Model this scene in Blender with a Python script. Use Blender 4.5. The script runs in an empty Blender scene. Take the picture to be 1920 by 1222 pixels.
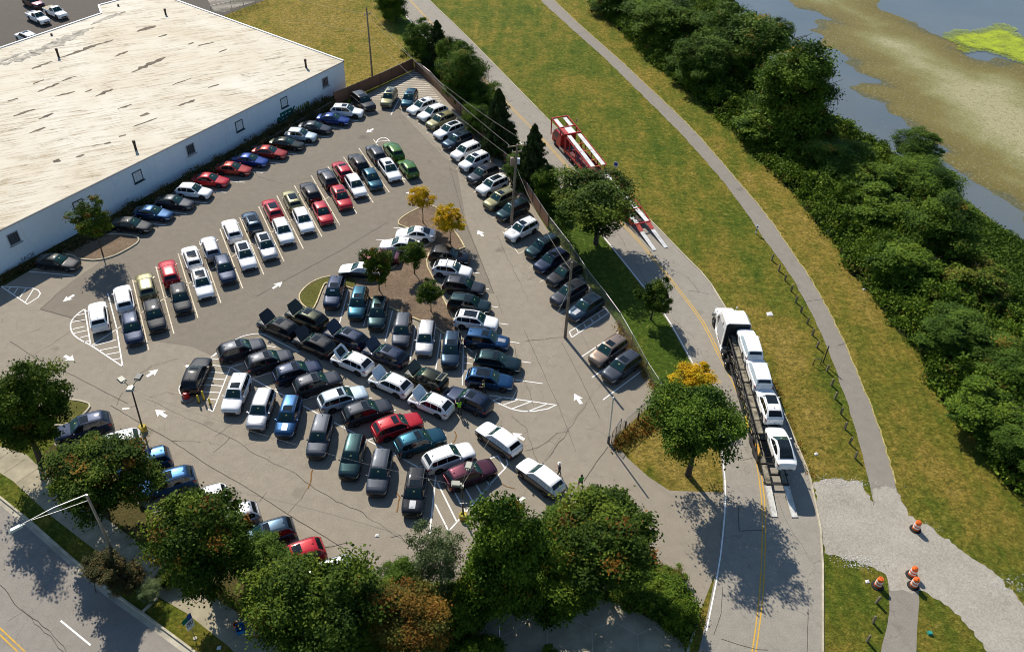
import bpy, bmesh, math, random
import numpy as np
from mathutils import Vector, Matrix, Quaternion
from mathutils.geometry import tessellate_polygon
rnd = random.Random(7)
SC = bpy.context.scene
COL = SC.collection
PI = math.pi

# ------------------------------------------------------------------ camera (solved from the photograph)
F, PITCH, ROLL, CAMH = 1592.26, 0.69948, -0.0378957, 58.0
W0, H0 = 1920.0, 1222.0
cp, sp, cr, sr = math.cos(PITCH), math.sin(PITCH), math.cos(ROLL), math.sin(ROLL)
AX = Vector((1, 0, 0)); AD = Vector((0, -sp, -cp)); AF = Vector((0, cp, -sp))
CAMP = Vector((0, 0, CAMH))

def ray(px, py):
    u = (px - W0 / 2) / F; v = (py - H0 / 2) / F
    u, v = cr * u - sr * v, sr * u + cr * v
    return AX * u + AD * v + AF

def G(px, py, z=0.0):
    """pixel of the photograph -> world point at height z"""
    d = ray(px, py); t = (z - CAMH) / d.z
    return Vector((d.x * t, d.y * t, z))

def PX(p):
    d = Vector(p) - CAMP
    zc = d.dot(AF); x = d.dot(AX) / zc; y = d.dot(AD) / zc
    return ((cr * x + sr * y) * F + W0 / 2, (-sr * x + cr * y) * F + H0 / 2, zc)

def height_at(b, py):
    lo, hi = 0.0, 40.0
    for _ in range(40):
        m = (lo + hi) / 2
        if PX((b[0], b[1], m))[1] > py: lo = m
        else: hi = m
    return lo

cam = bpy.data.cameras.new('camera'); camo = bpy.data.objects.new('camera', cam); COL.objects.link(camo)
right = AX * cr + AD * sr; down = AX * -sr + AD * cr
M = Matrix((( right.x, -down.x, -AF.x, 0), (right.y, -down.y, -AF.y, 0), (right.z, -down.z, -AF.z, CAMH), (0, 0, 0, 1)))
camo.matrix_world = M
cam.sensor_width = 36; cam.lens = F / W0 * 36; cam.clip_end = 3000; cam.clip_start = 1
SC.camera = camo

# ------------------------------------------------------------------ light
SUN_EL = math.radians(40.2)
sh = Vector((-0.4635, 0.8861))
sdir = Vector((sh.x * math.cos(SUN_EL), sh.y * math.cos(SUN_EL), math.sin(SUN_EL)))
sl = bpy.data.lights.new('sun', 'SUN'); sl.energy = 5.0; sl.angle = math.radians(0.5); sl.color = (1.0, 0.93, 0.82)
so = bpy.data.objects.new('sun', sl); COL.objects.link(so)
so.rotation_euler = sdir.to_track_quat('Z', 'Y').to_euler(); so.location = (0, 0, 80)
wd = bpy.data.worlds.new('World'); SC.world = wd; wd.use_nodes = True
nt = wd.node_tree; bg = nt.nodes['Background']
sky = nt.nodes.new('ShaderNodeTexSky'); sky.sky_type = 'NISHITA'; sky.sun_disc = False
sky.sun_elevation = SUN_EL; sky.sun_rotation = math.atan2(sh.x, sh.y)
sky.dust_density = 0.25; sky.ozone_density = 4.0; sky.air_density = 1.2
nt.links.new(sky.outputs[0], bg.inputs[0]); bg.inputs[1].default_value = 0.095
SC.view_settings.view_transform = 'Standard'; SC.view_settings.look = 'None'; SC.view_settings.gamma = 1
SC.view_settings.exposure = 0.33
SC.cycles.max_bounces = 6; SC.cycles.diffuse_bounces = 3; SC.cycles.transparent_max_bounces = 12
SC.cycles.use_denoising = True; SC.cycles.filter_width = 1.0
SC.cycles.caustics_reflective = False; SC.cycles.caustics_refractive = False

# ------------------------------------------------------------------ mesh helpers
class MB:
    """collects vertices and faces for ONE mesh"""
    def __init__(s): s.v = []; s.f = []; s.m = []
    def add(s, vs, fs, m=0):
        o = len(s.v); s.v += [tuple(p) for p in vs]
        for f in fs: s.f.append(tuple(i + o for i in f)); s.m.append(m)
        return s
    def box(s, c, d, rz=0.0, m=0, taper=1.0, R=None):
        hx, hy, hz = d[0] / 2, d[1] / 2, d[2] / 2
        vs = [(-hx, -hy, -hz), (hx, -hy, -hz), (hx, hy, -hz), (-hx, hy, -hz),
              (-hx * taper, -hy * taper, hz), (hx * taper, -hy * taper, hz), (hx * taper, hy * taper, hz), (-hx * taper, hy * taper, hz)]
        ca, sa = math.cos(rz), math.sin(rz)
        if R is not None: vs = [tuple(R @ Vector(p) + Vector(c)) for p in vs]
        else: vs = [(x * ca - y * sa + c[0], x * sa + y * ca + c[1], z + c[2]) for x, y, z in vs]
        return s.add(vs, [(3, 2, 1, 0), (4, 5, 6, 7), (0, 1, 5, 4), (1, 2, 6, 5), (2, 3, 7, 6), (3, 0, 4, 7)], m)
    def tube(s, pts, r, n=6, m=0, cap=True):
        pts = [Vector(p) for p in pts]; rs = r if isinstance(r, (list, tuple)) else [r] * len(pts)
        rings = []; prev = None
        for i, p in enumerate(pts):
            t = (pts[min(i + 1, len(pts) - 1)] - pts[max(i - 1, 0)]).normalized()
            a = Vector((0, 0, 1)) if abs(t.z) < .9 else Vector((1, 0, 0))
            if prev is not None: a = prev
            b = t.cross(a).normalized(); a = b.cross(t).normalized(); prev = a
            rings.append([p + (a * math.cos(2 * PI * k / n) + b * math.sin(2 * PI * k / n)) * rs[i] for k in range(n)])
        vs = [q for R in rings for q in R]; fs = []
        for i in range(len(pts) - 1):
            for k in range(n):
                k2 = (k + 1) % n
                fs.append((i * n + k, i * n + k2, (i + 1) * n + k2, (i + 1) * n + k))
        if cap: fs += [tuple(range(n - 1, -1, -1)), tuple(range((len(pts) - 1) * n, len(pts) * n))]
        return s.add(vs, fs, m)
    def bar(s, a, b, w, h=None, m=0):
        a = Vector(a); b = Vector(b); h = h or w
        t = b - a; L = t.length; t = t / L
        up = Vector((0, 0, 1)) if abs(t.z) < .95 else Vector((0, 1, 0))
        y = up.cross(t).normalized(); z = t.cross(y)
        R = Matrix((t, y, z)).transposed()
        return s.box((a + b) / 2, (L, w, h), R=R, m=m)
    def lathe(s, prof, n=16, c=(0, 0, 0), axis='z', m=0):
        vs = []; fs = []
        for r, z in prof:
            for k in range(n):
                a = 2 * PI * k / n
                p = (r * math.cos(a), r * math.sin(a), z)
                if axis == 'y': p = (p[0], p[2], p[1])
                vs.append((p[0] + c[0], p[1] + c[1], p[2] + c[2]))
        for i in range(len(prof) - 1):
            for k in range(n):
                k2 = (k + 1) % n
                q = (i * n + k, i * n + k2, (i + 1) * n + k2, (i + 1) * n + k)
                fs.append(q if axis == 'z' else q[::-1])
        fs.append(tuple(range(n - 1, -1, -1)) if axis == 'z' else tuple(range(n)))
        last = (len(prof) - 1) * n
        fs.append(tuple(range(last, last + n)) if axis == 'z' else tuple(range(last + n - 1, last - 1, -1)))
        return s.add(vs, fs, m)
    def poly(s, pts, z=0.0, m=0):
        p3 = [Vector((p[0], p[1], z)) for p in pts]
        tris = tessellate_polygon([p3]); fs = []
        for t in tris:
            a, b, c = (p3[i] for i in t)
            fs.append(tuple(t) if (b - a).cross(c - a).z > 0 else tuple(t)[::-1])
        return s.add(p3, fs, m)
    def ribbon(s, pts, w, z=0.0, closed=False, m=0):
        P = offset_lines(pts, w, closed); n = len(pts)
        vs = [(p[0], p[1], z) for p in P[0]] + [(p[0], p[1], z) for p in P[1]]
        fs = []
        for i in range(n if closed else n - 1):
            j = (i + 1) % n
            fs.append((n + i, n + j, j, i))
        return s.add(vs, fs, m)
    def kerbline(s, pts, w, h, z=0.0, closed=False, m=0):
        P = offset_lines(pts, w, closed); Q = offset_lines(pts, w * .78, closed); n = len(pts)
        vs = [(p[0], p[1], z) for p in P[0]] + [(p[0], p[1], z + h) for p in Q[0]] + [(p[0], p[1], z + h) for p in Q[1]] + [(p[0], p[1], z) for p in P[1]]
        fs = []
        for i in range(n if closed else n - 1):
            j = (i + 1) % n
            for k in range(3): fs.append(((k + 1) * n + i, (k + 1) * n + j, k * n + j, k * n + i))
        if not closed: fs += [(0, n, 2 * n, 3 * n), (4 * n - 1, 3 * n - 1, 2 * n - 1, n - 1)]
        return s.add(vs, fs, m)
    def build(s, name, mats, parent=None, smooth=None, link=True):
        me = bpy.data.meshes.new(name); me.from_pydata(s.v, [], s.f); me.update()
        if not isinstance(mats, (list, tuple)): mats = [mats]
        for m in mats: me.materials.append(m)
        if len(mats) > 1: me.polygons.foreach_set('material_index', s.m)
        if smooth is not None:
            me.polygons.foreach_set('use_smooth', [True] * len(me.polygons))
            me.set_sharp_from_angle(angle=math.radians(smooth))
        o = bpy.data.objects.new(name, me)
        if link: COL.objects.link(o)
        if parent: o.parent = parent
        return o

def offset_lines(pts, w, closed=False):
    P = [Vector((p[0], p[1])) for p in pts]; n = len(P); A = []; B = []
    for i in range(n):
        if closed: a, b = P[i - 1], P[(i + 1) % n]
        else: a, b = P[max(i - 1, 0)], P[min(i + 1, n - 1)]
        d1 = (P[i] - a); d2 = (b - P[i])
        d1 = d1.normalized() if d1.length > 1e-6 else d2.normalized()
        d2 = d2.normalized() if d2.length > 1e-6 else d1
        n1 = Vector((-d1.y, d1.x)); n2 = Vector((-d2.y, d2.x))
        nn = (n1 + n2); nn = nn.normalized() if nn.length > 1e-4 else n1
        k = min(1.0 / max(nn.dot(n1), .35), 2.2)
        A.append(P[i] + nn * (w / 2 * k)); B.append(P[i] - nn * (w / 2 * k))
    return A, B

def smooth_line(pts, it=2, closed=False):
    P = [Vector((p[0], p[1])) for p in pts]
    for _ in range(it):
        Q = []; n = len(P)
        for i in range(n if closed else n - 1):
            a, b = P[i], P[(i + 1) % n]
            Q += [a * .75 + b * .25, a * .25 + b * .75]
        if not closed: Q = [P[0]] + Q[1:-1] + [P[-1]]
        P = Q
    return P

def gp(*px): return [G(x, y) for x, y in px]
def Z(ox, oy, s, pts): return [(ox + x / s, oy + y / s) for x, y in pts]

def tag(o, label=None, cat=None, group=None, kind=None):
    if label: o['label'] = label
    if cat: o['category'] = cat
    if group: o['group'] = group
    if kind: o['kind'] = kind
    return o
def empty(name, loc, rz=0.0):
    o = bpy.data.objects.new(name, None); COL.objects.link(o); o.location = loc; o.rotation_euler = (0, 0, rz); o.empty_display_size = .3
    return o
def copy_tree(o, parent=None):
    c = o.copy(); COL.objects.link(c)
    if parent is not None: c.parent = parent
    for ch in o.children: copy_tree(ch, c)
    return c
def struct(name, mb, mat, smooth=None):
    return tag(mb.build(name, mat, smooth=smooth), kind='structure')

# ------------------------------------------------------------------ materials
class NT:
    def __init__(s, name):
        s.mat = bpy.data.materials.new(name); s.mat.use_nodes = True; s.t = s.mat.node_tree
        s.b = s.t.nodes['Principled BSDF']; s.out = s.t.nodes['Material Output']
    def n(s, typ, **kw):
        nd = s.t.nodes.new(typ)
        for k, v in kw.items():
            if k.startswith('i_'): nd.inputs[int(k[2:])].default_value = v
            else: setattr(nd, k, v)
        return nd
    def l(s, a, b): s.t.links.new(a, b)
    def pos(s):
        return s.n('ShaderNodeNewGeometry').outputs['Position']
    def obj(s):
        return s.n('ShaderNodeTexCoord').outputs['Object']
    def map(s, src, scale=(1, 1, 1), rot=(0, 0, 0)):
        m = s.n('ShaderNodeMapping'); m.inputs['Scale'].default_value = scale; m.inputs['Rotation'].default_value = rot
        s.l(src, m.inputs[0]); return m.outputs[0]
    def noise(s, src, scale, detail=4, rough=.55, dist=0.0):
        n = s.n('ShaderNodeTexNoise'); n.inputs['Scale'].default_value = scale; n.inputs['Detail'].default_value = detail
        n.inputs['Roughness'].default_value = rough; n.inputs['Distortion'].default_value = dist
        s.l(src, n.inputs['Vector']); return n.outputs['Fac']
    def ramp(s, fac, stops):
        r = s.n('ShaderNodeValToRGB'); e = r.color_ramp.elements
        while len(e) < len(stops): e.new(0.5)
        for i, (p, c) in enumerate(stops):
            e[i].position = p; e[i].color = (*c, 1) if len(c) == 3 else c
        s.l(fac, r.inputs[0]); return r.outputs[0]
    def val(s, fac, a, b, lo=0.0, hi=1.0):
        m = s.n('ShaderNodeMapRange'); m.inputs[1].default_value = a; m.inputs[2].default_value = b
        m.inputs[3].default_value = lo; m.inputs[4].default_value = hi
        s.l(fac, m.inputs[0]); return m.outputs[0]
    def mix(s, fac, a, b, mode='MIX'):
        m = s.n('ShaderNodeMix', data_type='RGBA', blend_type=mode)
        for sock, v in ((m.inputs[0], fac), (m.inputs[6], a), (m.inputs[7], b)):
            if hasattr(v, 'is_linked'): s.l(v, sock)
            elif isinstance(v, (int, float)): sock.default_value = v
            else: sock.default_value = (*v, 1) if len(v) == 3 else v
        return m.outputs[2]
    def math(s, op, a, b=0.0):
        m = s.n('ShaderNodeMath', operation=op)
        for sock, v in ((m.inputs[0], a), (m.inputs[1], b)):
            if hasattr(v, 'is_linked'): s.l(v, sock)
            else: sock.default_value = v
        return m.outputs[0]
    def attr(s, name):
        return s.n('ShaderNodeAttribute', attribute_name=name)
    def bump(s, h, strength=.3, dist=.05):
        b = s.n('ShaderNodeBump'); b.inputs['Strength'].default_value = strength; b.inputs['Distance'].default_value = dist
        s.l(h, b.inputs['Height']); s.l(b.outputs[0], s.b.inputs['Normal']); return b
    def set(s, col=None, rough=None, metal=None, spec=None, coat=None):
        for nm, v in (('Base Color', col), ('Roughness', rough), ('Metallic', metal), ('Specular IOR Level', spec), ('Coat Weight', coat)):
            if v is None: continue
            if hasattr(v, 'is_linked'): s.l(v, s.b.inputs[nm])
            elif isinstance(v, (int, float)): s.b.inputs[nm].default_value = v
            else: s.b.inputs[nm].default_value = (*v, 1)
        return s.mat

def plain(name, col, rough=.5, metal=0.0, spec=.5, var=0.0, scale=3.0):
    t = NT(name)
    if var:
        f = t.noise(t.obj(), scale, 4)
        c = t.mix(t.val(f, .3, .7), tuple(max(0, x * (1 - var)) for x in col), tuple(min(1, x * (1 + var)) for x in col))
    else: c = col
    return t.set(c, rough, metal, spec)

def paint(name, col, metal=.0, rough=.35, flake=.0, coat=.9):
    t = NT(name)
    f = t.noise(t.obj(), 1.7, 3)
    c = t.mix(t.val(f, .35, .65), tuple(x * .93 for x in col), tuple(min(1, x * 1.05) for x in col))
    t.set(c, rough, metal, .12, coat); t.b.inputs['Coat Roughness'].default_value = .035
    return t.mat

def asphalt(name, a, b, crack=.6, cscale=.22, tint=(1, 1, 1)):
    t = NT(name); p = t.pos()
    f1 = t.noise(p, .06, 5, .6); f2 = t.noise(p, 1.1, 5, .65); f3 = t.noise(p, 14, 3, .7)
    c = t.mix(t.val(f1, .3, .7), a, b)
    c = t.mix(t.math('MULTIPLY', t.val(f2, .38, .66), .5), c, tuple(x * .72 for x in a))
    c = t.mix(t.val(f3, .25, .75, 0, .4), c, tuple(x * 1.35 for x in b))
    sp_ = t.noise(p, 9, 6, .9); c = t.mix(t.val(sp_, .36, .64, .0, .55), c, tuple(x * .45 for x in a))
    # irregular crack network
    w = t.n('ShaderNodeTexNoise'); w.inputs['Scale'].default_value = .55; w.inputs['Detail'].default_value = 5; t.l(p, w.inputs['Vector'])
    vm = t.n('ShaderNodeVectorMath', operation='MULTIPLY_ADD'); vm.inputs[1].default_value = (3.2, 3.2, 0)
    t.l(w.outputs['Color'], vm.inputs[0]); t.l(p, vm.inputs[2])
    v = t.n('ShaderNodeTexVoronoi', feature='DISTANCE_TO_EDGE'); v.inputs['Scale'].default_value = cscale; t.l(vm.outputs[0], v.inputs['Vector'])
    k = t.val(v.outputs['Distance'], .0, .0065, 1, 0)
    gate = t.val(t.noise(p, .12, 3), .44, .56)
    c = t.mix(t.math('MULTIPLY', t.math('MULTIPLY', k, gate), crack), c, (.07, .06, .048))
    # finer crazed areas
    v2 = t.n('ShaderNodeTexVoronoi', feature='DISTANCE_TO_EDGE'); v2.inputs['Scale'].default_value = cscale * 4.5; t.l(vm.outputs[0], v2.inputs['Vector'])
    k2 = t.val(v2.outputs['Distance'], .0, .022, 1, 0)
    g2 = t.val(t.noise(p, .075, 3), .53, .62)
    c = t.mix(t.math('MULTIPLY', t.math('MULTIPLY', k2, g2), crack * .55), c, (.09, .075, .06))
    # soft oil stains
    st = t.val(t.noise(p, .38, 2, .4), .68, .8); c = t.mix(t.math('MULTIPLY', st, .45), c, (.06, .052, .045))
    t.set(c, .88, 0, .25); t.bump(f3, .25, .02)
    return t.mat

MAT = {}
MAT['lot'] = asphalt('old_asphalt', (.265, .228, .175), (.355, .308, .238), .4)
MAT['patch'] = asphalt('newer_asphalt', (.195, .168, .13), (.262, .225, .175), .35)
MAT['road'] = asphalt('road_asphalt', (.275, .248, .205), (.355, .322, .268), .5)
MAT['street'] = asphalt('street_asphalt', (.25, .225, .195), (.325, .295, .255), .6, .3)
MAT['backlot'] = asphalt('back_lot_asphalt', (.085, .072, .06), (.12, .1, .082), .3)
MAT['trail'] = asphalt('trail_asphalt', (.235, .21, .175), (.30, .27, .225), .35)
MAT['walk'] = plain('sidewalk_concrete', (.33, .29, .2), .9, 0, .2, .22, .8)
MAT['kerb'] = plain('kerb_concrete', (.46, .41, .3), .9, 0, .2, .25, 1.2)
MAT['kerby'] = plain('yellow_kerb_paint', (.5, .4, .17), .85, 0, .2, .4, 1.6)
MAT['conc'] = plain('pale_concrete', (.42, .385, .3), .9, 0, .2, .25, .7)
def worn(name, col, base=(.22, .19, .155), lo=.36, hi=.5):
    t = NT(name); f = t.noise(t.pos(), 5, 5, .7); f2 = t.noise(t.pos(), .5, 3)
    k = t.val(t.math('ADD', t.math('MULTIPLY', f, .7), t.math('MULTIPLY', f2, .3)), lo, hi)
    return t.set(t.mix(k, base, col), .8, 0, .25)
MAT['white'] = worn('white_road_paint', (.86, .84, .79), lo=.3, hi=.42)
MAT['whiteold'] = worn('worn_white_paint', (.72, .66, .55))
MAT['cream'] = worn('faded_stall_paint', (.74, .66, .5))
MAT['yellow'] = worn('yellow_road_paint', (.62, .36, .035), (.3, .25, .18), .35, .52)
MAT['crack'] = plain('crack_filler', (.075, .062, .05), .9, 0, .2)
MAT['joint'] = plain('pavement_joint', (.085, .07, .055), .9, 0, .2)

def grass_mat():
    t = NT('grass_ground'); p = t.pos(); d = t.attr('dry').outputs['Fac']
    n1 = t.noise(p, .09, 6, .62, .6); n2 = t.noise(p, .5, 6, .7, .5); n3 = t.noise(t.map(p, (1, 1, 1), (0, 0, .5)), 3.6, 6, .75)
    # mowing streaks along the slope
    st = t.noise(t.map(p, (.9, .16, 1), (0, 0, -.35)), .55, 4, .6); n5 = t.noise(p, 1.7, 9, .82, .3)
    dd = t.math('ADD', d, t.math('MULTIPLY', t.math('SUBTRACT', n1, .5), 1.2))
    dd = t.math('ADD', dd, t.math('MULTIPLY', t.math('SUBTRACT', n2, .5), .9))
    dd = t.math('ADD', dd, t.math('MULTIPLY', t.math('SUBTRACT', st, .5), 1.1))
    c = t.ramp(dd, [(.0, (.07, .145, .010)), (.26, (.165, .20, .018)), (.48, (.28, .245, .032)), (.72, (.40, .285, .05)), (1, (.48, .335, .08))])
    c = t.mix(t.val(n3, .36, .56, .55, 0), c, (.04, .06, .006)); c = t.mix(t.val(n2, .36, .52, .3, 0), c, (.08, .12, .012))
    n4 = t.noise(p, 9, 4, .8); c = t.mix(t.val(n4, .52, .72, 0, .55), c, (.36, .29, .085))
    c = t.mix(t.val(n5, .41, .55, .6, 0), c, (.035, .052, .006)); c = t.mix(t.val(n5, .56, .66, 0, .55), c, (.55, .42, .13))
    t.set(c, .95, 0, .1); t.bump(t.math('ADD', n3, t.math('MULTIPLY', n5, 1.2)), 1.0, .3)
    return t.mat
MAT['grass'] = grass_mat()
def mulch_mat(name, a, b):
    t = NT(name); p = t.pos(); n = t.noise(p, 5, 6, .8); n2 = t.noise(p, .5, 4)
    c = t.ramp(n, [(.3, tuple(x * .5 for x in a)), (.5, a), (.7, b)])
    c = t.mix(t.val(n2, .4, .65, 0, .5), c, tuple(x * .6 for x in a))
    t.set(c, .95, 0, .1); t.bump(n, .8, .08); return t.mat
MAT['mulch'] = mulch_mat('bark_mulch', (.19, .135, .09), (.31, .235, .165))
MAT['islegrass'] = mulch_mat('island_grass', (.11, .11, .025), (.2, .17, .05))
MAT['duff'] = mulch_mat('planting_bed_soil', (.07, .062, .02), (.17, .115, .04))
MAT['weedsoil'] = mulch_mat('weedy_soil', (.035, .04, .012), (.09, .075, .03))
def gravel_mat():
    t = NT('crushed_gravel'); p = t.pos()
    v = t.n('ShaderNodeTexVoronoi'); v.inputs['Scale'].default_value = 7; t.l(p, v.inputs['Vector'])
    n = t.noise(p, .25, 5, .6); n3 = t.noise(p, 11, 4, .8)
    c = t.mix(t.val(n, .3, .7), (.33, .3, .24), (.47, .43, .36))
    c = t.mix(t.val(n3, .4, .65, .6, 0), c, (.17, .15, .12))
    c = t.mix(t.val(v.outputs['Color'], .2, 1, 0, .3), c, (.6, .57, .5))
    t.set(c, .95, 0, .2); t.bump(n3, .7, .06); return t.mat
MAT['gravel'] = gravel_mat()
MAT['stone'] = plain('white_stones', (.62, .6, .55), .85, 0, .3, .5, 9)
def water_mat():
    t = NT('pond_water'); p = t.pos(); n = t.noise(p, .045, 4, .5); n2 = t.noise(p, 6, 3, .7)
    c = t.mix(t.val(n, .3, .7), (.085, .108, .116), (.125, .142, .142))
    fl = t.noise(p, .9, 5, .75); gate = t.val(t.noise(p, .06, 2), .55, .66)
    c = t.mix(t.math('MULTIPLY', t.val(fl, .62, .68), t.math('MULTIPLY', gate, .8)), c, (.28, .27, .1))
    t.set(c, .16, 0, .5); t.bump(n2, .12, .03); return t.mat
MAT['water'] = water_mat()
def mud_mat():
    t = NT('mudflat_mud'); p = t.pos(); e = t.attr('inner').outputs['Fac']
    n = t.noise(p, .07, 6, .65, .8); n2 = t.noise(p, 1.4, 6, .8); n3 = t.noise(p, 5, 4, .8)
    k = t.math('ADD', e, t.math('MULTIPLY', t.math('SUBTRACT', n, .5), .9))
    c = t.ramp(k, [(.0, (.085, .085, .045)), (.1, (.135, .105, .022)), (.4, (.175, .14, .034)), (.62, (.24, .225, .085)), (.9, (.38, .35, .19))])
    c = t.mix(t.val(n2, .5, .66, 0, .7), c, (.13, .14, .05)); c = t.mix(t.val(n3, .36, .56, .6, 0), c, (.09, .085, .04)); c = t.mix(t.val(t.noise(p, 2.4, 8, .85), .54, .64, 0, .5), c, (.5, .46, .32))
    t.set(c, .8, 0, .2); t.bump(n3, .5, .05); return t.mat
MAT['mud'] = mud_mat()
def algae_mat(name='algae', c3=((.07, .085, .025), (.22, .27, .02), (.38, .46, .02)), th=.40):
    t = NT(name); p = t.pos(); n = t.noise(t.map(p, (1, 2.6, 1)), 3.2, 6, .75)
    n = t.math('ADD', t.math('MULTIPLY', n, .6), t.math('MULTIPLY', t.noise(p, .45, 5, .7), .42)); c = t.ramp(n, [(.38, c3[0]), (.48, c3[1]), (.6, c3[2])])
    t.set(c, .8, 0, .2)
    a = t.val(t.math('ADD', t.noise(t.map(p, (1, 3, 1)), 2.6, 6, .8), t.math('MULTIPLY', t.attr('inner').outputs['Fac'], .5)), th, th + .22)
    tr = t.n('ShaderNodeBsdfTransparent'); ms = t.n('ShaderNodeMixShader'); t.l(a, ms.inputs[0]); t.l(tr.outputs[0], ms.inputs[1]); t.l(t.b.outputs[0], ms.inputs[2]); t.l(ms.outputs[0], t.out.inputs[0])
    return t.mat
MAT['algae'] = algae_mat(); MAT['scum'] = algae_mat('pond_scum', ((.12, .10, .03), (.22, .19, .03), (.32, .31, .03)), .56)
def roof_mat():
    t = NT('white_roof_membrane'); p = t.pos()
    q = t.map(p, (1, 1, 1), (0, 0, -.52 - PI / 2))
    s1 = t.noise(t.map(q, (1, .07, 1)), 3.2, 7, .75, .2)
    s2 = t.noise(t.map(q, (1, .12, 1)), 1.6, 8, .75, .3)
    big = t.noise(p, .055, 4, .6, .8); mid = t.noise(p, .25, 5, .65)
    c = t.mix(t.val(big, .36, .68), (.62, .58, .485), (.52, .45, .325))
    c = t.mix(t.math('MULTIPLY', t.val(s1, .48, .62), t.val(mid, .34, .6)), c, (.24, .165, .075))
    c = t.mix(t.math('MULTIPLY', t.val(s2, .60, .64), t.val(mid, .42, .52)), c, (.075, .055, .035))
    b = t.n('ShaderNodeTexBrick'); t.l(t.map(p, (1, 1, 1), (0, 0, -.53)), b.inputs[0])
    b.inputs['Scale'].default_value = .3; b.inputs['Mortar Size'].default_value = .006; b.inputs['Brick Width'].default_value = .9; b.inputs['Row Height'].default_value = .55
    c = t.mix(t.val(b.outputs['Fac'], 0, 1, 0, .5), c, (.55, .5, .4))
    t.set(c, .75, 0, .3); return t.mat
MAT['roof'] = roof_mat()
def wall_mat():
    t = NT('white_block_sky_tint'); p = t.pos(); n = t.noise(p, 1.1, 6, .7); n2 = t.noise(t.map(p, (1, 1, .12)), 1.5, 5, .7)
    c = t.mix(t.val(n, .3, .7), (.70, .80, .86), (.78, .85, .89)); c = t.mix(t.val(n2, .56, .75, 0, .4), c, (.5, .55, .55))  # blue of sky-lit shade is tinted into the white block's colour
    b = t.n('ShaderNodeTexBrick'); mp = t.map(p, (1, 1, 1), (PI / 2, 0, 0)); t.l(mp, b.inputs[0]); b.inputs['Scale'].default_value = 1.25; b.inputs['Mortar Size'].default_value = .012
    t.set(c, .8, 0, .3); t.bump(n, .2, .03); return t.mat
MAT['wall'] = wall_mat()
def wood_slat():
    t = NT('brown_fence_slats'); o = t.obj(); w = t.n('ShaderNodeTexWave', wave_type='BANDS', bands_direction='X'); w.inputs['Scale'].default_value = 3.3; w.inputs['Distortion'].default_value = .3; t.l(o, w.inputs[0])
    n = t.noise(o, 1.2, 4)
    c = t.mix(t.val(w.outputs['Fac'], .1, .5), (.09, .05, .03), (.29, .155, .095)); c = t.mix(t.val(n, .3, .7, 0, .4), c, (.15, .085, .06))
    return t.set(c, .7, 0, .3)
MAT['slat'] = wood_slat()
def chain_mat():
    t = NT('chain_link_mesh'); o = t.obj(); s = t.n('ShaderNodeSeparateXYZ'); t.l(o, s.inputs[0])
    a = t.math('FRACT', t.math('MULTIPLY', t.math('ADD', s.outputs[0], s.outputs[2]), 9.0)); b = t.math('FRACT', t.math('MULTIPLY', t.math('SUBTRACT', s.outputs[0], s.outputs[2]), 9.0))
    k = t.math('MAXIMUM', t.math('LESS_THAN', a, .13), t.math('LESS_THAN', b, .13))
    t.set((.45, .45, .45), .45, .7)
    tr = t.n('ShaderNodeBsdfTransparent'); ms = t.n('ShaderNodeMixShader'); t.l(k, ms.inputs[0]); t.l(tr.outputs[0], ms.inputs[1]); t.l(t.b.outputs[0], ms.inputs[2]); t.l(ms.outputs[0], t.out.inputs[0])
    return t.mat
MAT['chain'] = chain_mat()
MAT['galv'] = plain('galvanised_steel', (.33, .33, .33), .4, .75, .5, .15, 4)
MAT['darkmetal'] = plain('dark_bronze_metal', (.02, .018, .016), .45, .4, .5)
MAT['lampgrey'] = plain('weathered_lamp_housing', (.36, .36, .3), .6, .2)
MAT['post'] = plain('weathered_wood_post', (.22, .185, .11), .9, 0, .2, .3, 6)
MAT['pole'] = plain('utility_pole_wood', (.2, .165, .125), .9, 0, .2, .35, 3)
MAT['black'] = plain('black_plastic', (.012, .012, .013), .55)
MAT['rubber'] = plain('tyre_rubber', (.014, .014, .015), .8, 0, .3)
MAT['alloy'] = plain('alloy_rim', (.5, .5, .52), .3, .9)
MAT['darkrim'] = plain('dark_rim', (.03, .03, .033), .35, .6)
MAT['chrome'] = plain('bright_trim', (.42, .42, .44), .25, .9)
MAT['lens'] = plain('headlight_lens', (.55, .58, .6), .12, .3, .8)
MAT['tail'] = plain('tail_light_red', (.28, .008, .01), .2, 0, .7)
MAT['paper'] = plain('paper_tag', (.62, .6, .2), .7)
MAT['plate'] = plain('plate_white', (.6, .6, .58), .6)
def glass(name, col, rough=.04):
    t = NT(name); f = t.noise(t.obj(), 2.3, 3)
    c = t.mix(t.val(f, .3, .7), tuple(x * .5 for x in col), col)
    t.set(c, rough, 0, .4); t.b.inputs['IOR'].default_value = 1.52; return t.mat
MAT['glass'] = glass('dark_side_glass', (.008, .011, .013))
MAT['wind'] = glass('tinted_windshield', (.016, .055, .055))
MAT['sunroof'] = glass('sunroof_glass', (.012, .018, .022))
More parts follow.
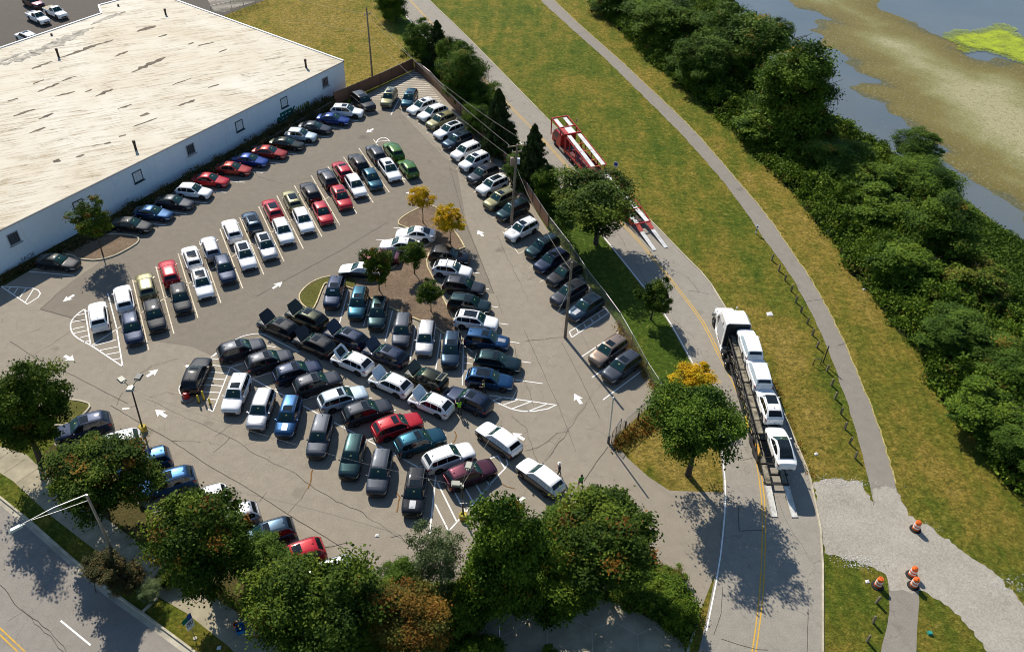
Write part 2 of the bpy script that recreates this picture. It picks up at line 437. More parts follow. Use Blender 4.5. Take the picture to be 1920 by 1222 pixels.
PAINT = {k: paint(k + '_car_paint', c, m, r) for k, (c, m, r) in dict(
    white=((.80, .80, .79), 0, .4), pearl=((.76, .76, .74), 0, .4), silver=((.34, .35, .37), .5, .4), grey=((.042, .048, .06), .4, .42),
    charcoal=((.020, .023, .030), .4, .42), black=((.004, .0045, .006), .1, .5), navy=((.005, .013, .038), .3, .42),
    blue=((.008, .045, .12), .5, .32), bright=((.008, .035, .19), .4, .32), teal=((.009, .055, .085), .6, .3), slate=((.022, .04, .062), .65, .3),
    red=((.40, .012, .018), .1, .3), maroon=((.06, .015, .024), .7, .38), orange=((.30, .03, .018), .3, .3), green=((.05, .13, .012), .25, .3),
    olive=((.22, .205, .10), .35, .35), forest=((.009, .026, .028), .65, .3), darkolive=((.02, .023, .011), .6, .3), bronze=((.23, .175, .135), .6, .4),
    ice=((.45, .53, .58), .3, .35)).items()}
MAT['film'] = plain('white_protective_film', (.82, .82, .81), .5, 0, .4, .05, 2)
MAT['carrier'] = plain('black_carrier_steel', (.03, .028, .027), .55, .3, .5, .5, 2)
MAT['redsteel'] = plain('red_carrier_steel', (.42, .018, .016), .42, .1, .5, .3, 1.5)
MAT['deck'] = plain('worn_deck_plate', (.24, .215, .16), .6, .5, .4, .7, 2.2)
MAT['whitedeck'] = plain('bright_deck_plate', (.66, .65, .62), .5, .3, .5, .25, 1.4)
MAT['orangep'] = plain('orange_plastic', (.75, .13, .012), .5)
MAT['refl'] = plain('white_reflective_band', (.8, .78, .74), .5)
MAT['yellowp'] = plain('yellow_paint', (.62, .46, .035), .6, 0, .4, .35, 5)
MAT['redp'] = plain('red_bucket', (.5, .012, .01), .45)
# ------------------------------------------------------------------ ground, water
def sdist(P, poly):
    """signed distance (positive inside) of Nx2 points to a polygon"""
    P = np.asarray(P, float); V = np.array([(p[0], p[1]) for p in poly], float); n = len(V)
    dmin = np.full(len(P), 1e9); ins = np.zeros(len(P), bool)
    for i in range(n):
        a = V[i]; b = V[(i + 1) % n]; ab = b - a; L = (ab @ ab) or 1e-9
        t = np.clip(((P - a) @ ab) / L, 0, 1); q = a + t[:, None] * ab
        dmin = np.minimum(dmin, np.hypot(*(P - q).T))
        c = ((a[1] > P[:, 1]) != (b[1] > P[:, 1]))
        with np.errstate(divide='ignore', invalid='ignore'):
            xx = (b[0] - a[0]) * (P[:, 1] - a[1]) / (b[1] - a[1]) + a[0]
        ins ^= c & (P[:, 0] < xx)
    return np.where(ins, dmin, -dmin)
def sstep(x): x = np.clip(x, 0, 1); return x * x * (3 - 2 * x)
WZ = -2.2
wp = [G(x, y, WZ) for x, y in ((1320, -90), (1338, 0), (1440, 100), (1500, 165), (1560, 212), (1640, 262), (1700, 290), (1765, 335), (1815, 366), (1860, 397), (1900, 430), (1935, 452), (2080, 550))]
water_poly = [(p.x, p.y) for p in wp] + [(200, 95), (330, 150), (330, 420), (20, 420)]

xs = np.concatenate([[-1500, -700, -350, -220], np.arange(-150, 150.1, 1.5), [220, 350, 700, 1500]])
ys = np.concatenate([[-900, -300, -80, 0], np.arange(18, 228, 1.5), [260, 330, 500, 900, 1800]])
XX, YY = np.meshgrid(xs, ys); PP = np.stack([XX.ravel(), YY.ravel()], 1)
sdw = sdist(PP, water_poly)
hh = -3.2 * sstep((sdw + 7) / 9)
dry = np.full(len(PP), .34)
def region(px, val, soft=2.0):
    global dry
    w = sstep(.5 + sdist(PP, gp(*px)) / (2 * soft)); dry = dry * (1 - w) + val * w
region([(380, -200), (760, -200), (760, 20), (760, 95), (778, 118), (650, 175), (330, 0)], .80, 3)
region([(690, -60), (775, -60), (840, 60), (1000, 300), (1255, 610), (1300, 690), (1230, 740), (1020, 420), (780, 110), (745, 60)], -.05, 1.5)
region([(1145, 822), (1235, 735), (1300, 680), (1360, 760), (1360, 930), (1255, 925)], .9, 1.0)
region([(1010, 0), (1100, 0), (1250, 150), (1440, 330), (1560, 470), (1680, 620), (1770, 780), (1900, 930), (1990, 1100), (1760, 1000), (1680, 910), (1600, 690), (1520, 530), (1350, 310)], .52, 3)
region([(1440, 310), (1560, 450), (1690, 620), (1600, 620), (1500, 470), (1400, 330)], .72, 3)
region([(1080, 280), (1330, 560), (1500, 870), (1530, 900), (1600, 900), (1500, 640), (1400, 520), (1180, 300)], .5, 3)
region([(1415, 575), (1500, 620), (1530, 760), (1560, 900), (1525, 900), (1480, 770)], .85, 2)
region([(1546, 1036), (1670, 1076), (1660, 1230), (1540, 1230)], .42, 1.5)
region([(1700, 1110), (1850, 1230), (1715, 1230)], .5, 1.5)
region([(0, 884), (430, 1225), (360, 1225), (0, 930)], .45, 1)
region([(1760, 330), (1930, 440), (1930, 620), (1860, 600), (1800, 450)], .05, 3)
me = bpy.data.meshes.new('ground')
nx, ny = len(xs), len(ys)
idx = np.arange(nx * ny).reshape(ny, nx)
fc = np.stack([idx[:-1, :-1], idx[:-1, 1:], idx[1:, 1:], idx[1:, :-1]], -1).reshape(-1, 4)
me.from_pydata(np.c_[PP, hh].tolist(), [], fc.tolist()); me.update(); me.materials.append(MAT['grass'])
me.polygons.foreach_set('use_smooth', [True] * len(me.polygons))
me.attributes.new('dry', 'FLOAT', 'POINT').data.foreach_set('value', dry.astype(np.float32))
go = bpy.data.objects.new('ground', me); COL.objects.link(go); tag(go, kind='structure')

mb = MB(); mb.poly([(1500, 60), (1500, 1800), (-300, 1800), (-20, 420), (20, 60)] if False else [(20, 30), (900, 30), (900, 900), (20, 900)], WZ); struct('water', mb, MAT['water'])

def blob_sheet(name, mat, poly, cell, zf, soft, jit=.0, seed=1):
    V = np.array([(p[0], p[1]) for p in poly]); x0, y0 = V.min(0) - 2; x1, y1 = V.max(0) + 2
    gx = np.arange(x0, x1, cell); gy = np.arange(y0, y1, cell); A, B = np.meshgrid(gx, gy); P = np.stack([A.ravel(), B.ravel()], 1)
    s = sdist(P, poly)
    for fr, am in ((.55, .5), (1.3, .25), (2.9, .12)):
        s = s + jit * am * (np.sin(P[:, 0] * fr + seed) * np.cos(P[:, 1] * fr * 1.13 + 2 * seed) + np.sin((P[:, 0] + P[:, 1]) * fr * .7 + seed * 3))
    z = zf(s); n = len(gx); id_ = np.arange(len(P)).reshape(len(gy), n)
    q = np.stack([id_[:-1, :-1], id_[:-1, 1:], id_[1:, 1:], id_[1:, :-1]], -1).reshape(-1, 4)
    q = q[(s[q] > -1.2).any(1)]
    used = np.unique(q); re = np.full(len(P), -1); re[used] = np.arange(len(used))
    m = bpy.data.meshes.new(name); m.from_pydata(np.c_[P, z][used].tolist(), [], re[q].tolist()); m.update(); m.materials.append(mat)
    m.polygons.foreach_set('use_smooth', [True] * len(m.polygons))
    m.attributes.new('inner', 'FLOAT', 'POINT').data.foreach_set('value', np.clip(s / soft, 0, 1)[used].astype(np.float32))
    o = bpy.data.objects.new(name, m); COL.objects.link(o); return o
mud_px = [(1440, -40), (1473, 0), (1495, 20), (1528, 25), (1550, 35), (1535, 50), (1515, 58), (1540, 68), (1538, 85), (1570, 95), (1590, 106), (1605, 116), (1598, 138), (1645, 150), (1603, 164), (1630, 185), (1673, 193), (1665, 208), (1685, 222), (1700, 233), (1713, 250), (1740, 270), (1775, 287), (1785, 306), (1810, 333), (1866, 364), (1900, 394), (1925, 415), (2050, 500),
          (2200, 400), (2050, 200), (1920, 122), (1830, 110), (1815, 98), (1780, 73), (1740, 60), (1718, 43), (1690, 33), (1665, 22), (1650, 12), (1640, -5), (1560, -40)]
mud = blob_sheet('mudflat', MAT['mud'], [G(x, y, WZ) for x, y in mud_px], .6, lambda s: WZ + np.clip(s, -2, 8) * .02, 15, 1.4); tag(mud, kind='structure')
al = blob_sheet('algae_mat', MAT['algae'], [G(x, y, WZ) for x, y in ((1781, 72), (1800, 65), (1840, 62), (1875, 50), (1900, 66), (1940, 82), (1960, 125), (1920, 118), (1890, 107), (1853, 95), (1810, 92))], .6, lambda s: WZ + .16 + 0 * s, 3, .9, 4); tag(al, kind='stuff')
al = blob_sheet('algae_fringe', MAT['scum'], [G(x, y, WZ) for x, y in ((1780, 300), (1800, 318), (1832, 341), (1870, 358), (1900, 388), (1935, 416), (1935, 423), (1895, 398), (1862, 366), (1828, 348), (1795, 322))], .6, lambda s: WZ + .13 + 0 * s, 14, .7, 5); tag(al, kind='stuff')
al = blob_sheet('algae_fringe', MAT['scum'], [G(x, y, WZ) for x, y in ((1612, 14), (1625, 2), (1645, 4), (1640, 14), (1668, 22), (1700, 34), (1742, 58), (1748, 64), (1716, 48), (1685, 36), (1655, 26), (1625, 20))], .6, lambda s: WZ + .13 + 0 * s, 14, .5, 6); tag(al, kind='stuff')

# ------------------------------------------------------------------ paved sheets
def rough(pts, step=.7, amp=.12, closed=True, seed=3):
    r = random.Random(seed); P = [Vector((p[0], p[1])) for p in pts]; out = []
    for i in range(len(P) if closed else len(P) - 1):
        a, b = P[i], P[(i + 1) % len(P)]; n = max(1, int((b - a).length / step))
        nn = (b - a).normalized(); nn = Vector((-nn.y, nn.x))
        for k in range(n):
            out.append(a.lerp(b, k / n) + nn * (r.uniform(-amp, amp) if k else 0))
    if not closed: out.append(P[-1])
    return out
lot_px = [(-150, 560), (0, 540), (60, 505), (130, 478), (300, 385), (420, 315), (560, 240), (650, 197), (776, 132), (808, 153), (840, 190), (941, 298), (1025, 428), (1068, 481), (1100, 531), (1133, 571), (1160, 609), (1183, 650), (1210, 702), (1238, 742),
          (1150, 822), (1175, 857), (1215, 893), (1255, 919), (1358, 923), (1345, 1064), (1315, 1140), (1283, 1109), (1230, 1060), (1180, 1000), (1110, 960), (1040, 962), (960, 1010), (860, 1090), (700, 1132), (560, 1122), (495, 1070), (345, 1010), (300, 970), (262, 945), (235, 925), (100, 832), (150, 790), (170, 757), (-150, 790)]
mb = MB(); mb.poly(gp(*lot_px), .004); struct('parking_lot', mb, MAT['lot'])
patch_px = [(75, 580), (132, 529), (215, 472), (262, 440), (420, 342), (560, 272), (650, 226), (740, 200), (836, 297), (856, 312), (873, 411), (927, 550), (880, 553), (800, 540), (700, 530), (620, 520), (560, 560), (490, 628), (400, 668), (360, 650), (280, 638), (160, 605)]
mb = MB(); mb.poly(gp(*patch_px), .008); struct('asphalt_patch', mb, MAT['patch'])
# levee road
rl = [(700, -70), (755, 27), (775, 48), (1028, 328), (1123, 436), (1210, 545), (1243, 589), (1258, 612), (1293, 675), (1313, 717), (1340, 790), (1351, 850), (1357, 916), (1354, 979), (1344, 1064), (1320, 1181), (1300, 1260), (1280, 1330)]
rr = [(1543, 1330), (1543, 1222), (1543, 1011), (1526, 929), (1518, 890), (1498, 842), (1478, 795), (1440, 700), (1395, 632), (1356, 570), (1326, 521), (1280, 476), (1223, 416), (1100, 297), (1038, 235), (960, 155), (866, 59), (803, 0), (740, -70)]
mb = MB(); mb.poly([tuple(p) for p in smooth_line(gp(*rl), 1)] + [tuple(p) for p in smooth_line(gp(*rr), 1)], .012); struct('road', mb, MAT['road'])
mb = MB(); mb.kerbline(smooth_line(gp(*[q for q in rr[1:] if not 1478 > q[0] > 1500][::-1]), 1), .16, .09); struct('kerb', mb, MAT['kerb'])
# street at the bottom corner
mb = MB(); mb.poly(gp((-400, 640), (0, 943), (60, 990), (125, 1049), (205, 1119), (270, 1166), (336, 1214), (420, 1280), (520, 1360), (-400, 1500)), .004); struct('street', mb, MAT['street'])
mb = MB(); mb.ribbon(gp((-200, 787), (0, 938), (60, 986), (125, 1044), (206, 1114), (272, 1161), (338, 1209), (480, 1315)), .55, .009); struct('gutter', mb, MAT['conc'])
mb = MB(); mb.kerbline(gp((-200, 780), (0, 932), (60, 980), (125, 1038), (208, 1108), (275, 1155), (340, 1203), (480, 1308)), .2, .14); struct('kerb', mb, MAT['kerb'])
# sidewalk with joints
su = [(-200, 720), (0, 836), (50, 852), (66, 868), (110, 902), (155, 938), (205, 976), (278, 1031), (413, 1126), (473, 1166), (600, 1255)]
sdn = [(-200, 760), (0, 886), (25, 902), (42, 918), (95, 966), (150, 1009), (190, 1039), (298, 1119), (350, 1149), (430, 1212), (470, 1255)]
mb = MB(); mb.poly(gp(*(su + sdn[::-1])), .006); struct('sidewalk', mb, MAT['walk'])
mb = MB()
a0, a1 = G(25, 902), G(430, 1212); dr = (a1 - a0).normalized(); nrm = Vector((-dr.y, dr.x, 0))
for k in range(-3, 12):
    q = a0 + dr * (k * 1.83 + .4); mb.ribbon([q + nrm * .05, q + nrm * 2.0], .035, .010)
struct('sidewalk_joint', mb, MAT['joint'])
plaza = [(840, 1230), (900, 1180), (950, 1128), (1000, 1108), (1060, 1105), (1110, 1116), (1170, 1135), (1230, 1165), (1283, 1205), (1287, 1260), (820, 1260)]
mb = MB(); mb.poly(gp(*plaza), .006); struct('plaza_pavement', mb, MAT['walk'])
mb = MB()
for ln in ([(935, 1198), (1005, 1156), (1026, 1172), (1067, 1154), (1110, 1180), (1151, 1164), (1196, 1189), (1229, 1174), (1243, 1187)], [(1026, 1172), (1026, 1212), (1024, 1250)], [(1110, 1180), (1111, 1235)], [(1196, 1189), (1197, 1240)]):
    mb.ribbon(gp(*ln), .05, .010)
struct('plaza_joint', mb, plain('pale_joint', (.5, .42, .34), .9))
# trail
tl = [(960, -60), (1011, 0), (1085, 66), (1130, 106), (1175, 150), (1260, 233), (1328, 306), (1386, 379), (1440, 459), (1483, 514), (1510, 566), (1535, 612), (1573, 707), (1613, 832), (1633, 918), (1645, 980), (1660, 1060), (1667, 1104), (1668, 1156), (1650, 1222), (1635, 1290)]
tr_ = [(1716, 1290), (1718, 1222), (1720, 1166), (1725, 1116), (1712, 1060), (1695, 980), (1680, 907), (1648, 797), (1603, 687), (1570, 612), (1523, 526), (1483, 469), (1440, 404), (1355, 306), (1298, 240), (1200, 148), (1145, 97), (1095, 54), (1038, 0), (990, -60)]
mb = MB(); mb.poly([tuple(p) for p in rough(smooth_line(gp(*tl), 1), .8, .09, False)] + [tuple(p) for p in rough(smooth_line(gp(*tr_), 1), .8, .07, False, 5)], .008); struct('path', mb, MAT['trail'])
mb = MB(); mb.ribbon(rough(smooth_line(gp(*tr_[6:-1]), 1), .5, .09, False, 9), .13, .014); struct('path_edging', mb, plain('dry_grass_edge', (.36, .29, .1), .9, 0, .2, .5, 5))
# gravel drive
gv = [(1526, 903), (1540, 900), (1553, 897), (1580, 898), (1600, 900), (1618, 906), (1625, 925), (1640, 952), (1637, 916), (1660, 912), (1681, 915), (1688, 935), (1703, 966), (1753, 994), (1816, 1041), (1866, 1076), (1920, 1136), (2050, 1250), (2000, 1330), (1900, 1300), (1851, 1222), (1811, 1169), (1778, 1136), (1740, 1112), (1700, 1108), (1668, 1106), (1660, 1076), (1630, 1061), (1580, 1046), (1546, 1036), (1538, 1000), (1532, 960)]
mb = MB(); mb.poly([tuple(p) for p in rough(gp(*gv), .3, .2)], .016); struct('gravel_drive', mb, MAT['gravel'])
mb = MB(); r_ = random.Random(5)
for cx, cy, n_, sx, sy in ((1575, 904, 260, 1.6, .35), (1612, 1052, 260, 1.1, .4), (1885, 1095, 160, 1.2, .5), (1732, 988, 60, .7, .3)):
    for _ in range(n_):
        q = G(cx, cy); q = (q.x + r_.gauss(0, sx), q.y + r_.gauss(0, sy), .03); s_ = r_.uniform(.025, .065); mb.box(q, (s_ * 1.5, s_, s_ * .8), r_.uniform(0, 3), taper=.6)
tag(mb.build('loose_stones', MAT['stone']), kind='stuff')
# lot behind the warehouse
mb = MB(); mb.poly(gp((-200, 200), (-60, -120), (480, -120), (430, -10), (497, 1), (470, 10), (437, 23), (420, 30), (380, 60), (100, 120)), .004); struct('back_lot', mb, MAT['backlot'])
mb = MB()
for k in range(10):
    y = 2 + k * 2.1
    mb.ribbon(gp((390 + k * 1.2, y), (478 - k * 6, y + 1)), .16, .012)
struct('back_lot_stripe', mb, MAT['whiteold'])

# ------------------------------------------------------------------ planted islands with kerbs
isl = [(749, 424), (746, 416), (757, 406), (775, 396), (790, 389), (803, 386), (815, 388), (826, 396), (836, 412), (848, 429), (863, 449), (874, 470), (806, 470), (798, 495), (812, 522), (826, 550), (853, 604), (863, 626), (866, 639), (858, 640), (833, 627), (818, 615), (790, 603), (728, 576), (697, 561), (664, 543), (648, 538), (612, 530), (606, 536), (591, 576), (583, 582), (567, 573), (560, 559), (565, 546), (585, 529), (612, 519), (640, 519), (706, 526), (730, 508), (758, 487), (790, 467), (824, 447), (800, 438)]
ig = smooth_line(gp(*isl), 1, True)
mb = MB(); mb.poly(ig, .10); struct('mulch_island', mb, MAT['mulch'])
mb = MB(); mb.poly(smooth_line(gp((604, 540), (591, 574), (583, 580), (569, 572), (562, 559), (567, 547), (586, 531), (612, 521), (640, 521), (668, 526), (665, 540), (648, 536), (615, 528)), 1, True), .115); struct('grass_island', mb, MAT['islegrass'])
mb = MB(); mb.kerbline(ig, .17, .15, closed=True); struct('kerb', mb, plain('cream_kerb', (.56, .47, .27), .9, 0, .2, .3, 1.5))
wi = smooth_line(gp((110, 476), (150, 453), (190, 441), (218, 440), (248, 442), (259, 446), (261.6, 451), (255, 459), (225, 476), (205, 484), (180, 489), (160, 487.5), (142, 485), (140, 480)), 1, True)
mb = MB(); mb.poly(wi, .10); struct('mulch_island', mb, MAT['mulch'])
mb = MB(); mb.kerbline(wi, .2, .15, closed=True); struct('kerb', mb, MAT['kerb'])
# planting beds between lot, sidewalk and plaza
bed = [(100, 832), (235, 925), (262, 945), (300, 970), (345, 1010), (495, 1070), (560, 1122), (700, 1132), (860, 1090), (960, 1010), (1040, 962), (1110, 960), (1180, 1000), (1230, 1060), (1283, 1109), (1305, 1136), (1309, 1156), (1300, 1185), (1288, 1222), (1284, 1205), (1230, 1165), (1170, 1135), (1110, 1116), (1060, 1105), (1000, 1108), (950, 1128), (900, 1180), (840, 1230), (600, 1255), (473, 1166), (413, 1126), (278, 1031), (205, 976), (110, 902), (66, 868)]
mb = MB(); mb.poly(gp(*bed), .008); struct('planting_bed', mb, MAT['duff'])
mb = MB(); mb.kerbline(smooth_line(gp((1180, 1000), (1230, 1060), (1258, 1087), (1283, 1109), (1303, 1134), (1310, 1156), (1303, 1180), (1290, 1215), (1284, 1250)), 1), .2, .14); struct('kerb', mb, MAT['kerb'])
gi = smooth_line(gp((108, 756), (118, 750), (135, 750), (155, 753), (172, 759), (160, 775), (140, 792), (108, 800), (90, 790)), 1, True)
mb = MB(); mb.poly(gi, .08); struct('grass_island', mb, MAT['islegrass'])
mb = MB(); mb.kerbline(gi, .2, .14, closed=True); struct('kerb', mb, MAT['kerb'])
mb = MB(); mb.poly(gp((-60, 548), (0, 540), (60, 505), (130, 478), (300, 385), (420, 315), (560, 240), (652, 196), (649, 166), (0, 515), (-60, 545)), .012); struct('wall_bed', mb, MAT['weedsoil'])
mb = MB(); mb.bar(G(268, 1146, .1), G(295, 1120, .1), .16, .2); struct('kerb', mb, MAT['conc'])

# ------------------------------------------------------------------ painted markings (one mesh per kind of paint)
mw, mo, mc, my = MB(), MB(), MB(), MB()
MZ = .0165
def line(mbx, a, b, w=.11, z=MZ): mbx.ribbon([a, b] if hasattr(a, 'x') else gp(a, b), w, z)
LA = [(730, 361), (700, 380), (669, 401), (636, 421.5), (603, 443), (568, 465.5), (532, 488.5), (494, 513), (453.5, 538.5), (412.5, 565.5), (369.5, 593.5), (326, 624.5), (279, 656.5)]
LB = {4: (552.6, 348.6), 12: (247.9, 523.3)}
l0, l12 = G(*LA[0]), G(*LA[12]); stall = (l12 - l0) / 12
vdown = (G(*LA[4]) - G(*LB[4]) + G(*LA[12]) - G(*LB[12])) / 2       # nose direction of the lower row
for i in range(-1, 13):
    a = l0 + stall * i
    if i == -1: a = a
    line(mc, a, a - vdown, .12)
line(mc, l0 - stall - vdown / 2, l12 - vdown / 2, .12)
DBL = (l0, stall, vdown)
# rounded hatch at the near end of the double row
def zl(ox, oy, pts): return Z(ox, oy, 3.994, pts)
mw.ribbon(smooth_line(gp(*([(159, 579), (146, 588), (135, 599), (131.4, 612), (136, 626), (150, 637), (170, 647), (200, 667), (230, 687)])), 1), .14, MZ)
line(mw, (159, 579), (170, 647), .13); line(mw, (230, 687), (218, 612), .13); line(mw, (218, 612), (202, 550), .12)
for a, b in (((545, 20), (635, 0)), ((555, 50), (650, 30)), ((600, 85), (660, 68)), ((630, 118), (670, 105)), ((690, 140), (905, 0)), ((700, 145), (870, 100)), ((740, 180), (888, 150)), ((790, 212), (893, 192)), ((845, 248), (905, 238))):
    line(mw, *zl(0, 612, (a, b)), .11)
for a, b in (((575, 1140), (640, 1125)), ((535, 1190), (645, 1170))): line(mw, *zl(0, 306, (a, b)), .11)
# wedge hatch near the wall
mw.ribbon(gp(*zl(0, 306, ((8, 922), (240, 935), (285, 950), (303, 975), (285, 1005), (205, 1055), (8, 922)))), .12, MZ)
for a, b in (((80, 930), (55, 955)), ((135, 935), (100, 985)), ((195, 940), (150, 1005)), ((250, 945), (190, 1040))): line(mw, *zl(0, 306, (a, b)), .1)
# hatch beside the lone dark SUV
mw.ribbon(smooth_line(gp(*zl(0, 612, ((1395, 390), (1350, 440), (1340, 475), (1352, 505), (1385, 517)))), 1), .13, MZ)
for a, b in (((1725, 305), (1595, 635)), ((1595, 637), (1555, 618)), ((1580, 240), (1640, 245)), ((1595, 290), (1725, 303)), ((1565, 340), (1705, 350)), ((1540, 385), (1685, 398)), ((1525, 435), (1665, 445)), ((1495, 487), (1645, 495)), ((1540, 543), (1630, 548)), ((1580, 230), (1630, 190))): line(mw, *zl(0, 612, (a, b)), .11)
# row with noses up: baseline and stalls
d0, d1 = G(432, 688), G(785, 876); nD = 8; stepD = (d1 - d0) / 8.0
dirD = ((G(511.3, 699.5) - G(478.6, 709.3)).normalized() + (G(793, 856) - G(766.7, 864.9)).normalized()).normalized()
line(mw, d0, d1, .12)
for i in range(9): line(mw, d0 + stepD * i, d0 + stepD * i + dirD * 5.2, .11)
mw.ribbon(smooth_line(gp((400, 668), (431, 642), (452, 631), (468, 627), (484, 625), (497, 627.5), (515, 637), (537, 648), (560, 660)), 1), .1, MZ)
line(mw, (500, 648), (517, 651), .1)
# hatched end at the lamp
for a, b in (((817, 892), (805.5, 1001)), ((840.3, 996.4), (920, 908)), ((820, 904), (856.6, 978)), ((851.4, 921), (873.7, 961)), ((872, 914.6), (888, 943)), ((891, 905), (903, 926)), ((912, 900), (917.5, 909)), ((816, 945), (842, 997)), ((785, 876), (817, 892)), ((919, 859), (934, 854)), ((933, 855), (946, 876.6))): line(mw, a, b, .13)
mw.ribbon(gp((908.7, 919), (934, 891), (946, 879), (952, 870), (950, 862), (946, 855)), .13, MZ)
# hatch right of the blue SUV
mw.ribbon(gp((917.5, 741), (980, 750), (1042.6, 759), (1027.6, 766), (1000, 771), (980, 771), (960, 767), (923, 751)), .12, MZ)
for a, b in (((923, 751), (943, 744.5)), ((943, 759), (972, 749)), ((960, 766), (995, 753)), ((990, 771), (1026, 757))): line(mw, a, b, .11)
# fence row stalls
vF = (G(1091, 668.4) - G(1160.6, 622)).normalized()
for p in ((855.6, 317), (872, 338.5), (888, 361), (905, 385), (923, 409), (942, 433.7), (972.5, 476), (992.5, 502.5), (1012, 529), (1032.5, 556.4), (1050, 588)):
    a = G(*p); line(mc, a, a - vF * 5.3, .1)
for p in ((770, 219), (784, 233), (799, 250), (813, 266), (827, 283), (842, 300)): a = G(*p); line(mc, a, a - vF * 5, .1)
line(mc, (942, 433.7), (955, 425), .1); line(mc, (972.5, 476), (942, 433.7), .1)
for a, b in (((1091, 668.4), (1160.6, 622)), ((1110, 707.5), (1178, 662)), ((1130.4, 749.6), (1204, 694.7)), ((1067.5, 622), (1135, 578)), ((1072, 632.7), (1141, 587)), ((1067.5, 622), (1072, 632.7)), ((1135, 578), (1141, 587))): line(mw, a, b, .12)
for t in (.18, .38, .58, .78): line(mw, G(1067.5, 622).lerp(G(1135, 578), t), G(1072, 632.7).lerp(G(1141, 587), t), .1)
# wall row stalls
vW = (G(139, 517) - G(54, 509)).normalized()
w0, w1 = G(311.7, 422.4), G(672, 227)
for i in range(12): a = w0.lerp(w1, i / 11); line(mw, a, a - vW * 4.8, .1)
line(mw, (54, 509), (139, 517), .11)
# island stalls
vI = (G(1017.5, 719) - G(967.5, 712)).normalized()
for p in ((899, 512.5), (917, 542), (933.7, 576), (953, 608.5), (973.7, 643), (995, 680), (1017.5, 719)): a = G(*p); line(mw, a, a - vI * 5.2, .1)
vL = (G(640, 850 / 1) - G(900, 870)).normalized()
vL = (G(640, 518.8) - G(705, 523.8)).normalized()
for p in ((738, 427), (705, 449.2), (673, 470.8)): a = G(*p); line(mw, a, a - vL * 4.6, .1)
for a, b in (((652.8, 544), (636.5, 606)), ((695, 562.6), (681.5, 612)), ((736, 582), (722, 640)), ((779, 612), (769, 676)), ((826.8, 624.5), (816.8, 694.6)), ((869, 640), (867, 722))): line(mw, a, b, .11)
for a, b in (((870, 668), (884, 672)), ((870, 680), (886, 682)), ((868, 694), (875, 695)), ((860, 640), (886, 660))): line(mw, a, b, .1)
# stripes in the fence corner
for i in range(15):
    t = i / 14.0
    line(mo, G(774 - 84 * t, 132 + 54 * t), G(784 + 44 * t, 133 + 57 * t), .17)
line(mw, (749, 185), (733, 216), .12); line(mw, (766, 211), (765, 220), .12); line(mw, (765, 219), (786, 222), .1); line(mw, (682, 211), (702, 212), .1)
# rounded ends by the green cars
mw.ribbon(smooth_line(gp(*zl(480, 0, ((900, 1085), (905, 1055), (930, 1035), (965, 1030), (990, 1045), (1000, 1060)))), 1), .13, MZ); line(mw, *zl(480, 0, ((905, 1062), (985, 1055))), .11)
mw.ribbon(smooth_line(gp(*zl(480, 306, ((1080, 95), (1105, 122), (1150, 122), (1180, 105)))), 1), .13, MZ)
# lane arrows: tip and tail in the picture
for tip, tail in (((686.5, 249), (700, 242)), ((117.5, 566), (139, 553)), ((530, 528), (511, 541)), ((139, 676), (121, 667)), ((297, 692), (275, 706)), ((291, 768), (312, 781)), ((895.6, 432), (905.6, 443)), ((1076.5, 737.5), (1090, 757)), ((962, 812), (983, 824)), ((963, 949), (983, 932)), ((768, 362), (780, 362))):
    a, b = G(*tip), G(*tail); d = (a - b); L = max(d.length, 1.35); d.normalize(); s = Vector((-d.y, d.x, 0))
    a = b + d * L
    mw.poly([b + s * .17, a - d * L * .52 + s * .17, a - d * L * .6 + s * .5, a, a - d * L * .6 - s * .5, a - d * L * .52 - s * .17, b - s * .17], MZ)
# levee road lines
ml = smooth_line(gp(*rl[1:-2]), 1); A_, B_ = offset_lines(ml, -.35); mw2 = MB()
mw.ribbon(A_ if (A_[0] - Vector(G(803, 0)[:2])).length < (B_[0] - Vector(G(803, 0)[:2])).length else B_, .11, .0205)
yc = [(720, -55), (768, 0), (800, 35), (850, 88), (916, 158), (956, 200), (1010, 253), (1060, 308), (1100, 350), (1153, 405), (1193, 446), (1228, 489), (1263, 531), (1300, 579), (1323, 612), (1353, 675), (1371, 705), (1388, 745), (1408, 810), (1424, 880), (1433, 958), (1431, 1056), (1426, 1131), (1414, 1222), (1400, 1290)]
ys_ = smooth_line(gp(*yc), 1); YA, YB = offset_lines(ys_, .26)
my.ribbon(YA, .1, .0205); my.ribbon(YB, .1, .0205)
ya, yb = offset_lines(gp((-60, 1125), (0, 1183), (41, 1222), (100, 1280)), .3); my.ribbon(ya, .11, MZ); my.ribbon(yb, .11, MZ)
line(mw, (114, 1163), (170, 1209), .13)
mo.ribbon(gp((1555, 1000), (1570, 1010)), .01, .02)
mb = mw; struct('road_marking', mw, MAT['white']); struct('stall_marking', mc, MAT['cream']); struct('faded_marking', mo, MAT['whiteold']); struct('centre_line', my, MAT['yellow'])

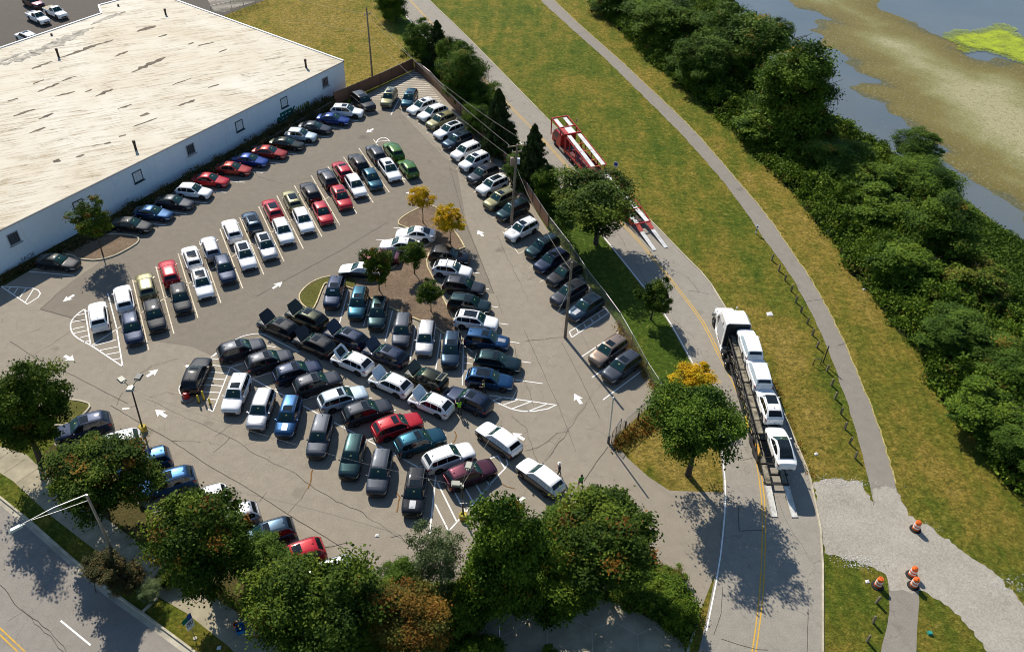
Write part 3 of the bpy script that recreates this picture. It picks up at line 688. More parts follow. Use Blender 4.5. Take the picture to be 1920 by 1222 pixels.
# ------------------------------------------------------------------ seams and cracks
mk = MB()
CR = [([(19, 640), (62, 668), (91, 683), (140, 705), (240, 757)], .07), ([(208, 760), (275, 800), (320, 825), (390, 872), (460, 912), (540, 964), (633, 1021), (718, 1071)], .09),
      ([(275, 748), (338, 777), (431, 820), (480, 852), (545, 882), (590, 916), (630, 940), (670, 955), (740, 1003), (775, 1025)], .05), ([(468, 772), (390, 828), (320, 825 + 1)], .05), ([(431, 820), (400, 848), (375, 857), (340, 885)], .05),
      ([(1053, 642), (1090, 712), (1125, 785)], .07), ([(982, 617), (1010, 680), (1048, 762), (1080, 847)], .07), ([(1140, 837), (1118, 866), (1095, 902)], .1), ([(1100, 755), (1062, 812), (1023, 865)], .06),
      ([(1042, 812), (1080, 805), (1115, 805), (1140, 820)], .05), ([(605, 1026), (660, 1016), (698, 1010), (750, 1003), (770, 1024)], .05), ([(842, 310), (870, 411), (926, 550)], .09), ([(480, 556), (560, 512), (640, 469), (728, 416)], .07),
      ([(575, 916), (565, 935), (540, 962)], .05), ([(500, 922), (486, 940)], .04), ([(75, 580), (100, 586), (160, 603)], .08), ([(75, 580), (132, 529)], .06), ([(131, 622), (105, 640), (60, 668)], .05), ([(18, 636), (40, 627), (75, 617)], .04),
      ([(230, 735), (222, 750), (219, 760)], .04), ([(280, 745), (312, 735), (330, 740)], .04), ([(335, 672), (285, 686), (262, 700)], .04), ([(1060, 632), (1010, 637), (985, 640)], .05), ([(930, 555), (960, 640), (1000, 760)], .04),
      ([(0, 1096), (37, 1141), (92, 1181), (125, 1222)], .06), ([(16, 1163), (42, 1147)], .05), ([(40, 1140), (75, 1175), (120, 1222)], .04), ([(960, 780), (985, 800), (1000, 850), (1010, 870)], .05), ([(985, 845), (1010, 838), (1045, 812)], .05), ([(850, 300), (905, 380), (945, 470), (990, 560)], .05),
      ([(1060, 310), (1110, 372), (1160, 440), (1190, 490), (1215, 540), (1245, 590)], .05), ([(1130, 420), (1170, 415)], .06), ([(1260, 596), (1300, 632), (1330, 690)], .05), ([(1372, 860), (1430, 858)], .06), ([(1361, 935), (1384, 945), (1386, 995), (1430, 994)], .09), ([(1355, 1100), (1352, 1150), (1338, 1190)], .07), ([(1322, 1186), (1400, 1212), (1440, 1218)], .06),
      ([(1456, 930), (1482, 990), (1520, 1050)], .05), ([(1440, 1092), (1480, 1105), (1520, 1140)], .05), ([(1515, 1140), (1513, 1222)], .08), ([(840, 60), (905, 130), (950, 180)], .05), ([(1250, 500), (1290, 520), (1310, 548)], .05), ([(1180, 490), (1240, 520), (1270, 512)], .04), ([(1290, 545), (1330, 552)], .05),
      ([(1570, 648), (1590, 640)], .06), ([(1075, 66), (1098, 60)], .1), ([(1508, 566), (1545, 560)], .07), ([(620, 250), (680, 215), (720, 228)], .04), ([(748, 218), (760, 235)], .08), ([(480, 330), (530, 345), (600, 330)], .04)]
rc = random.Random(11)
for pts, w in CR:
    q = rough(gp(*pts), .6, .11 if w < .065 else .03, False, int(pts[0][0])); i = 0
    while i < len(q) - 1:
        k = rc.randint(2, 6)
        if rc.random() > (.14 if w < .065 else -1): mk.ribbon(q[i:i + k + 1], w * (rc.uniform(.3, .8) if w < .065 else rc.uniform(.4, .6)), .0225)
        i += k
struct('pavement_crack', mk, MAT['crack'])
mk = MB(); mk.ribbon(rough(gp((586, 880), (582, 905), (577, 916)), .4, .1, False), .12, .022); mk.ribbon(rough(gp((742, 922), (750, 932), (744, 960)), .4, .1, False), .1, .022); mk.ribbon(rough(gp((850, 830), (856, 816), (852, 808)), .4, .1, False), .1, .022); mk.ribbon(rough(gp((938, 905), (950, 912), (966, 916)), .4, .08, False), .08, .022)
struct('rust_stain', mk, plain('rust_stain', (.2, .1, .03), .9, 0, .2, .4, 4))
# ------------------------------------------------------------------ warehouse
WA, WB = G(0, 516), G(649, 167)
wu = (WB - WA).normalized(); wn = Vector((wu.y, -wu.x, 0))
def on_wall(px, py, off=0.0):
    d = ray(px, py); t = ((WB + wn * off - CAMP).dot(wn)) / d.dot(wn)
    return CAMP + d * t
tA = on_wall(0, 431); tB = on_wall(644, 115)
def roofz(p): return tB.z + (tA.z - tB.z) * ((WB - Vector((p[0], p[1], 0))).dot(wu)) / ((WB - Vector((tA.x, tA.y, 0))).dot(wu))
def roof_pt(px, py):
    z = 4.6
    for _ in range(6): p = G(px, py, z); z = roofz(p)
    return Vector((p.x, p.y, z))
corner = Vector((tB.x, tB.y, tB.z)); far = WB - wu * 95
RP = [corner, roof_pt(479, 55), roof_pt(327, 0), roof_pt(285, -16), roof_pt(185, 11), roof_pt(190, 26), roof_pt(0, 91)]
e = (RP[6] - RP[5]).normalized(); RP.append(RP[6] + e * 60); q = Vector((far.x, far.y, 0)); RP.append(Vector((q.x, q.y, roofz(q))))
wh = empty('warehouse', (WB.x, WB.y, 0)); INV = Matrix.Translation(-Vector((WB.x, WB.y, 0)))
tag(wh, 'long low white warehouse with a stained flat roof beside the car rows', 'building')
def child(mb, name, mat, par, smooth=None):
    """mesh given in world coordinates becomes a part of a thing whose Empty has no rotation"""
    o = mb.build(name, mat, None, smooth); o.parent = par; o.location = -Vector(par.location); return o
RZ = lambda p, dz=0: (p.x, p.y, roofz(p) + dz)
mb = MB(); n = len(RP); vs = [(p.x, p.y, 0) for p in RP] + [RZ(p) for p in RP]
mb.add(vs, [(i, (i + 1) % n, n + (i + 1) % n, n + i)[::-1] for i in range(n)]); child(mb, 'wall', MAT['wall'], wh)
mb = MB(); tris = tessellate_polygon([[Vector((p.x, p.y, 0)) for p in RP]]); vs = [RZ(p, .01) for p in RP]
mb.add(vs, [t if (Vector(vs[t[1]]) - Vector(vs[t[0]])).cross(Vector(vs[t[2]]) - Vector(vs[t[0]])).z > 0 else t[::-1] for t in [tuple(x) for x in tris]]); child(mb, 'roof', MAT['roof'], wh)
copm = plain('white_metal_coping', (.78, .78, .77), .45, 0, .4); dkm = plain('dark_drip_edge', (.06, .055, .05), .6)
for i in range(0, n - 1):
    a, b = Vector(RZ(RP[i], .06)), Vector(RZ(RP[i + 1], .06)); mb = MB(); mb.bar(a, b, .24, .16); child(mb, 'coping', copm, wh)
    off = (b - a).normalized().cross(Vector((0, 0, 1))) * -.0
mb = MB(); mb.bar(Vector(RZ(RP[0], -.07)) + wn * .05, Vector(RZ(RP[-1], -.07)) + wn * .05, .09, .07); child(mb, 'drip_edge', dkm, wh)
# sheet membrane trim strip along the front edge
vent = plain('rusty_vent_pipe', (.045, .028, .02), .7, .3)
for (bx, by), (tx, ty) in (((110, 107), (106, 88)), ((311, 28), (308, 17)), ((255, 281), (250, 264)), ((574, 127), (571, 110)), ((97, 67), (96, 64)), ((222, 12), (221, 9))):
    b = roof_pt(bx, by); h = max(.3, min(1.3, (height_at(b, ty) - b.z))); mb = MB(); mb.lathe([(.16, 0), (.16, h * .75), (.2, h * .76), (.2, h), (.12, h + .03)], 10, (b.x, b.y, b.z)); child(mb, 'vent_pipe', vent, wh, 40)
frm = plain('grey_window_frame', (.35, .38, .4), .6); dkp = plain('dark_window_pane', (.012, .014, .02), .15); brd = plain('white_boarded_window', (.66, .7, .72), .7, 0, .3, .1, 2); ofr = plain('dark_window_joint', (.02, .05, .06), .7)
for (cx, cy), dark in (((609.5, 154), 1), ((532.5, 192), 0), ((448.5, 235.5), 0), ((357, 280), 1), ((258, 330.5), 0), ((147.5, 386), 0), ((25.5, 446.5), 1)):
    c = on_wall(cx, cy); w, h = 1.25, 1.35
    def wp_(s, z, o): q = c + wu * s + wn * o; return (q.x, q.y, q.z + z)
    R = Matrix((wu, wn, Vector((0, 0, 1)))).transposed()
    mb = MB()
    for s, z, dw, dh in ((0, h / 2, w + .12, .1), (0, -h / 2, w + .12, .1), (-w / 2, 0, .1, h - .1), (w / 2, 0, .1, h - .1)): mb.box(wp_(s, z, .03), (dw, .07, dh), R=R)
    fo = child(mb, 'window', frm if dark else ofr, wh)
    mb = MB(); mb.box(wp_(0, 0, .008), (w - .1, .03, h - .1), R=R, m=0)
    if dark:
        for k in range(1, 4): mb.box(wp_(-w / 2 + w * k / 4, 0, .03), (.022, .025, h - .1), R=R, m=1)
        for k in range(1, 5): mb.box(wp_(0, -h / 2 + h * k / 5, .032), (w - .1, .025, .022), R=R, m=1)
        p_ = mb.build('pane', [dkp, frm])
    else:
        for k in range(1, 3): mb.box(wp_(-w / 2 + w * k / 3, 0, .028), (.02, .02, h - .3), R=R, m=1)
        p_ = mb.build('board', [brd, frm])
    p_.parent = fo; p_.location = (0, 0, 0)
    mb = MB(); mb.box(wp_(.03, -h / 2 - .11, .09), (w + .3, .2, .09), R=R); s_ = mb.build('sill', frm if dark else ofr); s_.parent = fo
# brown ponding stains lying along the roof seams
st_m = plain('roof_stain', (.13, .10, .07), .85, 0, .2, .5, 1.5); st_g = plain('roof_dirt', (.36, .33, .27), .85, 0, .2, .45, 1.2)
rs = random.Random(9)
def stain(pts, w, m):
    P = [roof_pt(x / 3.994, y / 3.994) for x, y in pts]; q = rough(P, .5, w * .3, False, int(pts[0][0])); n = len(q); L_, R_ = [], []
    for i, p in enumerate(q):
        d = (q[min(i + 1, n - 1)] - q[max(i - 1, 0)]).normalized(); s_ = Vector((-d.y, d.x)); ww = w * (math.sin(PI * (i + .4) / n) ** .6) * rs.uniform(.35, 1.0); L_.append(p + s_ * ww); R_.append(p - s_ * ww * rs.uniform(.4, 1))
    vs = [(p.x, p.y, roofz(p) + .016 + .0004 * len(wh.children)) for p in L_ + R_]; mb = MB(); mb.add(vs, [(i + n, i + n + 1, i + 1, i) for i in range(n - 1)]); child(mb, 'roof_stain', m, wh)
for pts, w in (([(985, 545), (1060, 510), (1240, 430)], .8), ([(440, 436), (600, 385), (720, 340), (850, 300)], .7), ([(285, 690), (440, 625)], .45), ([(715, 725), (845, 668)], .5), ([(100, 872), (265, 820)], .45), ([(220, 1000), (340, 955)], .35), ([(1050, 872), (1115, 850)], .6), ([(1340, 795), (1460, 748)], .45), ([(780, 1080), (830, 1068)], .4), ([(570, 1180), (630, 1158)], .45), ([(1030, 240), (1170, 195)], .7), ([(240, 520), (390, 462)], .5), ([(290, 895), (400, 850)], .4), ([(860, 425), (960, 385)], .4), ([(1185, 280), (1250, 260)], .35), ([(1410, 335), (1450, 322)], .35), ([(1480, 350), (1600, 318)], .4), ([(460, 610), (570, 572)], .25), ([(880, 820), (985, 783)], .25), ([(890, 1025), (945, 1012)], .4), ([(640, 690), (690, 670)], .3), ([(60, 760), (135, 738)], .3), ([(410, 725), (560, 688)], .22), ([(1000, 950), (1180, 885)], .25), ([(1560, 660), (1640, 635)], .3), ([(400, 1215), (450, 1200)], .6), ([(250, 630), (330, 600)], .3), ([(1290, 640), (1440, 585)], .2), ([(1640, 395), (1700, 370)], .2)): stain(pts, w, st_m)
for pts, w in (([(-40, 500), (200, 430), (400, 340), (560, 270), (700, 205)], 1.5), ([(680, 190), (800, 140), (940, 90)], .8), ([(0, 470), (160, 400)], .8)): stain(pts, w, st_g)
# graffiti
def text_mesh(body, size, bold, extr=.004):
    cu = bpy.data.curves.new('lettering', 'FONT'); cu.body = body; cu.size = size; cu.offset = bold; cu.extrude = extr; cu.align_x = 'CENTER'; cu.align_y = 'CENTER'; cu.resolution_u = 3
    o = bpy.data.objects.new('lettering', cu); COL.objects.link(o); dg = bpy.context.evaluated_depsgraph_get(); m = bpy.data.meshes.new_from_object(o.evaluated_get(dg)); bpy.data.objects.remove(o); return m
def wall_text(name, body, px, width, hgt, bold, mat, off, par, sx=1.0):
    m = text_mesh(body, 1.0, bold); xs_ = [v.co.x for v in m.vertices]; ys_2 = [v.co.y for v in m.vertices]
    kx = width / (max(xs_) - min(xs_)); ky = hgt / (max(ys_2) - min(ys_2)); x0 = (max(xs_) + min(xs_)) / 2; y0 = (max(ys_2) + min(ys_2)) / 2
    c = on_wall(*px) + wn * off
    for v in m.vertices:
        q = c + wu * ((v.co.x - x0) * kx) + Vector((0, 0, (v.co.y - y0) * ky)) + wn * v.co.z; v.co = q - Vector(par.location)
    m.materials.clear(); m.materials.append(mat); o = bpy.data.objects.new(name, m); COL.objects.link(o); o.parent = par; return o
gA = on_wall(519, 226); gB = on_wall(556, 209); gw = (gB - gA).length
o = wall_text('graffiti', 'eEEEK', (537.5, 216), gw, 1.5, .06, plain('dark_green_spray', (.0, .03, .025), .8), .012, wh)
f_ = wall_text('graffiti_fill', 'eEEEK', (537.5, 216), gw * .96, 1.35, .012, plain('teal_green_spray', (.0, .16, .11), .8), .02, wh); f_.parent = o
gA = on_wall(557, 207); gB = on_wall(581, 196); gw = (gB - gA).length
o = wall_text('graffiti', 'WWMB', (568.5, 203.5), gw, 1.5, .05, plain('dark_olive_spray', (.03, .035, .005), .8), .012, wh)
f_ = wall_text('graffiti_fill', 'WWMB', (568.5, 203.5), gw * .96, 1.4, .0, plain('lime_spray', (.22, .25, .01), .8), .02, wh); f_.parent = o
wall_text('graffiti', '3AOE', (52, 481.5), 1.7, .55, -.01, plain('black_spray_tag', (.02, .03, .04), .8), .012, wh)

# ------------------------------------------------------------------ fences
def fence(label, px, hgt, kind, spacing=2.9, cat='fence', slats=True):
    P = gp(*px) if not hasattr(px[0], 'x') else px
    root = empty('slat_fence' if kind == 'slat' else 'chain_link_fence', P[0]); tag(root, label, cat)
    pm = plain('fence_post_dark', (.035, .025, .022), .6, .3) if kind == 'slat' else MAT['galv']
    k = 0
    for i in range(len(P) - 1):
        a, b = P[i], P[i + 1]; L = (b - a).length; n_ = max(1, round(L / spacing)); d = (b - a) / n_; ang = math.atan2(d.y, d.x)
        for j in range(n_):
            s = a + d * j; mid = s + d / 2; lean = rnd.uniform(-.02, .02)
            mb = MB(); w_ = d.length - .06
            if kind == 'slat': mb.box((0, 0, hgt / 2 + .03), (w_, .035, hgt - .06))
            else: mb.add([(-w_ / 2, 0, .03), (w_ / 2, 0, .03), (w_ / 2, 0, hgt), (-w_ / 2, 0, hgt)], [(0, 1, 2, 3)])
            o = mb.build('slat_panel' if kind == 'slat' else 'wire_mesh', MAT['slat'] if kind == 'slat' else MAT['chain'], root); o.location = mid - P[0]; o.rotation_euler = (lean, 0, ang)
            mb = MB(); mb.lathe([(.035, 0), (.035, hgt + .04), (.045, hgt + .05), (.02, hgt + .09)], 8); q = mb.build('post', pm, root, 40); q.location = s - P[0]
    mb = MB(); mb.lathe([(.035, 0), (.035, hgt + .04), (.045, hgt + .05), (.02, hgt + .09)], 8); q = mb.build('post', pm, root, 40); q.location = P[-1] - P[0]
    for i in range(len(P) - 1):
        mb = MB(); mb.tube([P[i] - P[0] + Vector((0, 0, hgt)), P[i + 1] - P[0] + Vector((0, 0, hgt))], .028 if kind == 'slat' else .024, 6); mb.build('top_rail', MAT['galv'], root, 60)
    return root
fence('brown slatted fence between the corner stripes and the golden lawn', [(628, 196), (654, 186), (714, 160), (776, 131)], 1.95, 'slat', 2.7)
fence('brown slatted fence with a pale top rail behind the parked row', [(778, 132), (808, 156), (840, 192), (888, 242), (941, 299), (984, 362), (1027, 428)], 1.85, 'slat', 2.7)
fence('see-through chain-link fence between the bay row and the shaded grass', [(1029, 430), (1068, 481), (1100, 531), (1133, 573), (1160, 611), (1183, 652), (1210, 703), (1239, 748)], 1.8, 'chain', 2.9)
fence('short chain-link fence run by the lot entrance, crossing the dry grass corner', [(1241, 749), (1196, 787), (1153, 824)], 1.75, 'chain', 3.0)
fence('low wire fence on posts in the weeds under the warehouse wall', [(222, 434), (300, 390), (410, 323), (520, 262), (628, 198)], .9, 'chain', 4.5)
fence('dark-posted chain-link fence at the far edge of the golden lawn', [(398, 34), (436, 25), (458, 17), (500, 0)], 2.2, 'chain', 3.4)
g0 = G(1146, 832); root = empty('gate_leaf', g0); tag(root, 'narrow grey gate leaf standing open beside the tall white post', 'gate')
dv = G(1162, 808) - g0; mb = MB(); mb.tube([(0, 0, .1), (0, 0, 1.7), (dv.x, dv.y, 1.7), (dv.x, dv.y, .1), (0, 0, .1)], .035, 6); mb.build('gate_frame', plain('dark_gate_steel', (.1, .1, .1), .5, .5), root, 60)
mb = MB(); mb.add([(0, 0, .1), (dv.x, dv.y, .1), (dv.x, dv.y, 1.7), (0, 0, 1.7)], [(0, 1, 2, 3)]); mb.build('wire_mesh', MAT['chain'], root)
b = G(1140.5, 830); h = height_at(b, 744.5); root = empty('tall_post', b); tag(root, 'tall thin white metal post at the lot entrance', 'post')
t_ = G(1150, 744.5, h) - b; mb = MB(); mb.tube([(0, 0, 0), (t_.x, t_.y, h)], .07, 8); mb.build('shaft', plain('white_post_paint', (.72, .7, .6), .5), root, 60); mb = MB(); mb.lathe([(.13, 0), (.13, .9), (.09, .95)], 10); mb.build('sleeve', plain('dark_post_sleeve', (.1, .1, .1), .6), root, 40)
for (x, y), l in (((1196, 786.5), 'black bollard nearer the fence corner, behind the chain-link entrance run'), ((1172, 802.5), 'black bollard nearer the tall white post, behind the chain-link entrance run')):
    mb = MB(); mb.lathe([(.09, 0), (.09, .85), (.07, .92), (.0, .94)], 10); o = mb.build('bollard', plain('bollard_black', (.03, .03, .03), .6), None, 40); o.location = G(x, y); tag(o, l, 'bollard', 'black bollards at the entrance fence')

# ------------------------------------------------------------------ poles, lamps, wires
def pole(base, top, label, r0=.17, r1=.11):
    b = G(*base); h = height_at(b, top[1]); t = G(top[0], top[1], h); root = empty('utility_pole', b); tag(root, label, 'utility pole')
    mb = MB(); mb.tube([(0, 0, 0), ((t - b) * .5), tuple(t - b)], [r0, (r0 + r1) / 2, r1], 10); mb.build('shaft', MAT['pole'], root, 50)
    return root, b, t
def crossarm(root, b, t, px0, px1, dz=-.25, n=3):
    a, c = G(px0[0], px0[1], t.z + dz) - b, G(px1[0], px1[1], t.z + dz) - b
    mb = MB(); mb.bar(a, c, .12, .14); o = mb.build('crossarm', MAT['post'], root); pts = []
    for k in range(n):
        q = a.lerp(c, .05 + .9 * k / (n - 1)); mb = MB(); mb.lathe([(.03, 0), (.06, .07), (.03, .12), (.07, .18), (.02, .24)], 8, tuple(q + Vector((0, 0, .07)))); mb.build('insulator', plain('insulator_grey', (.4, .4, .42), .3), root, 50); pts.append(b + q + Vector((0, 0, .3)))
    return pts
rB, bB, tB_ = pole((1059.5, 632.7), (1072.3, 491), 'weathered wooden pole without arms beside the hatched bay')
rC, bC, tC = pole((958.5, 422.5), (970, 271), 'wooden utility pole with crossarm and transformer can in the fence row', .18, .12)
pC = crossarm(rC, bC, tC, (952, 276), (988, 271), -.3); crossarm(rC, bC, tC, (960, 286), (978, 284), -1.2, 2)
q = G(960.5, 303, tC.z - 2.6) - bC; mb = MB(); mb.lathe([(.22, -.5), (.27, -.45), (.27, .4), (.2, .5), (.05, .55)], 12, tuple(q)); mb.build('transformer', plain('rusty_transformer', (.3, .21, .16), .6, .2), rC, 40)
mb = MB(); mb.box(tuple(G(972, 302, tC.z - 2.4) - bC), (.35, .3, .7)); mb.build('cutout_box', plain('pale_box', (.5, .55, .6), .5), rC)
rD, bD, tD = pole((698.2, 144), (687, 14), 'wooden utility pole standing in the golden lawn behind the fence', .16, .1)
pD = crossarm(rD, bD, tD, (683, 29), (695, 25), -1.2)
wm = plain('bright_wire', (.5, .47, .4), .5, .3)
def wire(a, b, sag, label, r=.011):
    pts = [a.lerp(b, k / 14) - Vector((0, 0, sag * 4 * (k / 14) * (1 - k / 14))) for k in range(15)]
    mb = MB(); mb.tube([p - a for p in pts], r, 4); o = mb.build('overhead_wire', wm, None, 60); o.location = a; tag(o, label, 'wire', 'overhead wires')
wire(pD[2], pC[0], 1.0, 'upper overhead wire from the lawn pole to the near end of the transformer pole crossarm')
wire(pD[0], pC[2], 1.2, 'second overhead wire from the lawn pole to the far end of the transformer pole crossarm')
wire(tD - Vector((0, 0, 4.2)), tC - Vector((0, 0, 2.2)), .8, 'lower overhead wire from the middle of the lawn pole to below the transformer')
wire(tC - Vector((0, 0, 3.0)), tB_ - Vector((0, 0, 1.0)), .9, 'overhead wire from the transformer pole to the armless pole')
wire(pD[0], G(480, -26, 10.3), .5, 'upper overhead wire running from the lawn pole over the golden lawn')
wire(tD - Vector((0, 0, 3.9)), G(560, 35, 6.8), .2, 'lower overhead wire running from the lawn pole over the golden lawn')
def lot_lamp(base, top, heads, label, bracket):
    b = G(*base); h = height_at(b, top[1]); t = G(top[0], top[1], h); root = empty('lot_lamp', b); tag(root, label, 'lamp post', 'lamp posts of the car lot')
    mb = MB(); mb.lathe([(.34, 0), (.34, .5), (.3, .56), (.1, .57)], 16); mb.build('base', plain('faded_yellow_base', (.42, .32, .05), .8, 0, .3, .4, 4), root, 40)
    mb = MB(); mb.tube([(0, 0, .5), tuple(t - b)], [.085, .065], 8); mb.build('pole', MAT['darkmetal'], root, 60)
    mb = MB(); mb.box((t.x - b.x, t.y - b.y, t.z - b.z), (.3, .3, .16)); mb.build('pole_cap', MAT['lampgrey'], root)
    for hx, hy, mk_ in heads:
        z = h + .35; q = G(hx, hy, z) - b; d = Vector((q.x - t.x + b.x, q.y - t.y + b.y, 0)); an = math.atan2(d.y, d.x); d.normalize()
        mb = MB(); mb.tube([tuple(t - b), tuple((t - b) + d * .35 + Vector((0, 0, .22))), tuple(q - d * .3)], .03, 6); mb.build('arm', MAT['darkmetal'], root, 60)
        mb = MB(); mb.box((0, 0, 0), (.75, .58, .17), taper=.8); mb.box((-.4, 0, -.02), (.16, .2, .1)); o = mb.build('lamp_head', mk_, root); o.location = q; o.rotation_euler = (0, -.12, an)
        l = MB(); l.box((.02, 0, -.1), (.55, .42, .04)); lo = l.build('lens', MAT['lens'], o)
    if bracket:
        z = h * .62; q = (t - b) * .62; e_ = G(bracket[0], bracket[1], z) - b; mb = MB(); mb.tube([tuple(q), tuple(e_)], .02, 5); s = Vector((.5, .05, 0)); mb.bar(e_ - s * .6, e_ + s * .6, .05, .05); mb.build('bracket', MAT['galv'], root)
    return root, b, t
l1 = lot_lamp((269, 806), (247, 731), [(228, 711, MAT['lampgrey']), (260, 706, plain('dark_lamp_housing', (.06, .07, .07), .5)), (244, 728, MAT['lampgrey'])], 'three-headed lamp post on a yellow base near the three lane arrows', (236, 766))
l2 = lot_lamp((868.5, 971), (866, 911), [(879, 872, MAT['lampgrey']), (855, 906, MAT['lampgrey'])], 'two-headed lamp post on a yellow base by the maroon car', (869, 943))
wire(tB_ - Vector((0, 0, 3.3)), l2[2], .7, 'overhead wire from the armless pole to the two-headed lamp')
wire(l2[2], l1[2], .9, 'overhead wire between the two lamp posts of the lot')
# street light over the road corner
b = G(234, 1081); h = height_at(b, 927); t = G(162, 927, h); root = empty('street_light', b); tag(root, 'tall galvanised street light reaching over the street', 'street light')
mb = MB(); mb.tube([(0, 0, 0), tuple(t - b)], [.13, .09], 10); mb.build('pole', MAT['galv'], root, 60)
en = G(40, 983, h + .25) - b; tt = t - b
mb = MB(); mb.tube([tuple(tt), tuple(tt.lerp(en, .5) + Vector((0, 0, .18))), tuple(en)], [.045, .04, .035], 6); mb.build('upper_arm', MAT['galv'], root, 60)
tl_ = tt - Vector((0, 0, .6)); mb = MB(); mb.tube([tuple(tl_), tuple(tl_.lerp(en, .45)), tuple(en.lerp(tt, .12))], .026, 6); mb.build('brace_arm', MAT['galv'], root, 60)
mb = MB(); mb.lathe([(.06, 0), (.16, .02), (.13, .16), (.0, .2)], 10, (0, 0, 0)); mb.build('base_flange', MAT['galv'], root, 40)
hd = G(29, 990, h + .2) - b; an = math.atan2(en.y - tt.y, en.x - tt.x); mb = MB(); mb.box((0, 0, 0), (.85, .32, .15), taper=.7); mb.box((-.5, 0, 0), (.25, .12, .1)); o = mb.build('lamp_head', plain('pale_cobra_head', (.5, .56, .56), .35, .4), root); o.location = hd; o.rotation_euler = (0, 0, an); bp = MB(); bp.lathe([(.1, -.14), (.14, -.08)], 10); bp.build('lens', MAT['lens'], o)

# ------------------------------------------------------------------ posts along the trail
gb = Z(1440, 440, 4.364, [(28, 210), (85, 293), (138, 375), (188, 462), (225, 552), (268, 635), (320, 725), (362, 822), (398, 920), (480, 1115)]) + Z(1440, 612, 3.994, [(475, 440), (500, 540), (545, 655), (575, 765), (610, 875), (650, 985)]) + Z(1440, 916, 3.994, [(810, 850), (785, 1000), (740, 1140)])
mb = MB(); mb.box((0, 0, .4), (.17, .17, .8)); mb.box((0, 0, .84), (.17, .17, .08), taper=.55); gpst = None
for i, p in enumerate(gb):
    if gpst is None: o = mb.build('guard_post', MAT['post']); gpst = o
    else: o = gpst.copy(); COL.objects.link(o)
    o.location = G(*p); o.rotation_euler = (rnd.uniform(-.05, .05), rnd.uniform(-.05, .05), rnd.uniform(0, .6))
    o['k'] = 0; del o['k']
    n_ = i + 1
    where = ('%s wooden guard post along the trail, counted from the far end' % ['first', 'second', 'third', 'fourth', 'fifth', 'sixth', 'seventh', 'eighth', 'ninth', 'tenth', 'eleventh', 'twelfth', 'thirteenth', 'fourteenth', 'fifteenth', 'sixteenth'][i]) if i < 16 else ['wooden guard post in the grass nearest the lone drum', 'middle wooden guard post in the grass patch below the gravel', 'last wooden guard post in the grass patch below the gravel'][i - 16]
    tag(o, where, 'post', 'wooden guard posts along the trail')
def hd_(v): return math.atan2(v.y, v.x)
def signpost(base, h, label, panels, postmat=MAT['galv'], rz=0.0, r=.03):
    b = G(*base); root = empty('sign_post', b, rz); tag(root, label, 'sign')
    mb = MB(); mb.tube([(0, 0, 0), (0, 0, h)], r, 6); mb.build('post', postmat, root, 60)
    for w, hh_, z, x, m in panels: mb = MB(); mb.box((x, -.045, z), (w, .02, hh_)); mb.build('sign_panel', m, root)
    return root
bl = plain('sign_blue', (.02, .07, .28), .4); gn = plain('sign_green', (.0, .17, .1), .4); wt = plain('sign_white', (.75, .75, .78), .4)
# no-parking sign by the sidewalk
s = signpost((366, 1196), 2.9, 'no-parking sign with blue and green plate by the sidewalk', [(.62, .72, 2.0, 0, wt), (.62, .14, 1.5, 0, wt), (.34, .62, 2.72, .16, bl), (.46, .5, 2.66, -.26, gn)], rz=hd_(G(376, 1186) - G(366, 1196)))
mb = MB(); n = 28
for k in range(n):
    a, c = 2 * PI * k / n, 2 * PI * (k + 1) / n
    mb.add([(math.cos(x) * r_, -.062, 2.02 + math.sin(x) * r_) for x, r_ in ((a, .22), (c, .22), (c, .27), (a, .27))], [(0, 1, 2, 3)])
mb.bar((-.17, -.064, 2.19), (.17, -.064, 1.85), .004, .05); mb.build('prohibition_ring', plain('sign_ring', (.03, .012, .03), .5), s)
m = text_mesh('P', .42, .012, .002); m.materials.append(MAT['black']); o = bpy.data.objects.new('lettering', m); COL.objects.link(o); o.parent = s; o.location = (0, -.06, 2.02); o.rotation_euler = (PI / 2, 0, 0)
mb = MB(); mb.lathe([(.16, 0), (.15, .06), (.0, .07)], 10); mb.build('footing', MAT['conc'], s)
signpost((1152, 333), 2.4, 'small blue and white road sign beside the red carrier', [(.6, .75, 2.0, 0, wt), (.44, .44, 2.05, .0, bl)], rz=math.radians(-20)).children[2].location = (0, -.02, 0)
signpost((1079, 246), 2.0, 'small sun-bleached sign in the grass beside the red carrier front', [(.6, .6, 1.7, 0, plain('faded_sign', (.5, .4, .2), .6))], rz=math.radians(60))
signpost((1543, 680), 2.3, 'thin black sign post beside the trail guard posts', [(.06, .5, 2.0, 0, MAT['black'])], plain('black_sign_post', (.015, .015, .014), .6), rz=math.radians(75), r=.06)
signpost((935, 1202), 2.4, 'narrow white sign seen edge on beside the plaza', [(.12, 1.6, 1.5, 0, wt)], rz=math.radians(80), r=.05)
b = G(1417, 438); root = empty('trail_marker', b); tag(root, 'short white banded trail marker post in the grass by the trail', 'marker post'); mb = MB(); mb.lathe([(.08, 0), (.08, 1.25), (.03, 1.3)], 8); mb.build('shaft', wt, root, 40)
for z in (.5, .95): mb = MB(); mb.lathe([(.085, z), (.085, z + .16)], 8); mb.build('band', MAT['darkmetal'], root, 40)
mb = MB(); mb.box((0, 0, 1.1), (.5, .06, .12)); mb.build('arrow_plate', wt, root)
root = empty('metal_hoop', G(1524, 684)); tag(root, 'low dark metal hoop in the grass beside the trail', 'hoop'); mb = MB(); e_ = G(1538, 682) - G(1524, 684); mb.tube([(0, 0, 0), (0, 0, .8), (e_.x, e_.y, .8), (e_.x, e_.y, 0)], .05, 6); mb.build('hoop_rail', plain('brown_hoop', (.08, .06, .04), .7), root, 60)

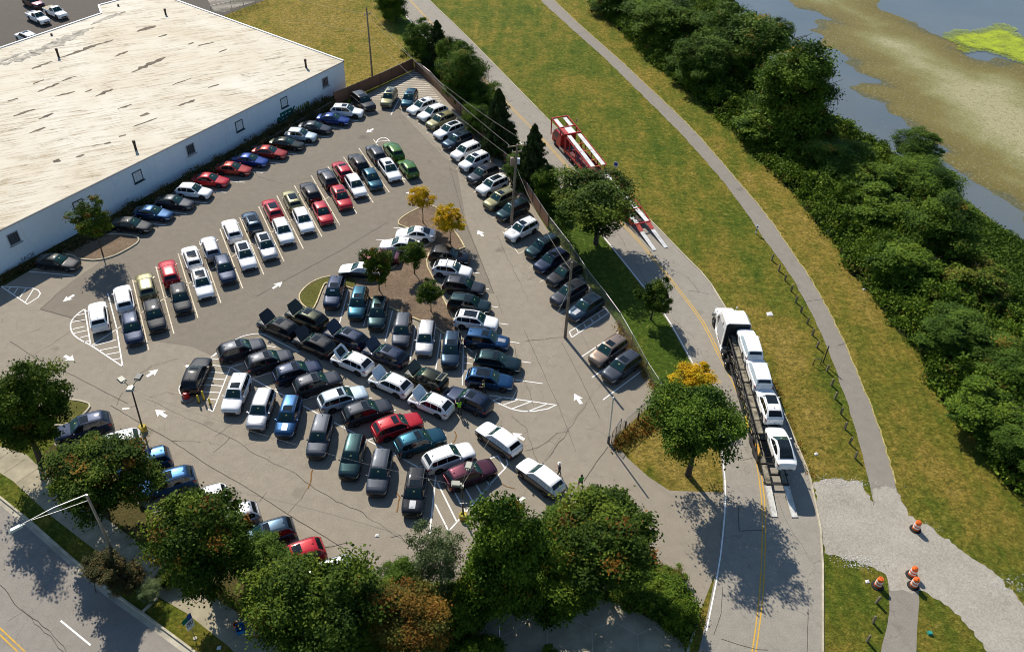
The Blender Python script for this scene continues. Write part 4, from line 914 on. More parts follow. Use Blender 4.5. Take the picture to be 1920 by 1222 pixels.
# ------------------------------------------------------------------ traffic drums, bollards, small things
def drum():
    root = empty('traffic_drum', (0, 0, 0)); mb = MB(); mb.lathe([(.48, 0), (.46, .06), (.3, .1), (.29, .12)], 18); mb.build('rubber_base', MAT['rubber'], root, 40)
    pr = [(.29, .1, 0), (.285, .3, 0), (.28, .3, 1), (.275, .46, 1), (.27, .46, 0), (.262, .6, 0), (.257, .6, 1), (.25, .76, 1), (.245, .76, 0), (.232, .95, 0), (.2, 1.0, 0), (.0, 1.02, 0)]
    for nm, segs, mat in (('body', [(.29, .1), (.283, .3), (.272, .3), (.268, .46), (.272, .46), (.262, .6), (.252, .6), (.247, .76), (.25, .76), (.235, .95), (.2, 1.0), (.05, 1.02)], MAT['orangep']),):
        mb = MB(); mb.lathe(segs, 20); body = mb.build(nm, mat, root, 35)
    for z0, z1, r_ in ((.3, .46, .284), (.6, .76, .266)): mb = MB(); mb.lathe([(r_ - .012, z0), (r_, z0 + .005), (r_ - .006, z1 - .005), (r_ - .018, z1)], 20); mb.build('reflective_band', MAT['refl'], root, 35)
    mb = MB(); mb.tube([(-.12, 0, 1.0), (-.1, 0, 1.12), (.1, 0, 1.12), (.12, 0, 1.0)], .025, 6); mb.build('handle', MAT['orangep'], root, 60)
    return root
d0_ = drum()
for i, (p, l) in enumerate((((1716, 992), 'orange and white drum beside the long grass edge of the gravel'), ((1709, 1078), 'orange and white drum behind its twin at the trail crossing'), ((1712, 1098), 'orange and white drum in front of its twin at the trail crossing'), ((1645, 1098), 'lone orange and white drum standing on the grass patch'))):
    o = d0_ if i == 0 else copy_tree(d0_); o.location = G(*p) + Vector((0, 0, .016)); o.rotation_euler = (0, 0, i * .7); tag(o, l, 'traffic drum', 'orange traffic drums')
for p, l, hh_ in (((373.5, 755), 'shorter yellow bollard by the hatch corner', .95), ((383, 749.5), 'taller yellow bollard nearer the lone dark SUV', 1.15), ((394, 757), 'faded squat yellow bollard at the hatch tip', .7)):
    root = empty('bollard', G(*p)); tag(root, l, 'bollard', 'yellow bollards'); mb = MB(); mb.lathe([(.09, 0), (.09, hh_), (.06, hh_ + .05), (.0, hh_ + .06)], 12); mb.build('tube', MAT['yellowp'], root, 40); mb = MB(); mb.lathe([(.16, 0.02), (.15, .05), (.09, .06)], 12); mb.build('base_plate', MAT['darkmetal'], root, 40)
root = empty('lamp_footing', G(351, 748)); tag(root, 'short red stump on an octagonal concrete footing behind the lone dark SUV', 'stump'); mb = MB(); mb.lathe([(.62, 0.02), (.62, .22), (.3, .24)], 8); mb.build('footing', plain('grey_footing', (.2, .19, .17), .9), root, 30); mb = MB(); mb.lathe([(.3, .23), (.28, .75), (.2, .85), (.0, .86)], 14); mb.build('stump', MAT['redp'], root, 35)
b = G(451, 1180); root = empty('crate', b, .4); tag(root, 'bright blue open crate on the shaded sidewalk', 'crate'); mb = MB()
blp = plain('blue_plastic', (.01, .16, .4), .4); mb.box((0, 0, .05), (.55, .75, .06))
for c_, d_ in (((.26, 0, .2), (.04, .75, .28)), ((-.26, 0, .2), (.04, .75, .28)), ((0, .36, .2), (.48, .04, .28)), ((0, -.36, .2), (.48, .04, .28))): mb.box(c_, d_)
mb.build('shell', blp, root); mb = MB(); mb.box((.0, .1, .1), (.3, .3, .1)); mb.build('lining', plain('pale_blue_bag', (.1, .3, .5), .6), root)
mb = MB(); mb.lathe([(.16, 0), (.2, .25), (.21, .3), (.17, .31), (.15, .06)], 14, (0, 0, .01)); o = mb.build('bucket', plain('orange_bucket', (.6, .12, .015), .5), None, 40); o.location = G(443.5, 1174); tag(o, 'small orange bucket beside the blue crate', 'bucket')
mb = MB(); mb.box((0, 0, .1), (.35, .3, .2), taper=.8); o = mb.build('box', plain('green_box', (.02, .25, .2), .5)); o.location = G(1743, 1187); tag(o, 'small teal box lying in the grass beside the gravel drive', 'box')
for i, (p, l) in enumerate((((468, 1124), 'white paper scrap in the shaded bed beside the sidewalk'), ((411, 1214), 'white paper scrap in the strip under the no-parking sign'), ((707, 1004), 'white paper scrap on the open asphalt'), ((1626, 1090), 'white paper scrap on the grass by the lone drum'), ((1620, 543), 'white paper scrap at the edge of the thicket'), ((1530, 851), 'white paper scrap in the dry grass behind the black carrier'), ((1443, 589), 'pale board scrap in the grass near the white truck cab'))):
    mb = MB(); s_ = .16 if i != 6 else .35; mb.add([(-s_, -s_, 0), (s_, -s_ * .8, .02), (s_ * .8, s_, .05), (-s_ * .9, s_ * .7, .01), (0, 0, .09)], [(0, 1, 4), (1, 2, 4), (2, 3, 4), (3, 0, 4)]); o = mb.build('paper_scrap', MAT['plate']); o.location = G(*p) + Vector((0, 0, .03)); tag(o, l, 'litter')
# ------------------------------------------------------------------ cars
def lerp(a, b, t): return a + (b - a) * t
def interp(x, tab, k):
    """tab sorted by falling x"""
    if x >= tab[0][0]: return tab[0][k]
    for a, b in zip(tab, tab[1:]):
        if x >= b[0]: return lerp(a[k], b[k], (a[0] - x) / max(1e-6, a[0] - b[0]))
    return tab[-1][k]

SPEC = dict(
    # L, W, H, wheelbase, wheel r, hood front z, cowl z, belt z, tail z, xa xb xc xd (from front, m), sill z
    T=dict(L=4.72, W=1.85, H=1.68, wb=2.79, wr=.36, hf=.93, hc=1.06, belt=1.09, tz=1.12, g=(1.42, 2.15, 4.15, 4.58), kind='suv', sun=(2.3, 2.8, .48)),
    F=dict(L=4.66, W=1.84, H=1.74, wb=2.67, wr=.36, hf=.99, hc=1.10, belt=1.12, tz=1.14, g=(1.30, 1.98, 4.25, 4.56), kind='suv', sun=(2.15, 2.85, .42)),
    W=dict(L=4.88, W=1.88, H=1.68, wb=2.75, wr=.36, hf=.90, hc=1.02, belt=1.06, tz=1.12, g=(1.45, 2.25, 4.25, 4.76), kind='suv', sun=(2.4, 3.1, .42)),
    H=dict(L=4.49, W=1.81, H=1.62, wb=2.67, wr=.35, hf=.86, hc=.99, belt=1.03, tz=1.08, g=(1.35, 2.12, 3.75, 4.36), kind='suv', sun=None),
    S=dict(L=4.76, W=1.84, H=1.47, wb=2.73, wr=.34, hf=.76, hc=.93, belt=.96, tz=1.02, g=(1.42, 2.28, 3.35, 4.22), kind='sedan', sun=None),
    L=dict(L=5.05, W=1.97, H=1.80, wb=2.95, wr=.39, hf=1.05, hc=1.16, belt=1.2, tz=1.2, g=(1.45, 2.15, 4.6, 4.95), kind='suv', sun=(2.3, 3.0, .5)),
    P=dict(L=5.3, W=1.88, H=1.80, wb=3.22, wr=.39, hf=1.02, hc=1.12, belt=1.16, tz=1.02, g=(1.50, 2.12, 3.0, 3.32), kind='pickup', sun=None),
)
def car_tables(s):
    h = s['L'] / 2; w = s['W'] / 2; xa, xb, xc, xd = (h - q for q in s['g'])
    if s['kind'] == 'sedan':
        tab = [(h, .62 * w, .50, .56), (h - .05, .80 * w, .56, .66), (h - .16, .91 * w, .62, .72), (h - .45, .975 * w, .70, s['hf'] + .03), (xa, w, s['belt'] - .04, s['hc']), (0, w, s['belt'], s['belt'] + .02), (-h + 1.0, .99 * w, s['belt'] + .02, s['tz']), (-h + .45, .96 * w, s['tz'] - .06, s['tz'] + .01), (-h + .14, .9 * w, s['tz'] - .09, s['tz'] - .02), (-h + .04, .82 * w, .80, .86), (-h, .70 * w, .58, .64)]
    else:
        f = s['hf']
        tab = [(h, .64 * w, f - .36, f - .26), (h - .05, .80 * w, f - .24, f - .14), (h - .17, .92 * w, f - .13, f - .02), (h - .5, .98 * w, f - .04, f + .05), (xa, w, s['belt'] - .06, s['hc']), (0, w, s['belt'] - .01, s['belt'] + .01), (-h + .8, .995 * w, s['belt'], s['tz']), (-h + .28, .965 * w, s['tz'] - .05, s['tz']), (-h + .10, .91 * w, s['tz'] - .09, s['tz'] - .03), (-h + .03, .83 * w, s['tz'] - .26, s['tz'] - .2), (-h, .72 * w, s['tz'] - .46, s['tz'] - .4)]
        if s['kind'] == 'pickup':
            tab = [q for q in tab if q[0] > -.6] + [(-.72, w, 1.04, 1.06), (-h + .3, .99 * w, 1.04, 1.05), (-h + .08, .96 * w, 1.03, 1.04), (-h, .9 * w, .98, 1.0)]
    return tab, h, w, xa, xb, xc, xd

def make_car(kind, variant=None):
    s = SPEC[kind]; tab, h, w, xa, xb, xc, xd = car_tables(s)
    zb0 = .22 if s['kind'] == 'sedan' else .27; R = s['wr'] + .06; wz = s['wr']
    wxs = (h - (s['L'] - s['wb']) * .47, h - (s['L'] - s['wb']) * .47 - s['wb'])
    xsn = sorted(set([round(t[0], 3) for t in tab] + [round(wx + R * q, 3) for wx in wxs for q in (-1.001, -.999, -.9, -.68, -.35, 0, .35, .68, .9, .999, 1.001)] + [round(-h + s['L'] * k / 16, 3) for k in range(1, 16)]), reverse=True)
    def zbot(x):
        z = zb0 + (.10 if abs(x) > h - .1 else 0)
        for wx in wxs:
            if abs(x - wx) < R: z = max(z, wz + math.sqrt(R * R - (x - wx) ** 2))
        return z
    root = bpy.data.objects.new('parked_car', None); root.empty_display_size = .3; COL.objects.link(root)
    mb = MB(); ring = []
    for x in xsn:
        hw, zs, zt = interp(x, tab, 1), interp(x, tab, 2), interp(x, tab, 3); zb = min(zbot(x), zs - .1)
        zm = max(.62, zb + .05) if zs > .75 else max(zb + .05, zs - .12)
        half = [(0, zb), (hw - .14, zb), (hw - .02, min(zb + .04, zm - .02)), (hw, min(zm, zs - .06)), (hw - .015, zs - .05), (hw - .07, zs), (hw - .17, lerp(zs, zt, .6)), (hw * .5, zt - .005), (0, zt + .012)]
        pts = [(x, y, z) for y, z in half] + [(x, -y, z) for y, z in half[-2:0:-1]]
        ring.append(pts)
    n = len(ring[0]); mb.v = [p for r_ in ring for p in r_]
    for i in range(len(ring) - 1):
        for k in range(n):
            k2 = (k + 1) % n; mb.f.append((i * n + k, i * n + k2, (i + 1) * n + k2, (i + 1) * n + k)); mb.m.append(1 if k in (0, 1, n - 1, n - 2) else (0 if k not in (2, n - 3) else (2 if variant == 'film' else 0)))
            if variant == 'film' and k in (2, 3, 4, n - 5, n - 4, n - 3): mb.m[-1] = 2
    mb.f.append(tuple(range(n))); mb.m.append(2 if variant == 'film' else 0); mb.f.append(tuple(range(len(ring) * n - 1, (len(ring) - 1) * n - 1, -1))); mb.m.append(2 if variant == 'film' else 0)
    # greenhouse
    Hh = s['H']; belt = s['belt'] - .02; wbt = w - .075; wrf = w - (.30 if s['kind'] == 'sedan' else .235)
    def ztop(x):
        if x > xb: return lerp(s['hc'], Hh - .045, ((xa - x) / (xa - xb)) ** .86)
        if x < xc: return lerp(s['tz'], Hh - .07, ((x - xd) / (xc - xd)) ** .8)
        t = (xb - x) / (xb - xc); return Hh - .045 + .045 * math.sin(min(1, t * 2.2) * PI / 2) - .075 * max(0, (t - .3) / .7) ** 2
    def taper(x): return 1 - .035 * max(0, (x - 0) / xa) - .06 * max(0, (-x) / -xd) ** 2
    def side(x, z): return lerp(wbt, wrf, min(1.05, max(0, (z - belt) / (Hh - belt)))) * taper(x)
    gx = [xa] + [lerp(xa, xb, t) for t in (.2, .45, .7, .88, 1)] + [lerp(xb, xc, t) for t in (.12, .3, .5, .7, .88, 1)] + [lerp(xc, xd, t) for t in (.2, .5, .8, 1)]
    g0 = len(mb.v); rows = []
    for x in gx:
        zt = ztop(x); ze = max(belt + .001, zt - .05); y1 = side(x, ze); y2 = side(x, zt) - .06
        half = [(side(x, belt), belt - .03), (y1, ze), (max(y2, .05), zt - .012), (y2 * .55, zt + .006), (0, zt + .014)]
        rows.append([(x, y, z) for y, z in half] + [(x, -y, z) for y, z in half[-2::-1]])
    m_ = len(rows[0]); mb.v += [p for r_ in rows for p in r_]
    for i in range(len(rows) - 1):
        for k in range(m_ - 1): mb.f.append((g0 + i * m_ + k, g0 + i * m_ + k + 1, g0 + (i + 1) * m_ + k + 1, g0 + (i + 1) * m_ + k)); mb.m.append(0)
    if s['kind'] == 'pickup':   # open bed: rails and a sunk dark floor
        for yy in (w - .07, -w + .07): mb.box((lerp(xd, -h, .5), yy, 1.1), (abs(-h - xd) - .1, .09, .14), m=0)
        mb.box((-h + .05, 0, 1.1), (.07, s['W'] - .22, .14), m=0)
    body = mb.build('body', [PAINT['white'], MAT['black'], PAINT['charcoal']], root, 38)
    for i_ in (0, 2): body.material_slots[i_].link = 'OBJECT'; body.material_slots[i_].material = PAINT['white']
    # glass panels lie 8 mm proud of the shell
    def panel(name, pts_fn, nu, nv, mat, parent=root, thick=0):
        m2 = MB(); vs = [pts_fn(u / nu, v / nv) for u in range(nu + 1) for v in range(nv + 1)]
        fs = [(u * (nv + 1) + v, (u + 1) * (nv + 1) + v, (u + 1) * (nv + 1) + v + 1, u * (nv + 1) + v + 1) for u in range(nu) for v in range(nv)]
        a, b, c = (Vector(vs[i]) for i in fs[0][:3])
        return m2.add(vs, fs).build(name, mat, parent, 60)
    def wsf(u, v, x0, x1, inset):
        x = lerp(x0, x1, u); zt = ztop(x); yy = (side(x, zt) - inset); t = 2 * v - 1
        nx = 1 if x > 0 else -1
        return (x + nx * .008, yy * t, zt + .016 + .006 * (1 - t * t) - .010 * abs(t) ** 3)
    panel('windshield', lambda u, v: wsf(u, v, xa - .05, xb + .02, .10), 6, 6, MAT['wind'])
    if s['kind'] == 'pickup': panel('rear_window', lambda u, v: wsf(u, v, xc - .06, xd + .1, .13), 4, 6, MAT['glass'])
    else: panel('rear_window', lambda u, v: wsf(u, v, xc - .05, xd + .10, .13), 4, 6, MAT['glass'])
    def win(x0, x1, sg, m2, lo=.045, top=.10):
        nn = 5; vs = []
        for i in range(nn + 1):
            x = lerp(x0, x1, i / nn); zl_ = belt + lo; zh = max(zl_ + .01, ztop(x) - top)
            for z in (zl_, zh): vs.append((x, sg * (side(x, z) + .010), z))
        fs = [((2 * i), (2 * i + 1), (2 * i + 3), (2 * i + 2)) for i in range(nn)]
        m2.add(vs, fs if sg > 0 else [f[::-1] for f in fs])
    for sg in (1, -1):
        m2 = MB(); bp = lerp(xb, xc, .36)
        win(xa - .30, bp + .03, sg, m2)
        if s['kind'] == 'pickup': win(bp - .03, xc + .05, sg, m2)
        elif s['kind'] == 'sedan': win(bp - .03, xc - .30, sg, m2)
        else: win(bp - .03, lerp(xb, xc, .82) + .03, sg, m2); win(lerp(xb, xc, .82) - .03, xc - (xc - xd) * (.15 if kind in 'FL' else .25), sg, m2)
        m2.build('side_window', MAT['glass'] if variant != 'film' else plain('film_over_glass', (.42, .5, .55), .5), root, 60)
    if variant == 'film':
        m2 = MB()
    if s['sun'] and variant not in ('film', 'plainroof'):
        sx0, sx1, sw = s['sun']; sx1 = sx1 + (.85 if variant == 'pano' else 0); panel('sunroof', lambda u, v: (lerp(h - sx0, h - sx1, u), sw * (2 * v - 1), ztop(lerp(h - sx0, h - sx1, u)) + .022 + .004 * (1 - (2 * v - 1) ** 2)), 3, 4, MAT['sunroof'])
    if s['kind'] == 'suv' and variant != 'film':
        for sg in (1, -1):
            m2 = MB(); pts = [(lerp(xb - .1, xc + .06, t), sg * (side(lerp(xb, xc, t), Hh) - .015), ztop(lerp(xb - .1, xc + .06, t)) + (.05 if 0 < t < 1 else .0)) for t in (0, .06, .3, .6, .94, 1)]
            m2.tube(pts, .017, 6); m2.build('roof_rail', MAT['black'], root, 60)
    # lights, grille, plates and trim follow the body surface
    def surf(x, z, sg, off): return (x, sg * (interp(x, tab, 1) + off), z)
    hz_ = interp(h - .17, tab, 2)
    for sg in (1, -1):
        for nm, xs_, z0, z1, mt in (('headlight', [h - .46, h - .3, h - .17, h - .08, h - .04], hz_ - .13, hz_ - .02, MAT['lens']), ('tail_light', [-h + .34, -h + .2, -h + .1, -h + .04, -h + .015], (.72 if s['kind'] == 'sedan' else s['tz'] - .3), (.86 if s['kind'] == 'sedan' else s['tz'] - .08), MAT['tail'])):
            m2 = MB(); vs = []
            for i, x in enumerate(xs_):
                k = 1 - .35 * (1 - i / 4); zz1 = min(z1, interp(x, tab, 2) - .015)
                ex = .014 if x > 0 else -.014
                for z in (lerp(zz1, min(z0, zz1 - .05), k), zz1): vs.append((x + ex, sg * (interp(x, tab, 1) + .006 - (.012 if z == zz1 else 0)), z))
            fs = [(2 * i, 2 * i + 1, 2 * i + 3, 2 * i + 2) for i in range(4)]
            m2.add(vs, fs).build(nm, mt, root, 60)
        m2 = MB(); mx = xa - .28; m2.box((mx, sg * (w + .065), belt + .06), (.11, .15, .11), taper=.75); m2.box((mx + .03, sg * (w - .01), belt + .0), (.08, .12, .05)); o = m2.build('mirror', PAINT['white'], root, 40)
        o.material_slots[0].link = 'OBJECT'; o.material_slots[0].material = PAINT['white']
        m2 = MB(); vs = []; xx = [x for x in xsn if wxs[1] + R + .005 < x < wxs[0] - R - .005]
        for x in (xx[0] + .02, *xx[1:-1], xx[-1] - .02):
            for z in (zb0 + .03, zb0 + .17): vs.append((x, sg * (interp(x, tab, 1) + .006), z))
        m2.add(vs, [(2 * i, 2 * i + 1, 2 * i + 3, 2 * i + 2) for i in range(len(xx) - 1)]).build('sill_trim', MAT['black'], root, 60)
        if s['kind'] != 'sedan':
            m2 = MB()
            for wx in wxs:
                vs = []
                for k in range(13):
                    a = PI * k / 12
                    for rr in (R - .005, R + .055): x = wx + rr * math.cos(a); vs.append((x, sg * (interp(x, tab, 1) + .012), max(zb0, wz + rr * math.sin(a))))
                m2.add(vs, [(2 * k, 2 * k + 1, 2 * k + 3, 2 * k + 2) for k in range(12)])
            if kind in 'FWH': m2.build('arch_cladding', MAT['black'], root, 60)
    def face(name, x, y0, y1, z0, z1, mt):
        m2 = MB(); vs = [(x - (.04 if x > 0 else -.04) * abs(y) ** 2, y, z) for y in (y0, lerp(y0, y1, .33), lerp(y0, y1, .67), y1) for z in (z0, z1)]
        return m2.add(vs, [(2 * i, 2 * i + 1, 2 * i + 3, 2 * i + 2) for i in range(3)]).build(name, mt, root, 60)
    gz1 = tab[0][2] - .01
    face('grille', h + .012, -.55 * w / .92, .55 * w / .92, gz1 - .22, gz1 + .01, MAT['black'])
    face('bumper_trim', h + .014, -.6, .6, .26, .36, MAT['black']); face('skid_plate', h + .016, -.42, .42, .37, .41, MAT['chrome'])
    face('rear_trim', -h - .012, -.6, .6, .33, .45, MAT['black'])
    face('license_plate', -h - .014, -.16, .16, gz1 - .1 if s['kind'] == 'sedan' else .62, gz1 + .0 if s['kind'] == 'sedan' else .72, MAT['plate'])
    if variant != 'film':
        xx = xc + .28 if s['kind'] != 'pickup' else xc + .1; zz = ztop(xx); m2 = MB(); m2.add([(xx + .1, 0, zz + .012), (xx - .1, .03, zz + .01), (xx - .1, -.03, zz + .01), (xx - .09, 0, zz + .1)], [(0, 1, 3), (1, 2, 3), (2, 0, 3)]).build('antenna_fin', MAT['black'], root)
        panel('paper_tag', lambda u, v: (lambda p: (p[0] + .004, p[1], p[2] + .008))(wsf(lerp(.62, .74, u), lerp(.46, .56, v), xa - .05, xb + .02, .10)), 1, 1, MAT['paper'])
    if variant and variant.startswith('openhood'):
        x1 = xa + .06; x0 = h - .12
        panel('engine_bay', lambda u, v: (lerp(x1 - .0, x0 - .05, u), (interp(lerp(x1, x0, u), tab, 1) - .2) * (2 * v - 1), interp(lerp(x1, x0, u), tab, 3) + .02), 5, 4, MAT['black'])
        Lh = x0 - x1; ang = math.radians(52)
        def hood(u, v, dz=0.0):
            d = u * Lh; yy = (interp(lerp(x1, x0, u), tab, 1) - .13) * (1 if u < .8 else .93) * (2 * v - 1)
            return (x1 + d * math.cos(ang) - dz * math.sin(ang), yy, s['hc'] + .04 + d * math.sin(ang) + dz * math.cos(ang))
        m2 = MB(); nu, nv = 6, 6; top = [hood(u / nu, v / nv, .035 + .02 * (1 - (2 * v / nv - 1) ** 2)) for u in range(nu + 1) for v in range(nv + 1)]; bot = [hood(u / nu, v / nv) for u in range(nu + 1) for v in range(nv + 1)]; K = len(top)
        fs = []
        for u in range(nu):
            for v in range(nv):
                q = (u * 7 + v, u * 7 + v + 1, (u + 1) * 7 + v + 1, (u + 1) * 7 + v); fs += [q, tuple(i + K for i in q[::-1])]
        for u in range(nu): a, b = u * 7, (u + 1) * 7; fs += [(a, b, b + K, a + K), (a + 6, a + 6 + K, b + 6 + K, b + 6)]
        for v in range(nv): a = nu * 7 + v; fs += [(a, a + 1, a + 1 + K, a + K)]
        ho = m2.add(top + bot, fs).build('open_hood', PAINT['white'], root, 40); ho.material_slots[0].link = 'OBJECT'; ho.material_slots[0].material = PAINT['white']
        if variant == 'openhood_dark': pi_ = panel('hood_insert', lambda u, v: hood(lerp(.16, .85, u), lerp(.2, .8, v), .065), 3, 4, MAT['black'], parent=ho)
        m2 = MB(); m2.tube([(x0 - .3, .5, .95), hood(.62, .85)], .012, 5); m2.build('prop_rod', MAT['galv'], root)
    if variant == 'hoodstripe':
        panel('hood_stripe', lambda u, v: (lerp(xa + .12, h - .4, u), .26 * (2 * v - 1), interp(lerp(xa + .12, h - .4, u), tab, 3) + .016), 4, 3, PAINT['silver'])
    # wheels: tyre with a spoked rim as its sub-part
    r = s['wr']; tm = MB(); tm.lathe([(r * .62, -.11), (r * .9, -.115), (r, -.085), (r, .085), (r * .9, .115), (r * .62, .11)], 22, axis='y'); rm = MB(); rm.lathe([(r * .62, -.06), (r * .64, .105), (r * .58, .112), (r * .5, .07), (.07, .075), (.05, .09), (.0, .09)], 22, axis='y', m=1)
    for k in range(5):
        a = 2 * PI * k / 5; rm.bar((.05 * math.cos(a), .088, .05 * math.sin(a)), (r * .58 * math.cos(a), .1, r * .58 * math.sin(a)), .075, .02, m=0)
    t0 = r0 = None
    for wx in wxs:
        for sg in (1, -1):
            if t0 is None: tw = tm.build('wheel', MAT['rubber'], root, 40); t0 = tw; rw = rm.build('rim', [MAT['alloy'], MAT['darkrim']], tw, 40); r0 = rw
            else: tw = t0.copy(); COL.objects.link(tw); rw = r0.copy(); COL.objects.link(rw); rw.parent = tw
            tw.parent = root; tw.location = (wx, sg * (w - .145), r); tw.rotation_euler = (0, 0, 0 if sg > 0 else PI)
    return root

PROTO = {}
def place_car(kind, variant, paint_, pos, heading, label, cat='car', group=None, upper=None, z=0.004, pitch=0.0, name=None):
    key = (kind, variant)
    if key not in PROTO: o = PROTO[key] = make_car(kind, variant); first = True
    else: o = copy_tree(PROTO[key]); first = False
    o.location = (pos[0], pos[1], z); o.rotation_euler = (0, pitch, heading)
    o.name = name or ('parked_car' if kind != 'P' else 'pickup_truck')
    tag(o, label, cat, group)
    p = PAINT[paint_]
    for ch in o.children:
        b = ch.name.split('.')[0]
        if b == 'body':
            ch.material_slots[0].material = PAINT[upper] if upper and variant != 'film' else (MAT['film'] if variant == 'film' else p)
            ch.material_slots[2].material = p
        elif b in ('mirror', 'open_hood'): ch.material_slots[0].material = p
    return o
def hd(v): return math.atan2(v.y, v.x)
# headings of the rows, from the stall lines in the photograph
l0, stall, vdown = DBL
Hdown = hd(vdown); Hup = Hdown + PI; Hwall = hd(vW); Hf = hd(vF); HI = hd(vI); HL = hd(vL); HD = hd(dirD)
HB = hd((G(636.5, 606) - G(652.8, 544)).normalized() + (G(769, 676) - G(779, 612)).normalized() + (G(816.8, 694.6) - G(826.8, 624.5)).normalized())
HE = hd((G(402.6, 760) - G(432, 688)).normalized() + (G(805.5, 1001) - G(816, 916)).normalized())
HC = hd(G(771.7, 752) - G(830.5, 778)); HK = hd(G(120, 830) - G(185, 812)); HG = hd(G(981, 860) - G(1040, 905))
HF1 = HE + PI; HP = hd(G(93, 43) - G(50, 23)); HR0 = hd(G(700, 203) - G(661, 173)); HR1 = hd(G(733, 216) - G(749, 185))
g1 = 'cars in the double row'; g2 = 'cars parked along the warehouse wall'; g3 = 'cars parked along the fence'; g4 = 'cars around the mulch island'; g5 = 'cars with noses toward the open-hood row'; g6 = 'cars with raised hoods in the aisle'; g7 = 'cars facing the open asphalt'; g8 = 'cars under the bottom trees'
ordn = ['first', 'second', 'third', 'fourth', 'fifth', 'sixth', 'seventh', 'eighth', 'ninth', 'tenth', 'eleventh', 'twelfth', 'thirteenth', 'fourteenth', 'fifteenth', 'sixteenth', 'seventeenth', 'eighteenth', 'nineteenth', 'twentieth']
